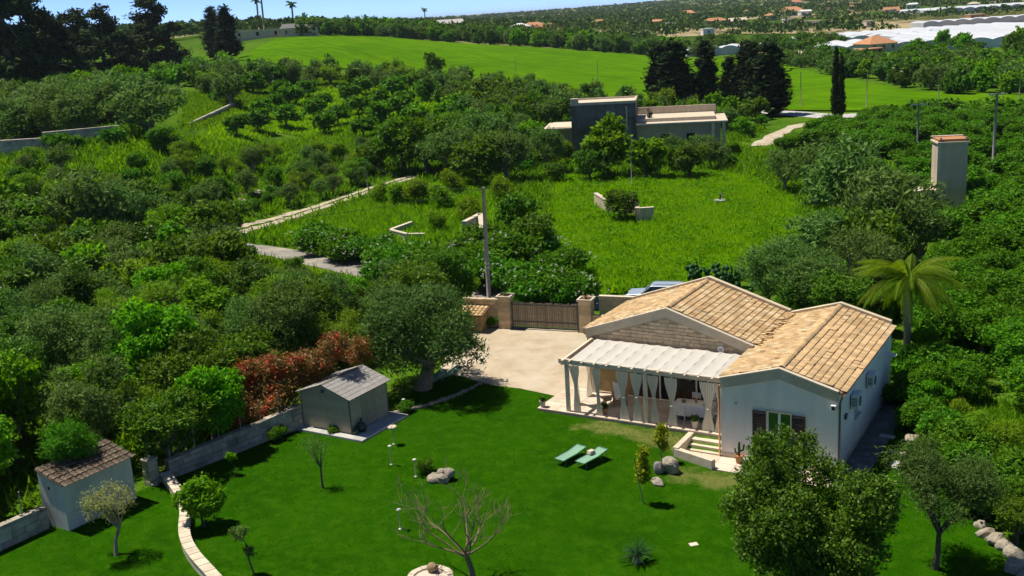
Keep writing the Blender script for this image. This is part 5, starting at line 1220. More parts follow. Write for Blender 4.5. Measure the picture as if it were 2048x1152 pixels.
far_house(1575, 55, 7, 6, 5.5, .4, 'small tall white house below the large villa', .1, 'flat', 'white', 'white', 2)
far_house(1630, 52, 30, 8, 3.5, .4, 'very long low white building on the far slope', .05, 'flat', 'white', 'cap', 5)
far_house(1782, 30, 14, 9, 3.5, 3.5, 'orange gabled house alone above the greenhouses', -.2, 'gable', 'far_wall', 'far_roof')
far_house(1738, 54, 7, 6, 4.0, .3, 'small cream cube house by the yellow strip', .1, 'flat', 'far_wall', 'cap', 2)
far_house(1800, 37, 9, 7, 3.5, .4, 'small bright white house right of the orange gable', .2, 'flat', 'white', 'white', 2)
far_house(1950, 40, 12, 8, 3.5, .4, 'brown walled house at the edge of the upper greenhouses', .1, 'flat', 'terracotta', 'cap')
far_house(1415, 70, 6, 5, 3.0, .3, 'tiny white hut at the edge of the far pasture', .1, 'flat', 'white', 'white', 1)
far_house(1605, 126, 9, 5, 2.5, 1.2, 'low beige field shed at the foot of the far trees', .1, 'gable', 'far_wall', 'cap', 2)
far_house(1555, 118, 18, 3, 2.0, .3, 'long low tan wall building beyond the cypresses', -.05, 'flat', 'far_wall', 'terracotta', 3)
fr_ = random.Random(17)
for k in range(18):
    u = 1040 + k * 56 + fr_.uniform(-14, 14); hz_ = 18 - (u - 1200) * .0606; v = hz_ + fr_.uniform(14, 46) + (u - 1000) * .012
    if v < 3: v = 3 + fr_.uniform(0, 12)
    wl_k = ('white', 'far_wall', 'white', 'cap')[k % 4]; rf_k = ('terracotta', 'cap', 'white', 'far_roof')[fr_.randrange(4)]
    far_house(u, v, fr_.uniform(8, 14), fr_.uniform(6, 8), fr_.uniform(3, 4.5), fr_.uniform(1.2, 2.2), ords[k] + ' small pale house scattered on the far slope, counting from the left', fr_.uniform(-.6, .6), ('hip', 'gable', 'flat')[fr_.randrange(3)], wl_k, rf_k, 2)
# ------------------------------------------------------------------ greenhouses: rows of arched film tunnels
def greenhouse(u, v, w, d, n, label, rz=0.0):
    p = gp(u, v); o = thing('greenhouse', label, 'greenhouse', p, rz, 'plastic greenhouses in the valley'); sw = w / n
    sp = MB(); k = 6
    prof = [(sw * (j / k) , 2.6 + .8 * math.sin(math.pi * j / k)) for j in range(k + 1)] + [(sw, -1.5), (0, -1.5)]
    sp.prism(prof, 'y', 0, d); me = sp.mesh('span'); me.materials.append(MT['plastic'])
    for i in range(n): obj('span', me, None, o, loc=(-w / 2 + i * sw, 0, 0))
    return o
greenhouse(1460, 109, 34, 14, 5, 'small white greenhouse between the dark cypresses', .18)
greenhouse(1740, 84, 75, 22, 11, 'white greenhouse directly behind the orange roofed farmhouse', .12)
greenhouse(1960, 96, 100, 45, 13, 'nearest big white greenhouse on the right', -.12)
greenhouse(1905, 76, 100, 55, 13, 'big white greenhouse behind the nearest one', .05)
greenhouse(2060, 80, 80, 70, 10, 'white greenhouse at the right edge of the valley', -.1)
greenhouse(2010, 20, 90, 60, 11, 'upper white greenhouse high on the right slope', .1)
greenhouse(2000, 47, 80, 14, 10, 'narrow pale greenhouse strip below the upper one', .1)
# ------------------------------------------------------------------ foliage
LF = {}
LF['olive'] = leafmat('olive leaf', (0.062, 0.140, 0.020), (0.135, 0.225, 0.052), transl=.35, spread=.45, spec=.06)
LF['old_olive'] = leafmat('old olive leaf', (0.046, 0.115, 0.018), (0.100, 0.180, 0.042), transl=.3, spread=.45, spec=.06)
LF['citrus'] = leafmat('citrus leaf', (0.036, 0.140, 0.003), (0.100, 0.245, 0.007), transl=.35, spread=.5, hue=.012, spec=.08, rough=.5)
LF['broad'] = leafmat('bright broad leaf', (0.075, 0.225, 0.004), (0.160, 0.345, 0.009), transl=.4, spread=.5, spec=.06)
LF['carob'] = leafmat('dark evergreen leaf', (0.044, 0.128, 0.006), (0.112, 0.212, 0.014), transl=.35, spread=.55, spec=.08, rough=.5)
LF['laurel'] = leafmat('laurel leaf', (0.038, 0.118, 0.005), (0.088, 0.190, 0.012), transl=.3, spread=.6, spec=.15, rough=.45)
LF['almond'] = leafmat('light almond leaf', (0.100, 0.215, 0.010), (0.190, 0.300, 0.030), transl=.4, spread=.45, spec=.05)
LF['fig'] = leafmat('glossy garden leaf', (0.038, 0.095, 0.005), (0.115, 0.195, 0.014), transl=.35, spread=.7, spec=.15, rough=.45, objspread=0)
LF['cypress'] = leafmat('cypress spray', (0.011, 0.028, 0.007), (0.032, 0.054, 0.014), transl=.1, spread=.6, spec=.03)
LF['pine'] = leafmat('dark conifer spray', (0.015, 0.034, 0.010), (0.048, 0.072, 0.020), transl=.1, spread=.6, spec=.03)
LF['shrub'] = leafmat('shrub leaf', (0.040, 0.150, 0.006), (0.095, 0.235, 0.012), transl=.35, spread=.5, spec=.06)
LF['lime'] = leafmat('young yellow-green leaf', (0.180, 0.270, 0.010), (0.330, 0.380, 0.022), transl=.4, spread=.4, spec=.05)
LF['pale'] = leafmat('pale silver-green leaf', (0.230, 0.275, 0.085), (0.360, 0.390, 0.145), transl=.35, spread=.4, spec=.05)
LF['reed'] = leafmat('feathery leaf', (0.100, 0.230, 0.008), (0.210, 0.330, 0.020), transl=.45, spread=.5, spec=.04)
LF['palm'] = leafmat('palm leaflet', (0.105, 0.215, 0.008), (0.235, 0.320, 0.018), transl=.5, spread=.4, spec=.1)
LF['cycad'] = leafmat('cycad leaflet', (0.014, 0.062, 0.018), (0.038, 0.105, 0.030), transl=.15, spread=.5, spec=.15, rough=.45)
LF['grass'] = leafmat('meadow grass blade', (0.095, 0.275, 0.003), (0.205, 0.380, 0.008), transl=.5, spread=.5, objspread=0, spec=.0)
LF['weed'] = leafmat('rough weed leaf', (0.048, 0.165, 0.005), (0.150, 0.265, 0.014), transl=.45, spread=.6, objspread=0, spec=.0)
LF['lawn'] = leafmat('lawn blade', (0.018, 0.085, 0.001), (0.040, 0.125, 0.002), transl=.3, spread=.5, objspread=0, spec=.0)
LF['far'] = leafmat('far tree leaf', (0.040, 0.088, 0.016), (0.100, 0.155, 0.038), transl=.1, spread=.7, objspread=0, spec=.0)
LF['flower'] = leafmat('white petal', (0.60, 0.62, 0.55), (0.75, 0.75, 0.70), transl=.3, spread=.2)
def bougain():
    m, nt, N, L, bs = _nt('bougainvillea leaf and bract')
    g = N.new('ShaderNodeNewGeometry'); rnd = g.outputs['Random Per Island']
    tc = N.new('ShaderNodeTexCoord')
    patch = _ramp(nt, _noise(nt, tc.outputs['Object'], 1.1, 3), .50, .62)
    base = _mix(nt, rnd, (0.105, 0.125, 0.012), (0.320, 0.110, 0.015))
    red = _mix(nt, rnd, (0.60, 0.045, 0.015), (0.58, 0.010, 0.030))
    pick = _math(nt, 'LESS_THAN', rnd, _math(nt, 'MULTIPLY', patch, .42))
    col = _mix(nt, pick, base, red); L.new(col, bs.inputs['Base Color']); bs.inputs['Roughness'].default_value = .6
    tr = N.new('ShaderNodeBsdfTranslucent'); L.new(col, tr.inputs['Color']); mx = N.new('ShaderNodeMixShader'); mx.inputs[0].default_value = .3
    L.new(bs.outputs[0], mx.inputs[1]); L.new(tr.outputs[0], mx.inputs[2]); L.new(mx.outputs[0], N['Material Output'].inputs['Surface']); return m
LF['bougain'] = bougain()

def unit(n, rng):
    d = rng.normal(size=(n, 3)); return d / (np.linalg.norm(d, axis=1)[:, None] + 1e-9)
def leaf_quads(P, A, size, asp, rng, N=None):
    """one kite-shaped leaf at each P along axis A, its face turned towards N"""
    n = len(P); A = A / (np.linalg.norm(A, axis=1)[:, None] + 1e-9)
    B = np.cross(A, unit(n, rng) if N is None else N); B /= np.linalg.norm(B, axis=1)[:, None] + 1e-9
    s = (size * rng.uniform(.65, 1.35, n))[:, None]; C = np.cross(A, B) * rng.normal(0, .12, n)[:, None]
    V = np.stack([P - A * s * .5, P - B * s * asp * .5 + C * s * .3, P + A * s * .5, P + B * s * asp * .5 + C * s * .3], 1).reshape(-1, 3)
    return V, np.arange(4 * n).reshape(-1, 4)
def crown_mesh(name, lobes, twigs, per, leaf, asp, spread, rng, shell=.62, up=.3, out=.7):
    lobes = np.array(lobes, float); w = (lobes[:, 3] * lobes[:, 4] + lobes[:, 4] * lobes[:, 5]); li = rng.choice(len(lobes), twigs, p=w / w.sum())
    d = unit(twigs, rng); d[:, 2] = np.where((d[:, 2] < -.3) & (rng.uniform(size=twigs) < .6), -d[:, 2] * .8, d[:, 2])
    r_ = shell + (1 - shell) * rng.uniform(0, 1, twigs) ** .7; c = lobes[li, :3] + d * lobes[li, 3:6] * r_[:, None]
    q = (c[:, None] - lobes[None, :, :3]) / lobes[None, :, 3:6]; dep = np.linalg.norm(q, axis=2); keep = (dep.min(1) > .45); c, d = c[keep], d[keep]
    ax = d * out + unit(len(c), rng) * .8 + np.array([0, 0, up])
    ax /= np.linalg.norm(ax, axis=1)[:, None]
    t = rng.uniform(-1, 1, (len(c), per))
    P = (c[:, None] + ax[:, None] * (t * spread)[..., None] + rng.normal(0, spread * .42, (len(c), per, 3))).reshape(-1, 3)
    A = (np.repeat(ax, per, 0) * .7 + unit(len(P), rng) * .8)
    N = np.repeat(d, per, 0) * .7 + np.array([0, 0, .6]) + unit(len(P), rng) * .75
    V, F = leaf_quads(P, A, leaf, asp, rng, N)
    return mesh_np(name, V, F)
def trunk_mesh(name, tips, h0, r0, rng, bend=.15, k=7, fork=None):
    """tapered trunk to h0, then limbs to the tips"""
    m = MB(); b = np.array([rng.normal() * bend * h0, rng.normal() * bend * h0, h0])
    m.tube([(0, 0, -.3), (0, 0, .0), tuple(b * .5 + np.array([rng.normal() * .04, rng.normal() * .04, 0])), tuple(b)], [r0 * 1.5, r0 * 1.15, r0 * .85, r0 * .72], k)
    for t in tips:
        t = np.array(t[:3]); mid = b * .55 + t * .45 + rng.normal(0, .10, 3) * np.linalg.norm(t - b) * .5; mid[2] = max(mid[2], b[2] * .9)
        m.tube([tuple(b - np.array([0, 0, .05])), tuple(mid), tuple(t)], [r0 * .5, r0 * .33, r0 * .12], 5, cap=False)
    return m.mesh(name, True)
def ell_lobes(n, c, R_, lr, rng, flat_=.8, zmin=-.5):
    out = []
    for i in range(n):
        d = unit(1, rng)[0]; d[2] = max(d[2], zmin); r_ = rng.uniform(.45, .95)
        s = rng.uniform(*lr); out.append((c[0] + d[0]*R_[0]*r_, c[1] + d[1]*R_[1]*r_, c[2] + d[2]*R_[2]*r_, s, s, s * flat_))
    return out
# species: nominal height, builder of (trunk mesh, crown mesh) at a level of detail
def sp_olive(lod, rng):
    lb = ell_lobes(20, (0, 0, 3.15), (2.0, 2.0, 1.65), (.75, 1.15), rng, .85, -.85); n, s = ((1500, .21), (520, .36), (200, .62))[lod]
    return trunk_mesh('trunk', lb[:7], 1.2, .24, rng), crown_mesh('crown', lb, n, 8, s, .30, (.22, .28, .36)[lod], rng, up=.5)
def sp_citrus(lod, rng):
    lb = ell_lobes(15, (0, 0, 2.0), (1.45, 1.45, 1.15), (.5, .85), rng, .9, -.85); n, s = ((1400, .15), (900, .21), (190, .50))[lod]
    return trunk_mesh('trunk', lb[:5], .7, .13, rng), crown_mesh('crown', lb, n, 8, s, .55, (.16, .22, .32)[lod], rng, up=.15)
def sp_broad(lod, rng):
    lb = ell_lobes(18, (0, 0, 3.5), (1.9, 1.9, 2.0), (.7, 1.1), rng, .8, -.85); n, s = ((1500, .24), (480, .42), (190, .70))[lod]
    return trunk_mesh('trunk', lb[:7], 1.5, .18, rng), crown_mesh('crown', lb, n, 8, s, .60, (.24, .30, .40)[lod], rng, up=.3)
def sp_carob(lod, rng):
    lb = ell_lobes(19, (0, 0, 3.0), (2.1, 2.1, 1.8), (.7, 1.1), rng, .85, -.9); n, s = ((1500, .22), (500, .38), (200, .66))[lod]
    return trunk_mesh('trunk', lb[:7], 1.1, .22, rng), crown_mesh('crown', lb, n, 8, s, .45, (.2, .26, .36)[lod], rng, up=.35)
def sp_laurel(lod, rng):
    lb = ell_lobes(17, (0, 0, 2.9), (1.35, 1.35, 2.1), (.6, .9), rng, 1.05, -.95); n, s = ((1400, .19), (480, .34), (190, .6))[lod]
    return trunk_mesh('trunk', lb[:6], 1.0, .16, rng), crown_mesh('crown', lb, n, 8, s, .42, (.18, .25, .35)[lod], rng, up=.7)
def sp_almond(lod, rng):
    lb = ell_lobes(22, (0, 0, 3.4), (2.0, 2.0, 1.7), (.4, .75), rng, .9, -.6); n, s = ((1000, .19), (380, .34), (160, .6))[lod]
    return trunk_mesh('trunk', lb[:12], 1.3, .15, rng), crown_mesh('crown', lb, n, 8, s, .32, (.26, .32, .4)[lod], rng, shell=.3, up=.8)
def sp_cypress(lod, rng):
    lb = []
    for i in range(26):
        t = (i + .5) / 26; r_ = 1.25 * min(1, t * 5 + .35) * (1 - t) ** .55 + .16; a = rng.uniform(0, 6.3); lb.append((r_ * .38 * math.cos(a), r_ * .38 * math.sin(a), .8 + t * 12.6, r_ * .75, r_ * .75, .95))
    n, s = ((1600, .3), (1000, .5), (700, .75))[lod]
    return trunk_mesh('trunk', [], 3.0, .22, rng, .01), crown_mesh('crown', lb, n, 8, s, .30, (.3, .38, .5)[lod], rng, up=1.4)
def sp_pine(lod, rng):
    lb = []
    for i in range(26):
        t = rng.uniform(0, 1); a = rng.uniform(0, 6.3); r_ = (3.6 * (1 - t) ** .6 + .4) * rng.uniform(.3, 1); s = rng.uniform(.8, 1.5) * (1 - .4 * t); lb.append((r_ * math.cos(a), r_ * math.sin(a), 2.2 + t * 12.6, s * 1.25, s * 1.25, s * .7))
    n, s = ((1600, .35), (1100, .55), (1000, .75))[lod]
    return trunk_mesh('trunk', lb[:8], 9.0, .32, rng, .02), crown_mesh('crown', lb, n, 8, s, .35, (.35, .45, .6)[lod], rng, up=.5)
def sp_shrub(lod, rng):
    lb = ell_lobes(10, (0, 0, .8), (.95, .95, .55), (.4, .65), rng, .85, -.2); n, s = ((800, .16), (300, .26), (120, .46))[lod]
    return trunk_mesh('stem', lb[:4], .25, .05, rng), crown_mesh('crown', lb, n, 8, s, .5, (.16, .22, .3)[lod], rng, up=.6)
def sp_reed(lod, rng):
    lb = ell_lobes(11, (0, 0, 1.5), (.95, .95, 1.0), (.4, .65), rng, 1.0, -.9); n, s = ((900, .26), (420, .36), (170, .6))[lod]
    return trunk_mesh('stem', lb[:6], .4, .05, rng), crown_mesh('crown', lb, n, 8, s, .20, (.26, .32, .4)[lod], rng, up=1.1)
SPEC = {'olive': (sp_olive, 5.6, 'bark_pale', 'grey-green olive tree', 'olive_tree'), 'citrus': (sp_citrus, 3.5, 'bark', 'round dark green citrus tree', 'citrus_tree'), 'broad': (sp_broad, 6.2, 'bark', 'bright green broadleaf tree', 'broadleaf_tree'),
        'carob': (sp_carob, 5.4, 'bark', 'dark green evergreen tree', 'evergreen_tree'), 'cypress': (sp_cypress, 14.0, 'bark', 'dark columnar cypress', 'cypress_tree'), 'pine': (sp_pine, 15.5, 'bark', 'dark spreading conifer', 'conifer_tree'),
        'laurel': (sp_laurel, 5.4, 'bark', 'upright dark laurel-like tree', 'laurel_tree'), 'almond': (sp_almond, 5.4, 'bark', 'airy light green tree', 'light_green_tree'),
        'shrub': (sp_shrub, 1.7, 'bark', 'green leafy shrub', 'shrub'), 'reed': (sp_reed, 3.0, 'bark_pale', 'feathery yellow-green bush', 'feathery_bush')}
PROTO = {}
def proto(sp, lod, var):
    key = (sp, lod, var)
    if key not in PROTO:
        rng = np.random.default_rng(hash((sp, lod)) % 1000 if False else sum(map(ord, sp)) * 31 + lod * 7 + var * 101)
        t, c = SPEC[sp][0](lod, rng); t.materials.append(MT[SPEC[sp][2]]); c.materials.append(LF[sp]); PROTO[key] = (t, c)
    return PROTO[key]
TREES = []
tr_r = random.Random(21)
def tree(sp, xyz, h, wide=1.0, label=None, group=None, lod=None, rz=None, where=None):
    D = math.hypot(xyz[0], xyz[1]); lod = (0 if D < 78 else 1 if D < 165 else 2) if lod is None else lod
    t, c = proto(sp, lod, tr_r.randrange(3)); k = h / SPEC[sp][1]
    o = bpy.data.objects.new(SPEC[sp][4], None); COL.objects.link(o); o.location = xyz; o.rotation_euler = (0, 0, tr_r.uniform(0, 6.28) if rz is None else rz)
    o.scale = (k * wide * tr_r.uniform(.92, 1.08), k * wide * tr_r.uniform(.92, 1.08), k); o.empty_display_size = .3
    obj('stem' if sp in ('shrub', 'reed') else 'trunk', t, None, o); obj('crown', c, None, o)
    TREES.append((o, sp, np.array(xyz), label, group, where)); return o
def at(sp, u, v, h, wide=1.0, label=None, group=None, lod=None, mid=.58):
    """u, v: where the middle of the crown is seen"""
    return tree(sp, place(u, v, h * mid), h, wide, label, group, lod)
_taken = []
def scatter(poly_px, spacing, mix, hr, group, wide=(.95, 1.15), jitter=.45, avoid=2.0, world_poly=None, maxn=400, seed=0, rot=None, where=None, sink=0.0, gaps=True):
    poly = world_poly or [place(u, v)[:2] for u, v in poly_px]; a = np.array(poly); x0, y0 = a.min(0); x1, y1 = a.max(0); rr = np.random.default_rng(seed + 5)
    if rot is None: rot = rr.uniform(0, 1.5)
    cx, cy = (x0 + x1) / 2, (y0 + y1) / 2; Rr = math.hypot(x1 - x0, y1 - y0) / 2; n = int(Rr / spacing) + 1; got = 0
    names = list(mix); w = np.array([mix[k] for k in names], float); w /= w.sum()
    for i in range(-n, n + 1):
        for j in range(-n, n + 1):
            px, py = i * spacing + (spacing / 2 if j % 2 else 0), j * spacing * .88
            x = cx + px * math.cos(rot) - py * math.sin(rot) + rr.uniform(-jitter, jitter) * spacing; y = cy + px * math.sin(rot) + py * math.cos(rot) + rr.uniform(-jitter, jitter) * spacing
            if not inside(poly, np.array([x]), np.array([y]))[0]: continue
            if any(abs(x - q[0]) < q[2] and abs(y - q[1]) < q[2] and math.hypot(x - q[0], y - q[1]) < q[2] for q in _taken): continue
            if blocked(x, y): continue
            sp = names[rr.choice(len(names), p=w)]; h = rr.uniform(*hr[sp]) if isinstance(hr, dict) else rr.uniform(*hr)
            for _ in range(3):
                if not gaps or not hides(x, y, h): break
                h *= .72
            else: continue
            if h < .8: continue
            if sp in ('olive', 'carob', 'broad', 'laurel', 'almond') and h < 2.2: sp = 'shrub'
            tree(sp, (x, y, T(x, y) - .05 - sink * h), h, rr.uniform(*wide), None, group, where=where); got += 1
            if got >= maxn: return got
    return got
_lines = [(np.array(resample(LANE, 1.0, False)), 2.6), (np.array(resample(TRACK, 1.0, False)), 2.6), (np.array(resample(PATH, 2.0, False)), 3.6), (np.array(resample(PATH2, 2.0, False)), 3.8)]
_ahc = [A0 + ad * t + np.array([-ad[1], ad[0]]) * 4 for t in (-2, 2, 6, 10, 14, 18)]
def blocked(x, y):
    for L_, r_ in _lines:
        if (np.hypot(L_[:, 0] - x, L_[:, 1] - y) < r_).any(): return True
    return any(math.hypot(x - c[0], y - c[1]) < 6 for c in _ahc) or math.hypot(x - t0[0], y - t0[1]) < 3.2
def seen(x, y, z):
    q = np.array([x, y, z - CAM_H]); s_ = q @ CF; return 1024 + FPX * (q @ CR) / s_, 576 - FPX * (q @ CU) / s_, FPX / s_
OPEN = [(540, 502), (580, 508), (620, 515), (660, 524), (700, 533), (740, 543), (500, 453), (560, 438), (620, 420), (680, 400), (735, 380), (450, 405), (490, 392), (530, 380), (20, 290), (70, 282), (130, 275), (190, 268), (420, 234), (450, 222),
        (560, 215), (600, 236), (640, 225), (690, 205), (730, 225), (770, 205), (500, 250), (420, 270), (400, 300), (250, 330), (330, 310), (300, 320), (1560, 262), (1610, 248), (1690, 238), (1600, 224), (1540, 285),
        (1720, 92), (1750, 88), (1775, 95), (1700, 80), (1800, 85), (1850, 80), (1900, 90), (1950, 80), (2000, 95), (1885, 395), (1910, 390), (1870, 350), (1984, 330), (1984, 280), (1835, 285), (800, 470), (945, 458), (1250, 405), (1210, 400), (1140, 250), (1200, 225), (1250, 225), (1350, 245), (1420, 245), (1380, 262)]
OPEN += [(u, v) for u in range(480, 860, 38) for v in (185 + 6 * (u % 3), 205, 226, 246, 262) if not (u > 760 and v > 240) and v > 250 - (u - 440) * .5]
OPEN = np.array(OPEN, float); OPD = np.array([math.hypot(*place(u, v)[:2]) for u, v in OPEN])
def hides(x, y, h):
    """would a tree here stand in front of one of the gaps through which lane, tracks, walls and houses show"""
    z = T(x, y); D = math.hypot(x, y); u, v, k = seen(x, y, z + h * .56); e = ((OPEN[:, 0] - u) / (h * .46 * k)) ** 2 + ((OPEN[:, 1] - v) / (h * .50 * k)) ** 2
    return bool(((e < 1.1) & (OPD > D - 3)).any())
def keep_clear(u, v, r_): p = place(u, v); _taken.append((p[0], p[1], r_))

# ---- garden trees and plants, one by one
def special(name, label, cat, p, lobes, leafkey, n, s, asp, spread, tips, h0, r0, seed, bark='bark', shell=.5, up=.4, per=8, group=None, crown_label=None):
    rng = np.random.default_rng(seed); o = thing(name, label, cat, p, 0, group)
    tm = trunk_mesh('trunk', tips if tips is not None else lobes[:7], h0, r0, rng); obj('trunk', tm, MT[bark], o)
    obj('crown', crown_mesh('crown', lobes, n, per, s, asp, spread, rng, shell, up), LF[leafkey], o); return o
rg = np.random.default_rng(5)
# large glossy tree in front of the white wing
p = place(1622, 1030, 3.4); lb = ell_lobes(36, (0, 0, 3.35), (2.75, 2.75, 2.4), (.75, 1.15), rg, .85, -.9)
for k in range(5): lb.append((rg.uniform(-1.8, 1.8), rg.uniform(-.5, 1.5), 5.5 + rg.uniform(0, .6), .32, .32, .45))
special('garden_tree', 'large glossy dark green tree in front of the white wing, cropped by the bottom edge', 'tree', p, lb, 'fig', 10500, .13, .50, .17, lb[:9], 1.5, .18, 1)
# airy olive at lower right
p = place(1870, 1138); lb = ell_lobes(24, (0, 0, 3.3), (2.0, 2.0, 1.35), (.5, .8), rg, .75, -.6)
special('olive_tree', 'airy olive tree with a forked dark trunk at the lower right of the lawn', 'tree', p, lb, 'old_olive', 2300, .17, .22, .24, lb[:10], 1.5, .12, 2, shell=.35)
# big olive between shed and drive
p = place(845, 778); lb = ell_lobes(38, (0, 0, 3.1), (3.2, 3.2, 2.3), (.85, 1.25), rg, .85, -.75)
special('olive_tree', 'big round olive tree between the shed and the pale drive', 'tree', p, lb, 'old_olive', 4200, .22, .28, .26, lb[:9], 1.6, .42, 3, 'bark_pale').scale = (1.12, 1.12, 1.08)
_taken.append((p[0], p[1], 4.2))
# bougainvillea behind the shed
p = place(566, 868); lb = []
for k in range(30):
    t = rg.uniform(0, 1); s_ = rg.uniform(.45, .85); lb.append((-2.7 + 6.4 * t + rg.normal() * .5, .6 + 3.0 * t + rg.normal() * .5, 1.9 + 1.7 * t + rg.uniform(-.9, .8), s_, s_, s_ * .8))
lb += [(-3.0, .2, 1.1, .6, .5, .5), (-2.3, .1, 1.0, .55, .5, .5), (-1.3, .2, 1.2, .55, .5, .5), (-3.4, .3, 1.7, .5, .5, .5), (-.3, .2, 1.5, .5, .5, .5)]
special('bougainvillea', 'sprawling rust-red bougainvillea climbing beside and behind the shed', 'shrub', p, lb, 'bougain', 4600, .14, .5, .24, lb[:9], .9, .12, 4); _taken.append((p[0] + .5, p[1] + 2.2, 3.6))
# clipped round bush by the curved wall
p = place(410, 1055); lb = ell_lobes(15, (0, 0, 1.35), (.75, .75, .65), (.42, .6), rg, .95, -.7)
special('round_bush', 'rounded bright green bush beside the curved low wall', 'bush', p, lb, 'broad', 1500, .13, .6, .12, lb[:5], .5, .07, 5, up=.2)
# young pale olive in front of the hut
p = place(233, 1112); lb = ell_lobes(14, (-.15, 0, 2.35), (.95, .8, .75), (.28, .5), rg, .9, -.6)
special('olive_tree', 'young pale olive tree in front of the white hut', 'tree', p, lb, 'pale', 520, .11, .3, .16, lb[:9], 1.1, .085, 6, 'bark_pale', shell=.2)
# thin tree in front of the shed
p = place(646, 977); lb = ell_lobes(10, (-.15, 0, 1.85), (.6, .6, .5), (.25, .42), rg, .9, -.6)
special('young_tree', 'thin sparse young tree on the lawn in front of the shed', 'tree', p, lb, 'olive', 150, .12, .22, .2, lb[:9], 1.0, .055, 7, 'bark', shell=.1)
p = place(478, 950); special('sapling', 'tiny sapling with a tuft of leaves near the long wall', 'sapling', p, [(-.3, 0, .95, .22, .22, .18), (-.2, 0, .85, .15, .15, .12)], 'broad', 40, .12, .6, .08, [(-.3, 0, .95)], .5, .015, 8, 'bark_pale')
p = place(508, 1148); special('sapling', 'dark stemmed sapling with a flat leaf tuft at the lower left lawn', 'sapling', p, [(-.35, 0, 1.75, .32, .32, .12), (-.45, 0, 1.65, .3, .3, .1), (-.1, 0, .9, .2, .2, .2)], 'olive', 60, .20, .28, .12, [(-.35, 0, 1.7), (-.1, 0, .9)], 1.2, .035, 9)
# two staked yellow-green climbers by the patio
for (u, v, h, lab, sd_) in ((1288, 1008, 2.5, 'yellow-green young tree standing alone before the retaining wall', 10), (1322, 925, 1.75, 'yellow-green bushy sapling behind the boulders', 11)):
    p = place(u, v); lb = [(rg.uniform(-.14, .14), rg.uniform(-.14, .14), h * t, .20 + .10 * rg.uniform(), .20, .2) for t in np.linspace(.42, .97, 9)]
    special('young_tree', lab, 'tree', p, lb, 'lime', 190, .12, .6, .12, [], h * .9, .025, sd_, 'bark_pale', shell=.2)
p = place(850, 945); lb = ell_lobes(8, (0, 0, .4), (.3, .3, .3), (.18, .3), rg)
special('rockery_shrub', 'dark spiky shrub growing at the back of the rockery', 'shrub', p, lb, 'carob', 220, .18, .12, .1, [], .2, .03, 12, up=1.2)
# weeping conifer branch over the hut
p = place(165, 930, 2.2); p = (HUT0[0] + WDIR[0] * 1.6 + hx[0] * 2.6, HUT0[1] + WDIR[1] * 1.6 + hx[1] * 2.6, 0.0); lb = ell_lobes(13, (-hx[0] * .95, -hx[1] * .95, 3.05), (1.0, 1.0, .75), (.35, .6), rg, .8)
special('overhanging_tree', 'feathery green tree leaning over the hut roof', 'tree', p, lb, 'shrub', 800, .22, .18, .26, lb[:7], 1.9, .12, 13); _taken.append((p[0], p[1], 2.5))
# bare tree
def bare_tree(p, label, seed, H_=4.6):
    o = thing('bare_tree', label, 'tree', p, 0); rr = random.Random(seed)
    obj('trunk', MB().tube([(0, 0, -.2), (-.05, 0, .6), (-.22, 0, 1.25)], [.14, .105, .09], 8), MT['bark_twig'], o, smooth=True)
    n = 9; start = np.array([-.22, 0, 1.2])
    for i in range(n):
        m = MB(); a = i * 6.283 / n + rr.uniform(-.3, .3); el = rr.uniform(.35, 1.15)
        def grow(p0, d, L_, r_, depth):
            pts = [p0]; rad = [r_]; q = p0.copy(); dd = d.copy(); steps = 5
            for s in range(steps):
                dd = dd + np.array([rr.gauss(0, .13), rr.gauss(0, .13), rr.gauss(.03, .10)]); dd /= np.linalg.norm(dd); q = q + dd * L_ / steps; pts.append(q.copy()); rad.append(r_ * (1 - .55 * (s + 1) / steps))
            m.tube([tuple(x) for x in pts], rad, 5 if depth < 2 else 4, cap=False)
            if depth < 3:
                for _ in range(3 if depth < 2 else 2):
                    k = rr.randint(2, steps); nd = dd + np.array([rr.gauss(0, .6), rr.gauss(0, .6), rr.gauss(.25, .35)]); nd /= np.linalg.norm(nd); grow(pts[k], nd, L_ * rr.uniform(.4, .7), max(rad[k] * .68, .010), depth + 1)
        d = np.array([math.cos(a) * math.cos(el), math.sin(a) * math.cos(el), math.sin(el)]); grow(start + np.array([0, 0, rr.uniform(-.15, .1)]), d, rr.uniform(1.6, 2.3), .043, 0)
        obj('branch', m, MT['bark_twig'], o, smooth=True)
bare_tree(place(948, 1168), 'leafless spreading tree at the bottom middle of the lawn', 4)
# cycad
def frond_mesh(L_, droop, lf, w, n=18, rise=.5, seed=0):
    rr = np.random.default_rng(seed); m = MB(); pts = []
    for i in range(n + 1):
        t = i / n; pts.append(np.array([L_ * (t * .95 - .12 * droop * t * t), 0, L_ * (rise * t - droop * t * t)]))
    m.tube([tuple(q) for q in pts], [.018 * L_ * (1 - .8 * i / n) + .003 for i in range(n + 1)], 4)
    V, F = [], []
    for i in range(1, n + 1):
        tg = pts[i] - pts[i-1]; tg /= np.linalg.norm(tg)
        for s in (-1, 1):
            for off in (0, .5):
                b = pts[i] - tg * (L_ / n) * off; ll = lf * math.sin(math.pi * (.12 + .83 * i / n)) * rr.uniform(.85, 1.1)
                d = np.array([tg[0] * .5, s * .9, tg[2] * .5 - .18 - droop * .35]) if droop < .6 else np.array([tg[0] * .45, s * .55, tg[2] * .4 - .62]); d /= np.linalg.norm(d); k = len(V); sd2 = tg * w
                mid = b + d * ll * .5 + np.array([0, 0, .03 * ll]); V += [b - sd2, b + sd2, mid + sd2, mid - sd2, b + d * ll + np.array([0, 0, -.25 * ll * (droop + .3)])]; F += [(k, k+1, k+2, k+3), (k+3, k+2, k+4)]
    m.add(V, F); return m.mesh('frond', False)
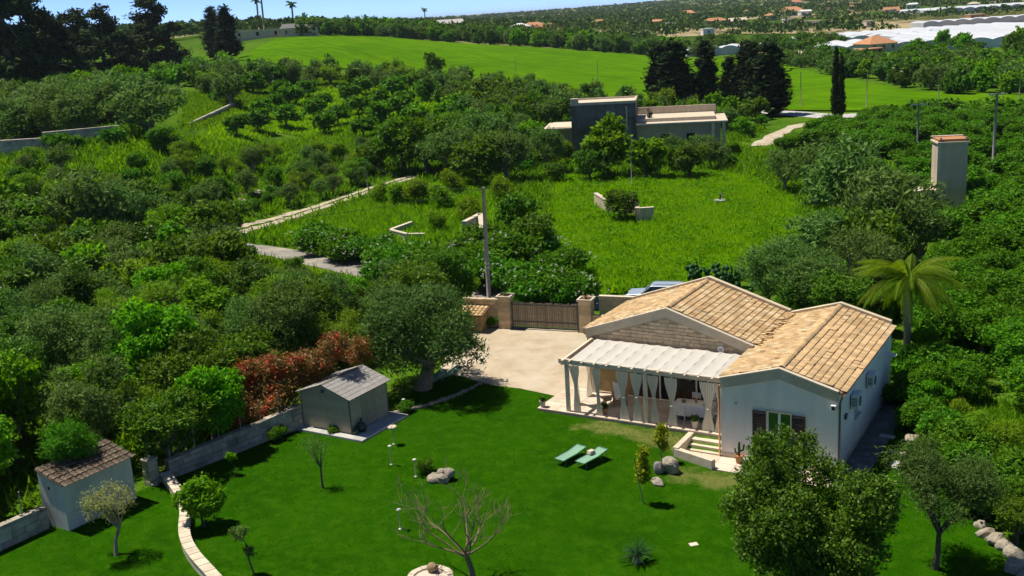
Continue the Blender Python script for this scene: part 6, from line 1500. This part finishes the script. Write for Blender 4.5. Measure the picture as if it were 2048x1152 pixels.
def frond_plant(name, label, cat, p, nf, L_, droop, lf, w, leaf, z0, seed, trunk=None, el=(.15, 1.2), group=None, loops=None, n=18):
    o = thing(name, label, cat, p, 0, group); rr = random.Random(seed); ms = []
    for k in range(4):
        me = frond_mesh(L_ * (1 - .08 * k), droop * (1 + .25 * k), lf, w, n, .45, seed + k); me.materials.append(LF[leaf]); ms.append(me)
    if trunk is not None: obj('trunk', trunk, MT['bark_pale'], o, smooth=True)
    for k in range(nf):
        e = el[0] + (el[1] - el[0]) * (((k * 7) % nf + rr.random()) / nf); f = obj('frond', ms[k % 4], None, o, loc=(0, 0, z0)); f.rotation_euler = (0, -e + .35, k * 2.399 + rr.uniform(-.2, .2))
    return o
frond_plant('cycad', 'dark green cycad palm at the bottom of the lawn', 'cycad', place(1275, 1125), 38, .85, .30, .085, .006, 'cycad', .30, 40, MB().lathe([(.16, -.1), (.19, .1), (.17, .3), (.08, .36)], 10), (-.1, 1.25))
pb = place(1812, 742); frond_plant('palm_tree', 'tall feathery palm with drooping yellow-green fronds right of the villa', 'palm', pb, 36, 3.5, .66, .85, .014, 'palm', 5.2, 50, MB().lathe([(.30, -.2), (.22, .4), (.19, 2.0), (.24, 3.2), (.26, 3.9), (.20, 4.6), (.14, 5.2)], 10), (-.1, 1.25), n=34); _taken.append((pb[0], pb[1], 3.0))
for k, (u, v, h, lab) in enumerate(((519, 62, 13, 'shorter far fan palm by the hilltop villa'), (529, 62, 17, 'taller far fan palm by the hilltop villa'), (588, 62, 11, 'lone far palm right of the hilltop villa'), (851, 54, 12, 'far dark palm left of the red barn'))):
    frond_plant('far_palm', lab, 'palm', place(u, v), 16, 3.0, .45, 1.3, .10, 'carob', h, 60 + k, MB().tube([(0, 0, -.5), (.2, 0, h)], [.45, .35], 7), (-.3, 1.3), 'far palms', n=8)
# prickly pear hedge
def prickly_pear(p, label, seed):
    o = thing('prickly_pear', label, 'cactus', p, 0, 'prickly pears behind the villa'); rr = random.Random(seed)
    def pad(base, d, s, depth):
        q = MB(); n = np.cross(d, np.array([rr.gauss(0, 1), rr.gauss(0, 1), .2])); n /= np.linalg.norm(n); b = np.cross(n, d); c = base + d * s * .5; rim = []
        vv = [tuple(c + n * .05 * s), tuple(c - n * .05 * s)] + [tuple(c + d * s * .52 * math.cos(t * math.pi / 6) + b * s * .34 * math.sin(t * math.pi / 6)) for t in range(12)]
        q.add(vv, [(0, 2 + t, 2 + (t + 1) % 12) for t in range(12)] + [(1, 2 + (t + 1) % 12, 2 + t) for t in range(12)]); obj('pad', q, LF['cycad'], o, smooth=True)
        if depth < 3:
            for _ in range(2 if depth < 2 else 1):
                nd = d + np.array([rr.gauss(0, .55), rr.gauss(0, .55), rr.gauss(.2, .2)]); nd /= np.linalg.norm(nd); pad(base + d * s * .9, nd, s * rr.uniform(.8, .95), depth + 1)
    for k in range(4):
        d = np.array([rr.gauss(0, .35), rr.gauss(0, .35), 1]); d /= np.linalg.norm(d); pad(np.array([rr.uniform(-.7, .7), rr.uniform(-.7, .7), -.05]), d, .62, 0)
for k, (u, v) in enumerate(((1385, 575), (1420, 572), (1452, 576), (1480, 590))):
    prickly_pear(place(u, v), ords[k] + ' prickly pear clump behind the villa ridge, counting from the parked car', 70 + k)
# pot plants
for (o, r_, h, kd) in POTS:
    if kd == 'cactus':
        obj('cactus', MB().lathe([(.05, h * .9), (.065, h + .3), (.05, h + .6), (.01, h + .66)], 8).tube([(.05, 0, h + .2), (.2, 0, h + .25), (.22, 0, h + .5)], .045, 6).tube([(-.05, 0, h + .1), (-.17, 0, h + .15), (-.19, 0, h + .35)], .04, 6), LF['cycad'], o, smooth=True)
    else:
        rng = np.random.default_rng(int(r_ * 1000)); obj('plant', crown_mesh('plant', [(0, 0, h + .1, r_ * 1.1, r_ * 1.1, .16)], 70, 6, .10, .4, .06, rng, .3, .8), LF['carob'], o)
for k, pp_ in enumerate(PIL):
    o = thing('agave', ('small agave in the planter on the left gate pillar', 'reddish succulent in the planter on the gate pillar near the villa')[k], 'plant', (pp_[0], pp_[1], 2.19), 0, 'plants on the gate pillars'); rr = random.Random(k)
    for i in range(16):
        a = i * 2.4; e = rr.uniform(.5, 1.3); L_ = rr.uniform(.25, .42); d = np.array([math.cos(a) * math.cos(e), math.sin(a) * math.cos(e), math.sin(e)]) * L_; sdv = np.array([-math.sin(a), math.cos(a), 0]) * .035
        obj('leaf', MB().add([tuple(-sdv), tuple(sdv), tuple(d * .6 + sdv * .8), tuple(d), tuple(d * .6 - sdv * .8)], [(0, 1, 2, 3, 4)]), LF['shrub' if k == 0 else 'bougain'], o)
# ---- hand-placed groves: species, seen crown middle, height
keep_clear(1812, 742, 3); keep_clear(1316, 612, 4)
for sp, u, v, h, w in [('broad', 300, 690, 7.0, 1.0), ('broad', 20, 800, 6.0, 1.0), ('broad', 410, 800, 4.8, 1.1), ('olive', 110, 690, 6.5, 1.1), ('olive', 205, 690, 6.5, 1.1), ('olive', 180, 800, 5.5, 1.1), ('carob', 330, 850, 4.2, 1.1),
                       ('olive', 160, 400, 8.0, 1.1), ('olive', 235, 410, 7.0, 1.0), ('carob', 420, 450, 6.5, 1.15), ('carob', 340, 520, 6, 1.1), ('carob', 450, 520, 6, 1.1), ('broad', 560, 600, 4.5, 1.1), ('olive', 640, 600, 4.5, 1.1),
                       ('olive', 1700, 350, 9.0, 1.1), ('olive', 1630, 330, 7.0, 1.1), ('olive', 1780, 400, 8.0, 1.1), ('olive', 1650, 470, 6.0, 1.2), ('olive', 1570, 530, 5.5, 1.2), ('olive', 1715, 520, 6.0, 1.2), ('olive', 1640, 560, 5.0, 1.2),
                       ('carob', 1740, 470, 6, 1.1), ('olive', 1840, 450, 5.5, 1.0), ('olive', 1570, 330, 5, 1.1), ('carob', 1690, 590, 4.5, 1.2),
                       ('broad', 1215, 282, 7.5, 1.15), ('broad', 1290, 305, 5.5, 1.2), ('carob', 1380, 312, 4.5, 1.2), ('pine', 1298, 255, 6.5, .6), ('carob', 1180, 320, 4.5, 1.1),
                       ('carob', 850, 270, 8.5, 1.2), ('carob', 800, 280, 7.5, 1.2), ('olive', 900, 290, 7.5, 1.2), ('olive', 970, 260, 7.5, 1.2), ('carob', 950, 310, 6.5, 1.2), ('olive', 1010, 300, 6.5, 1.2), ('broad', 1060, 270, 6, 1.1),
                       ('carob', 1040, 430, 5.0, 1.1), ('carob', 1070, 460, 4.5, 1.1), ('carob', 1240, 400, 3.5, 1.3), ('olive', 455, 170, 7, 1.1), ('carob', 868, 125, 6.5, .9)]:
    o = at(sp, u, v, h, w); _taken.append((o.location.x, o.location.y, h * .42))
p = place(305, 272); tree('olive', (p[0], p[1], p[2] - 1.6), 10.2, 1.3, 'huge grey-green dome-shaped olive above the grass slope', lod=1); _taken.append((p[0], p[1], 5))
# conifers on the left skyline
for k, (u, v, h, w) in enumerate([(25, 200, 24, 1.5), (75, 188, 20, 1.4), (122, 182, 16, 1.5), (165, 172, 16, 1.5), (215, 166, 17, 1.5), (262, 160, 12, 1.5), (312, 152, 20, 1.6), (355, 150, 8, 1.4)]):
    p = place(u, v); tree('pine', p, h, w, ords[k] + ' dark conifer on the left skyline, counting from the left edge', 'dark conifers on the skyline'); _taken.append((p[0], p[1], 4))
for u, v, h, lab in ((433, 118, 16.5, 'left half of the dark twin cypresses on the skyline'), (460, 122, 15.0, 'right half of the dark twin cypresses on the skyline')):
    p = place(u, v); tree('cypress', p, h, 2.3, lab, 'twin cypresses'); _taken.append((p[0], p[1], 3))
for k, (u, v, top, w) in enumerate([(1318, 208, 95, 2.4), (1352, 212, 88, 2.7), (1412, 210, 90, 2.1), (1458, 212, 118, 2.1), (1490, 212, 88, 1.9), (1508, 216, 95, 1.6), (1542, 232, 92, 2.4), (1376, 214, 150, 2.2)]):
    p = place(u, v); D = math.hypot(p[0], p[1]); h = (v - top) / FPX * D * 1.02; tree('cypress' if k not in (0, 1) else 'cypress', p, h, w, ords[k] + ' tall dark cypress of the group behind the derelict house' if k < 7 else 'shortest dark cypress of the group behind the derelict house', 'cypress group'); _taken.append((p[0], p[1], 3))
for u, v, h, lab in ((1671, 238, 11.0, 'left stem of the slim double cypress by the farm road'), (1682, 238, 9.8, 'right stem of the slim double cypress by the farm road')):
    p = place(u, v); tree('cypress', p, h, .62, lab, 'slim double cypress')
# scattered groves
H1 = {'olive': (4.2, 6.2), 'broad': (4.0, 5.8), 'carob': (4.0, 5.8), 'citrus': (3.0, 4.2), 'laurel': (4.0, 5.8), 'almond': (4.0, 5.6), 'shrub': (1.2, 2.4), 'reed': (1.8, 3.0)}
gw = WDIR; off = np.array([-WDIR[1], WDIR[0]]) * 1.9
LM = [tuple(wall_a + off), tuple(wall_c + off), tuple(wall_d + off), tuple(flat(690, 772)[:2]), tuple(flat(760, 735)[:2]), tuple(flat(900, 640)[:2])] + [place(u, v)[:2] for u, v in ((900, 606), (760, 573), (640, 542), (520, 512), (440, 478), (330, 440), (180, 450), (-60, 480))] + [tuple(wall_a + off + np.array([-16, 8]))]
scatter(None, 3.3, {'olive': .28, 'broad': .16, 'carob': .24, 'laurel': .16, 'almond': .16}, H1, 'dense grove left of the garden', world_poly=LM, seed=1, wide=(1.0, 1.2))
scatter([(-60, 335), (150, 335), (260, 335), (420, 330), (560, 320), (700, 310), (745, 368), (600, 412), (480, 448), (330, 438), (-60, 475)], 4.6, {'olive': .38, 'shrub': .20, 'citrus': .18, 'almond': .14, 'reed': .10}, {**H1, 'almond': (2.6, 4), 'reed': (1.6, 2.6), 'olive': (2.6, 4.2), 'carob': (2.6, 3.8), 'citrus': (2.4, 3.4)}, 'scrubby trees below the orchard', seed=2)
scatter([(420, 300), (440, 260), (500, 220), (620, 190), (820, 182), (900, 215), (830, 268), (700, 285), (560, 270), (480, 300)], 9.6, {'citrus': 1}, (3.4, 4.6), 'small orchard on the hillside', gaps=False, seed=3, jitter=.15, wide=(1.1, 1.3), rot=.3)
scatter([(375, 205), (470, 170), (640, 160), (760, 163), (620, 185), (480, 215)], 8.5, {'olive': .5, 'citrus': .5}, (3.6, 5.2), 'trees on the upper slope', seed=41, sink=.1)
scatter([(180, 345), (240, 300), (400, 280), (420, 320)], 8, {'citrus': .8, 'olive': .2}, (3.2, 4.4), 'trees on the grass slope', seed=4)
scatter([(-60, 292), (60, 276), (230, 262), (235, 222), (-60, 235)], 4.3, {'olive': 1}, (7.0, 9.0), 'olive hedge above the estate wall', sink=.26, seed=5, wide=(1.0, 1.15))
scatter([(-60, 225), (200, 205), (380, 180), (480, 158), (480, 140), (380, 150), (200, 176), (-60, 205)], 6.5, {'olive': .55, 'broad': .3, 'citrus': .15}, (4.5, 6.0), 'trees below the conifers', sink=.16, seed=6)
scatter([(370, 160), (560, 146), (700, 150), (880, 163), (1000, 180), (1180, 205), (1330, 224), (1330, 244), (1150, 236), (1000, 212), (850, 192), (650, 174), (480, 170), (400, 200), (380, 180)], 6.2, {'olive': .66, 'laurel': .2, 'almond': .14}, (4.8, 6.2), 'olive rows below the wheat field', sink=.16, seed=7)
scatter([(840, 200), (1000, 216), (1150, 245), (1135, 318), (1110, 352), (1000, 368), (870, 352), (745, 362), (705, 300), (810, 272), (900, 225)], 4.8, {'carob': .28, 'olive': .28, 'broad': .16, 'laurel': .12, 'almond': .1, 'shrub': .06}, {**H1, 'laurel': (4.5, 6.5), 'carob': (4.5, 6.5), 'olive': (4.5, 6.5), 'shrub': (1.5, 2.5)}, 'dense trees left of the derelict house', seed=8)
scatter([(1290, 232), (1400, 232), (1510, 232), (1560, 250), (1520, 285), (1500, 320), (1440, 345), (1340, 352), (1290, 350)], 4.6, {'broad': .3, 'olive': .3, 'carob': .2, 'shrub': .2}, {**H1, 'broad': (3.2, 4.6), 'olive': (3.2, 4.5), 'carob': (3, 4.2)}, 'trees right of the derelict house', seed=9)
scatter([(1110, 352), (1290, 352), (1290, 372), (1110, 375)], 4.2, {'shrub': .6, 'broad': .2, 'carob': .2}, {**H1, 'broad': (2.5, 3.5), 'carob': (2.5, 3.5)}, 'shrubs in front of the derelict house', seed=10)
ORW = [place(u, v)[:2] for u, v in ((1570, 310), (1640, 275), (1740, 245), (2110, 238), (2110, 830), (2030, 850), (1960, 790), (1900, 770), (1860, 660), (1850, 520), (1840, 430), (1800, 340), (1700, 320))]
scatter(None, 3.75, {'citrus': 1}, (2.9, 3.7), 'dense citrus orchard', world_poly=ORW, seed=11, jitter=.18, wide=(1.2, 1.4), rot=.55, maxn=420)
scatter([(1570, 132), (1660, 122), (1800, 119), (2110, 122), (2110, 196), (1900, 190), (1800, 176), (1740, 165), (1640, 146)], 5.4, {'broad': .25, 'laurel': .4, 'olive': .35}, (5, 7), 'trees between the field and the valley', sink=.2, seed=12)
scatter([(600, 74), (760, 74), (900, 85), (1150, 101), (1320, 112), (1440, 114), (1440, 105), (1320, 101), (1150, 90), (900, 76), (760, 66), (620, 66)], 7.0, {'laurel': .4, 'carob': .25, 'olive': .2, 'broad': .15}, (6.5, 10), 'treeline along the top of the wheat field', sink=.2, seed=13)
scatter([(1430, 108), (1560, 112), (1660, 112), (1700, 92), (1640, 88), (1480, 86), (1390, 92)], 13, {'carob': .7, 'olive': .3}, (5, 8), 'pasture trees beyond the cypresses', sink=.15, seed=14)
scatter([(1860, 96), (2100, 108), (2100, 122), (1800, 118)], 9, {'carob': .6, 'broad': .4}, (5, 8), 'trees in front of the greenhouses', seed=15)
for (u, v, h) in ((118, 300, 2.2), (150, 297, 1.6), (225, 286, 2.0)): tree('shrub', place(u, v), h, 1.2, group='bushes under the estate wall')
# hedge of bushes along the lane and behind the gate
for k, (u, v, h) in enumerate([(625, 470, 2.6), (655, 480, 2.8), (690, 492, 2.8), (720, 500, 2.4), (760, 500, 2.6), (800, 515, 3.0), (835, 520, 3.0), (870, 530, 3.2), (905, 540, 3.0), (940, 525, 3.2), (995, 545, 3.0), (1030, 555, 2.8), (1060, 570, 2.6), (1095, 565, 2.8), (1130, 575, 2.6), (1152, 580, 2.2),
                               (1000, 500, 3.2), (960, 480, 3.0), (1080, 490, 2.6), (1130, 520, 2.4), (760, 540, 1.8)]):
    at('shrub', u, v, h, 1.25, group='bushes along the lane', lod=0, mid=.5)
for k, (u, v, h) in enumerate([(640, 300, 3.2), (680, 305, 3.2), (715, 320, 3.0), (800, 385, 3.0), (840, 385, 3.2), (880, 395, 3.0), (900, 365, 3.0), (760, 385, 2.6), (935, 420, 2.8), (1000, 380, 3), (940, 575, 2.0), (915, 590, 2.0), (590, 330, 2.8), (870, 440, 2.4), (1130, 300, 2.6), (1120, 330, 2.4)]):
    at('reed', u, v, h, 1.2, group='feathery bushes', lod=1, mid=.5)
# beds on the right of the lawn
for k, (u, v, h, sp) in enumerate([(1850, 830, 1.6, 'shrub'), (1885, 850, 1.7, 'shrub'), (1925, 880, 1.8, 'shrub'), (1890, 900, 1.6, 'shrub'), (1950, 930, 1.8, 'shrub'), (1985, 960, 2.0, 'shrub'), (2020, 990, 2.2, 'carob'), (2040, 940, 2.2, 'shrub'), (1975, 1000, 1.6, 'shrub'), (2035, 1040, 2.0, 'carob'),
                                 (1920, 830, 1.5, 'reed'), (1960, 850, 1.5, 'reed'), (1870, 790, 2.0, 'broad'), (1835, 800, 1.7, 'shrub'), (1850, 770, 2.4, 'citrus'), (1810, 780, 1.4, 'shrub'), (1890, 730, 2.4, 'shrub'), (1860, 700, 2.6, 'broad'), (1820, 720, 2.0, 'shrub'), (1920, 760, 2.4, 'citrus'), (2010, 880, 1.8, 'reed'),
                                 (1760, 620, 3.0, 'broad'), (1780, 580, 3.5, 'carob'), (1600, 600, 3.0, 'carob'), (1540, 570, 3.0, 'olive'), (1880, 640, 3.2, 'citrus'), (1850, 590, 3.2, 'citrus')]):
    at(sp, u, v, h, 1.2, group='planted bed right of the villa', lod=0, mid=.5)
# bits of planting by the shed and pole
for (u, v, h, sp) in ((815, 826, .7, 'shrub'), (990, 655, .8, 'shrub'), (560, 880, .8, 'shrub'), (668, 868, .5, 'shrub')):
    tree(sp, place(u, v), h, 1.0, group='small plants in the garden', lod=0)

# ---- names for the trees: what each one stands nearest to
MARKS = [('the white hut', HUT0), ('the wooden shed', S0), ('the tall gate pole', pp[:2]), ('the derelict house', A0), ('the concrete tower', t0), ('the twin cypresses', place(445, 118)[:2]), ('the villa', hw(3, 6)), ('the orange roofed farmhouse', place(1750, 106)[:2]),
         ('the old estate wall', ow[1][:2]), ('the bend of the dirt track', p4[:2]), ('the red barn', place(900, 62)[:2]), ('the cypress group', place(1440, 214)[:2]), ('the slim double cypress', place(1676, 238)[:2]), ('the hilltop villa', place(555, 58)[:2]), ('the meadow pump', wh[:2]),
         ('the rubble heap', place(490, 400)[:2]), ('the thin pale wall', ow2[0][:2]), ('the tall orchard pole', p2[:2]), ('the small basin ruin', place(810, 478)[:2]), ('the huge dome-shaped olive', place(305, 270)[:2]), ('the palm', pb[:2]), ('the leftmost conifer', place(25, 200)[:2]),
         ('the well cover', place(1801, 915)[:2]), ('the small greenhouse', place(1460, 109)[:2]), ('the pole by the bright tree', p5[:2])]
MX = np.array([q[1][:2] for q in MARKS], float)
def ordinal(n):
    if n == 0: return ''
    if n < len(ords): return ords[n] + ' '
    k = n + 1; return f"{k}{'th' if 10 < k % 100 < 14 else {1: 'st', 2: 'nd', 3: 'rd'}.get(k % 10, 'th')} "
todo = {}
for (o, sp, xyz, label, group, where) in TREES:
    o['category'] = 'shrub' if sp in ('shrub', 'reed') else 'tree'
    if group: o['group'] = group
    if label: o['label'] = label; continue
    d = np.linalg.norm(MX - xyz[:2], axis=1); k = int(d.argmin()); todo.setdefault((sp, k), []).append((float(d[k]), o))
for (sp, k), lst in todo.items():
    lst.sort(key=lambda t: t[0])
    for i, (d, o) in enumerate(lst): o['label'] = f"{SPEC[sp][3]}, {ordinal(i)}nearest to {MARKS[k][0]}"
    
# ------------------------------------------------------------------ what nobody could count
def blades(name, poly, n, hgt, wid, leaf, seed, per=5, spread=.12, cond=None, lift=0.0):
    """tufts of grass or weeds inside an outline"""
    rr = np.random.default_rng(seed); a = np.array(poly); x0, y0 = a.min(0); x1, y1 = a.max(0); xs, ys = [], []
    got = 0
    while got < n:
        x = rr.uniform(x0, x1, n); y = rr.uniform(y0, y1, n); k = inside(poly, x, y)
        if cond is not None: k &= cond(x, y)
        xs.append(x[k]); ys.append(y[k]); got += int(k.sum())
        if len(xs) > 60: break
    x = np.concatenate(xs)[:n]; y = np.concatenate(ys)[:n]; n = len(x)
    x = np.repeat(x, per) + rr.normal(0, spread, n * per); y = np.repeat(y, per) + rr.normal(0, spread, n * per); z = terrain(x, y) + lift
    a_ = rr.uniform(0, 6.283, n * per); h = rr.uniform(*hgt, n * per); ln = rr.uniform(.25, 1.2, n * per) * h; w = rr.uniform(*wid, n * per)
    B = np.stack([x, y, z - .02], 1); S = np.stack([-np.sin(a_) * w, np.cos(a_) * w, np.zeros_like(w)], 1); Tp = B + np.stack([np.cos(a_) * ln, np.sin(a_) * ln, h], 1)
    V = np.stack([B - S, B + S, Tp], 1).reshape(-1, 3)
    o = obj(name, mesh_np(name, V, np.arange(len(V)).reshape(-1, 3)), LF[leaf]); o['kind'] = 'stuff'; return o
def far_from_lines(x, y):
    k = np.ones(len(x), bool)
    for L_, r_ in _lines:
        for q in L_[::2]: k &= (np.abs(x - q[0]) > r_ * .72) | (np.abs(y - q[1]) > r_ * .72)
    return k
def leaf_carpet(name, poly, n, size, asp, leaf, seed, top, cond=None, patch=.35):
    """low leafy growth: leaves lying over uneven mounds"""
    rr = np.random.default_rng(seed); a = np.array(poly); x0, y0 = a.min(0); x1, y1 = a.max(0); x = rr.uniform(x0, x1, n * 3); y = rr.uniform(y0, y1, n * 3); k = inside(poly, x, y)
    if cond is not None: k &= cond(x, y)
    x, y = x[k][:n], y[k][:n]; n = len(x)
    m = .5 + .22 * np.sin(x * .9 + 1.3 * np.sin(y * .7)) + .18 * np.sin(y * 1.3 + 2 * np.sin(x * .5)) + .15 * np.sin(x * 2.9 + y * 2.3) ; k = m > patch * rr.uniform(.3, 1.2, n); x, y, m = x[k], y[k], m[k]; n = len(x)
    z = terrain(x, y) + np.clip(m, 0, 1.1) * top * rr.uniform(.35, 1.0, n)
    A = unit(n, rr); A[:, 2] = np.abs(A[:, 2]) * .7; V, F = leaf_quads(np.stack([x, y, z], 1), A, size, asp, rr, unit(n, rr) * .7 + np.array([0, 0, 1.0]))
    o = obj(name, mesh_np(name, V, F), LF[leaf]); o['kind'] = 'stuff'; return o
blades('meadow_grass', MEADOW, 13000, (.2, .62), (.03, .07), 'grass', 1, per=5, spread=.25)
leaf_carpet('meadow_weeds', MEADOW, 50000, .26, .4, 'grass', 21, .6)
leaf_carpet('meadow_dark_weeds', MEADOW, 30000, .28, .5, 'weed', 24, .95, patch=.85)
leaf_carpet('verge_weeds', VERGE, 22000, .24, .4, 'weed', 22, .5, cond=far_from_lines)
blades('verge_grass', VERGE, 6000, (.3, .8), (.04, .09), 'grass', 2, per=5, spread=.2, cond=far_from_lines)
HG = [place(u, v)[:2] for u, v in ((365, 262), (375, 190), (470, 165), (640, 158), (760, 160), (640, 182), (500, 215), (420, 250))]
blades('slope_grass', HG, 7000, (.3, .7), (.10, .2), 'weed', 31, per=4, spread=.4)
blades('hillside_grass', ORCH, 6000, (.3, .7), (.08, .18), 'grass', 3, per=4, spread=.3)
WPOLY = [place(u, v)[:2] for u, v in ((-60, 330), (400, 280), (700, 250), (900, 215), (1330, 232), (1560, 262), (1780, 330), (1840, 450), (1850, 640), (1790, 640), (1540, 560), (1180, 600), (960, 600), (700, 545), (520, 500), (330, 560), (-60, 560))]
_mw = lambda x, y: far_from_lines(x, y) & ~inside(MEADOW, x, y) & (np.random.default_rng(3).uniform(size=len(x)) < .9)
leaf_carpet('scrub', WPOLY, 90000, .32, .42, 'weed', 23, .8, cond=_mw, patch=.5)
blades('undergrowth', WPOLY, 14000, (.3, 1.1), (.06, .18), 'weed', 4, per=5, spread=.3, cond=_mw)
BED = [place(u, v)[:2] for u, v in ((1790, 800), (1830, 780), (1900, 770), (2080, 840), (2080, 1095), (1965, 1022), (1845, 895), (1815, 835))]
blades('bed_plants', BED, 2600, (.2, .6), (.03, .07), 'weed', 5, per=6, spread=.12)
GRV = LM
blades('grove_undergrowth', GRV, 5000, (.3, .9), (.05, .12), 'weed', 6, per=5, spread=.25)
def _off_paved(x, y):
    a = (x - HP[0]) * HA[0] + (y - HP[1]) * HA[1]; b = (x - HP[0]) * HB[0] + (y - HP[1]) * HB[1]
    return ~((a > -10.5) & (a < 6.7) & (b > -1.75) & (b < 12)) | ((a < -2.2) & (b < .95))
blades('lawn_grass', LAWN, 70000, (.025, .07), (.012, .03), 'lawn', 7, per=3, spread=.05, cond=_off_paved, lift=.035)
# white blossom on the lane bushes
rr = np.random.default_rng(8); P = []
for (o, sp, xyz, label, group, where) in TREES:
    if group == 'bushes along the lane':
        s = o.scale
        for _ in range(9): d = unit(1, rr)[0]; d[2] = abs(d[2]); d[1] = -abs(d[1]); P.append(xyz + np.array([d[0] * 1.35 * s[0], d[1] * 1.35 * s[1], .8 * s[2] + d[2] * .95 * s[2]]))
P = np.array(P); P = np.repeat(P, 4, 0) + rr.normal(0, .05, (len(P) * 4, 3)); V, F = leaf_quads(P, unit(len(P), rr), .14, .7, rr)
o = obj('white_blossom', mesh_np('white_blossom', V, F), LF['flower']); o['kind'] = 'stuff'
# far woodland on plain and slopes
rr = np.random.default_rng(9); n = 15000
th = rr.uniform(R(-34), R(34), n); D = np.exp(rr.uniform(math.log(440), math.log(3200), n)); x, y = D * np.sin(th), D * np.cos(th)
keep = ~inside(FIELD, x, y)
nz = np.sin(x * .013 + 1.7) * np.cos(y * .017) + np.sin(x * .031 + y * .027) * .6 + rr.normal(0, .5, n); keep &= nz > -.5
keep &= (D > 560) | (th < R(8)) & (D > 470)
for q in [o_ for o_ in bpy.data.objects if o_.parent is None and o_.name.split('.')[0] in ('far_house', 'greenhouse')]:
    r_ = 15 if q.name.startswith('far') else 62
    keep &= np.hypot(x - q.location.x, y - q.location.y - (0 if r_ < 30 else 25)) > r_
    keep &= ~((np.abs(np.arctan2(x, y) - math.atan2(q.location.x, q.location.y)) < (r_ * .55) / math.hypot(q.location.x, q.location.y)) & (D < math.hypot(q.location.x, q.location.y)) & (D > math.hypot(q.location.x, q.location.y) - (22 if r_ < 30 else 70)))
x, y, D = x[keep], y[keep], D[keep]; n = len(x); z = terrain(x, y); hgt = rr.uniform(3.5, 8.0, n); per = 34
d = unit(n * per, rr); d[:, 2] = np.abs(d[:, 2]) * 1.0 - .25
P = np.repeat(np.stack([x, y, z + hgt * .45], 1), per, 0) + d * np.repeat(np.stack([hgt * .62, hgt * .62, hgt * .5], 1), per, 0) * rr.uniform(.6, 1.05, n * per)[:, None]
V, F = leaf_quads(P, d * .6 + unit(len(P), rr), np.repeat(np.maximum(hgt * .28, D * .0011), per), .7, rr)
o = obj('far_woodland', mesh_np('far_woodland', V, F), LF['far']); o['kind'] = 'stuff'

# ------------------------------------------------------------------ summer haze over the whole plain
zlo = float(_co[:, 2].min()) - 1.5; zhi = float(_co[:, 2].max()) + 30.0
hm = bpy.data.materials.new('haze'); hm.use_nodes = True; hm.node_tree.nodes.clear()
_ho = hm.node_tree.nodes.new('ShaderNodeOutputMaterial'); _hv = hm.node_tree.nodes.new('ShaderNodeVolumePrincipled')
_hv.inputs['Color'].default_value = (0.72, 0.84, 1.0, 1); _hv.inputs['Density'].default_value = 0.00006; _hv.inputs['Anisotropy'].default_value = 0.2
hm.node_tree.links.new(_hv.outputs[0], _ho.inputs['Volume'])
hz = obj('haze', MB().box(-23500, 23500, -23500, 23500, zlo, zhi), hm); hz['kind'] = 'stuff'
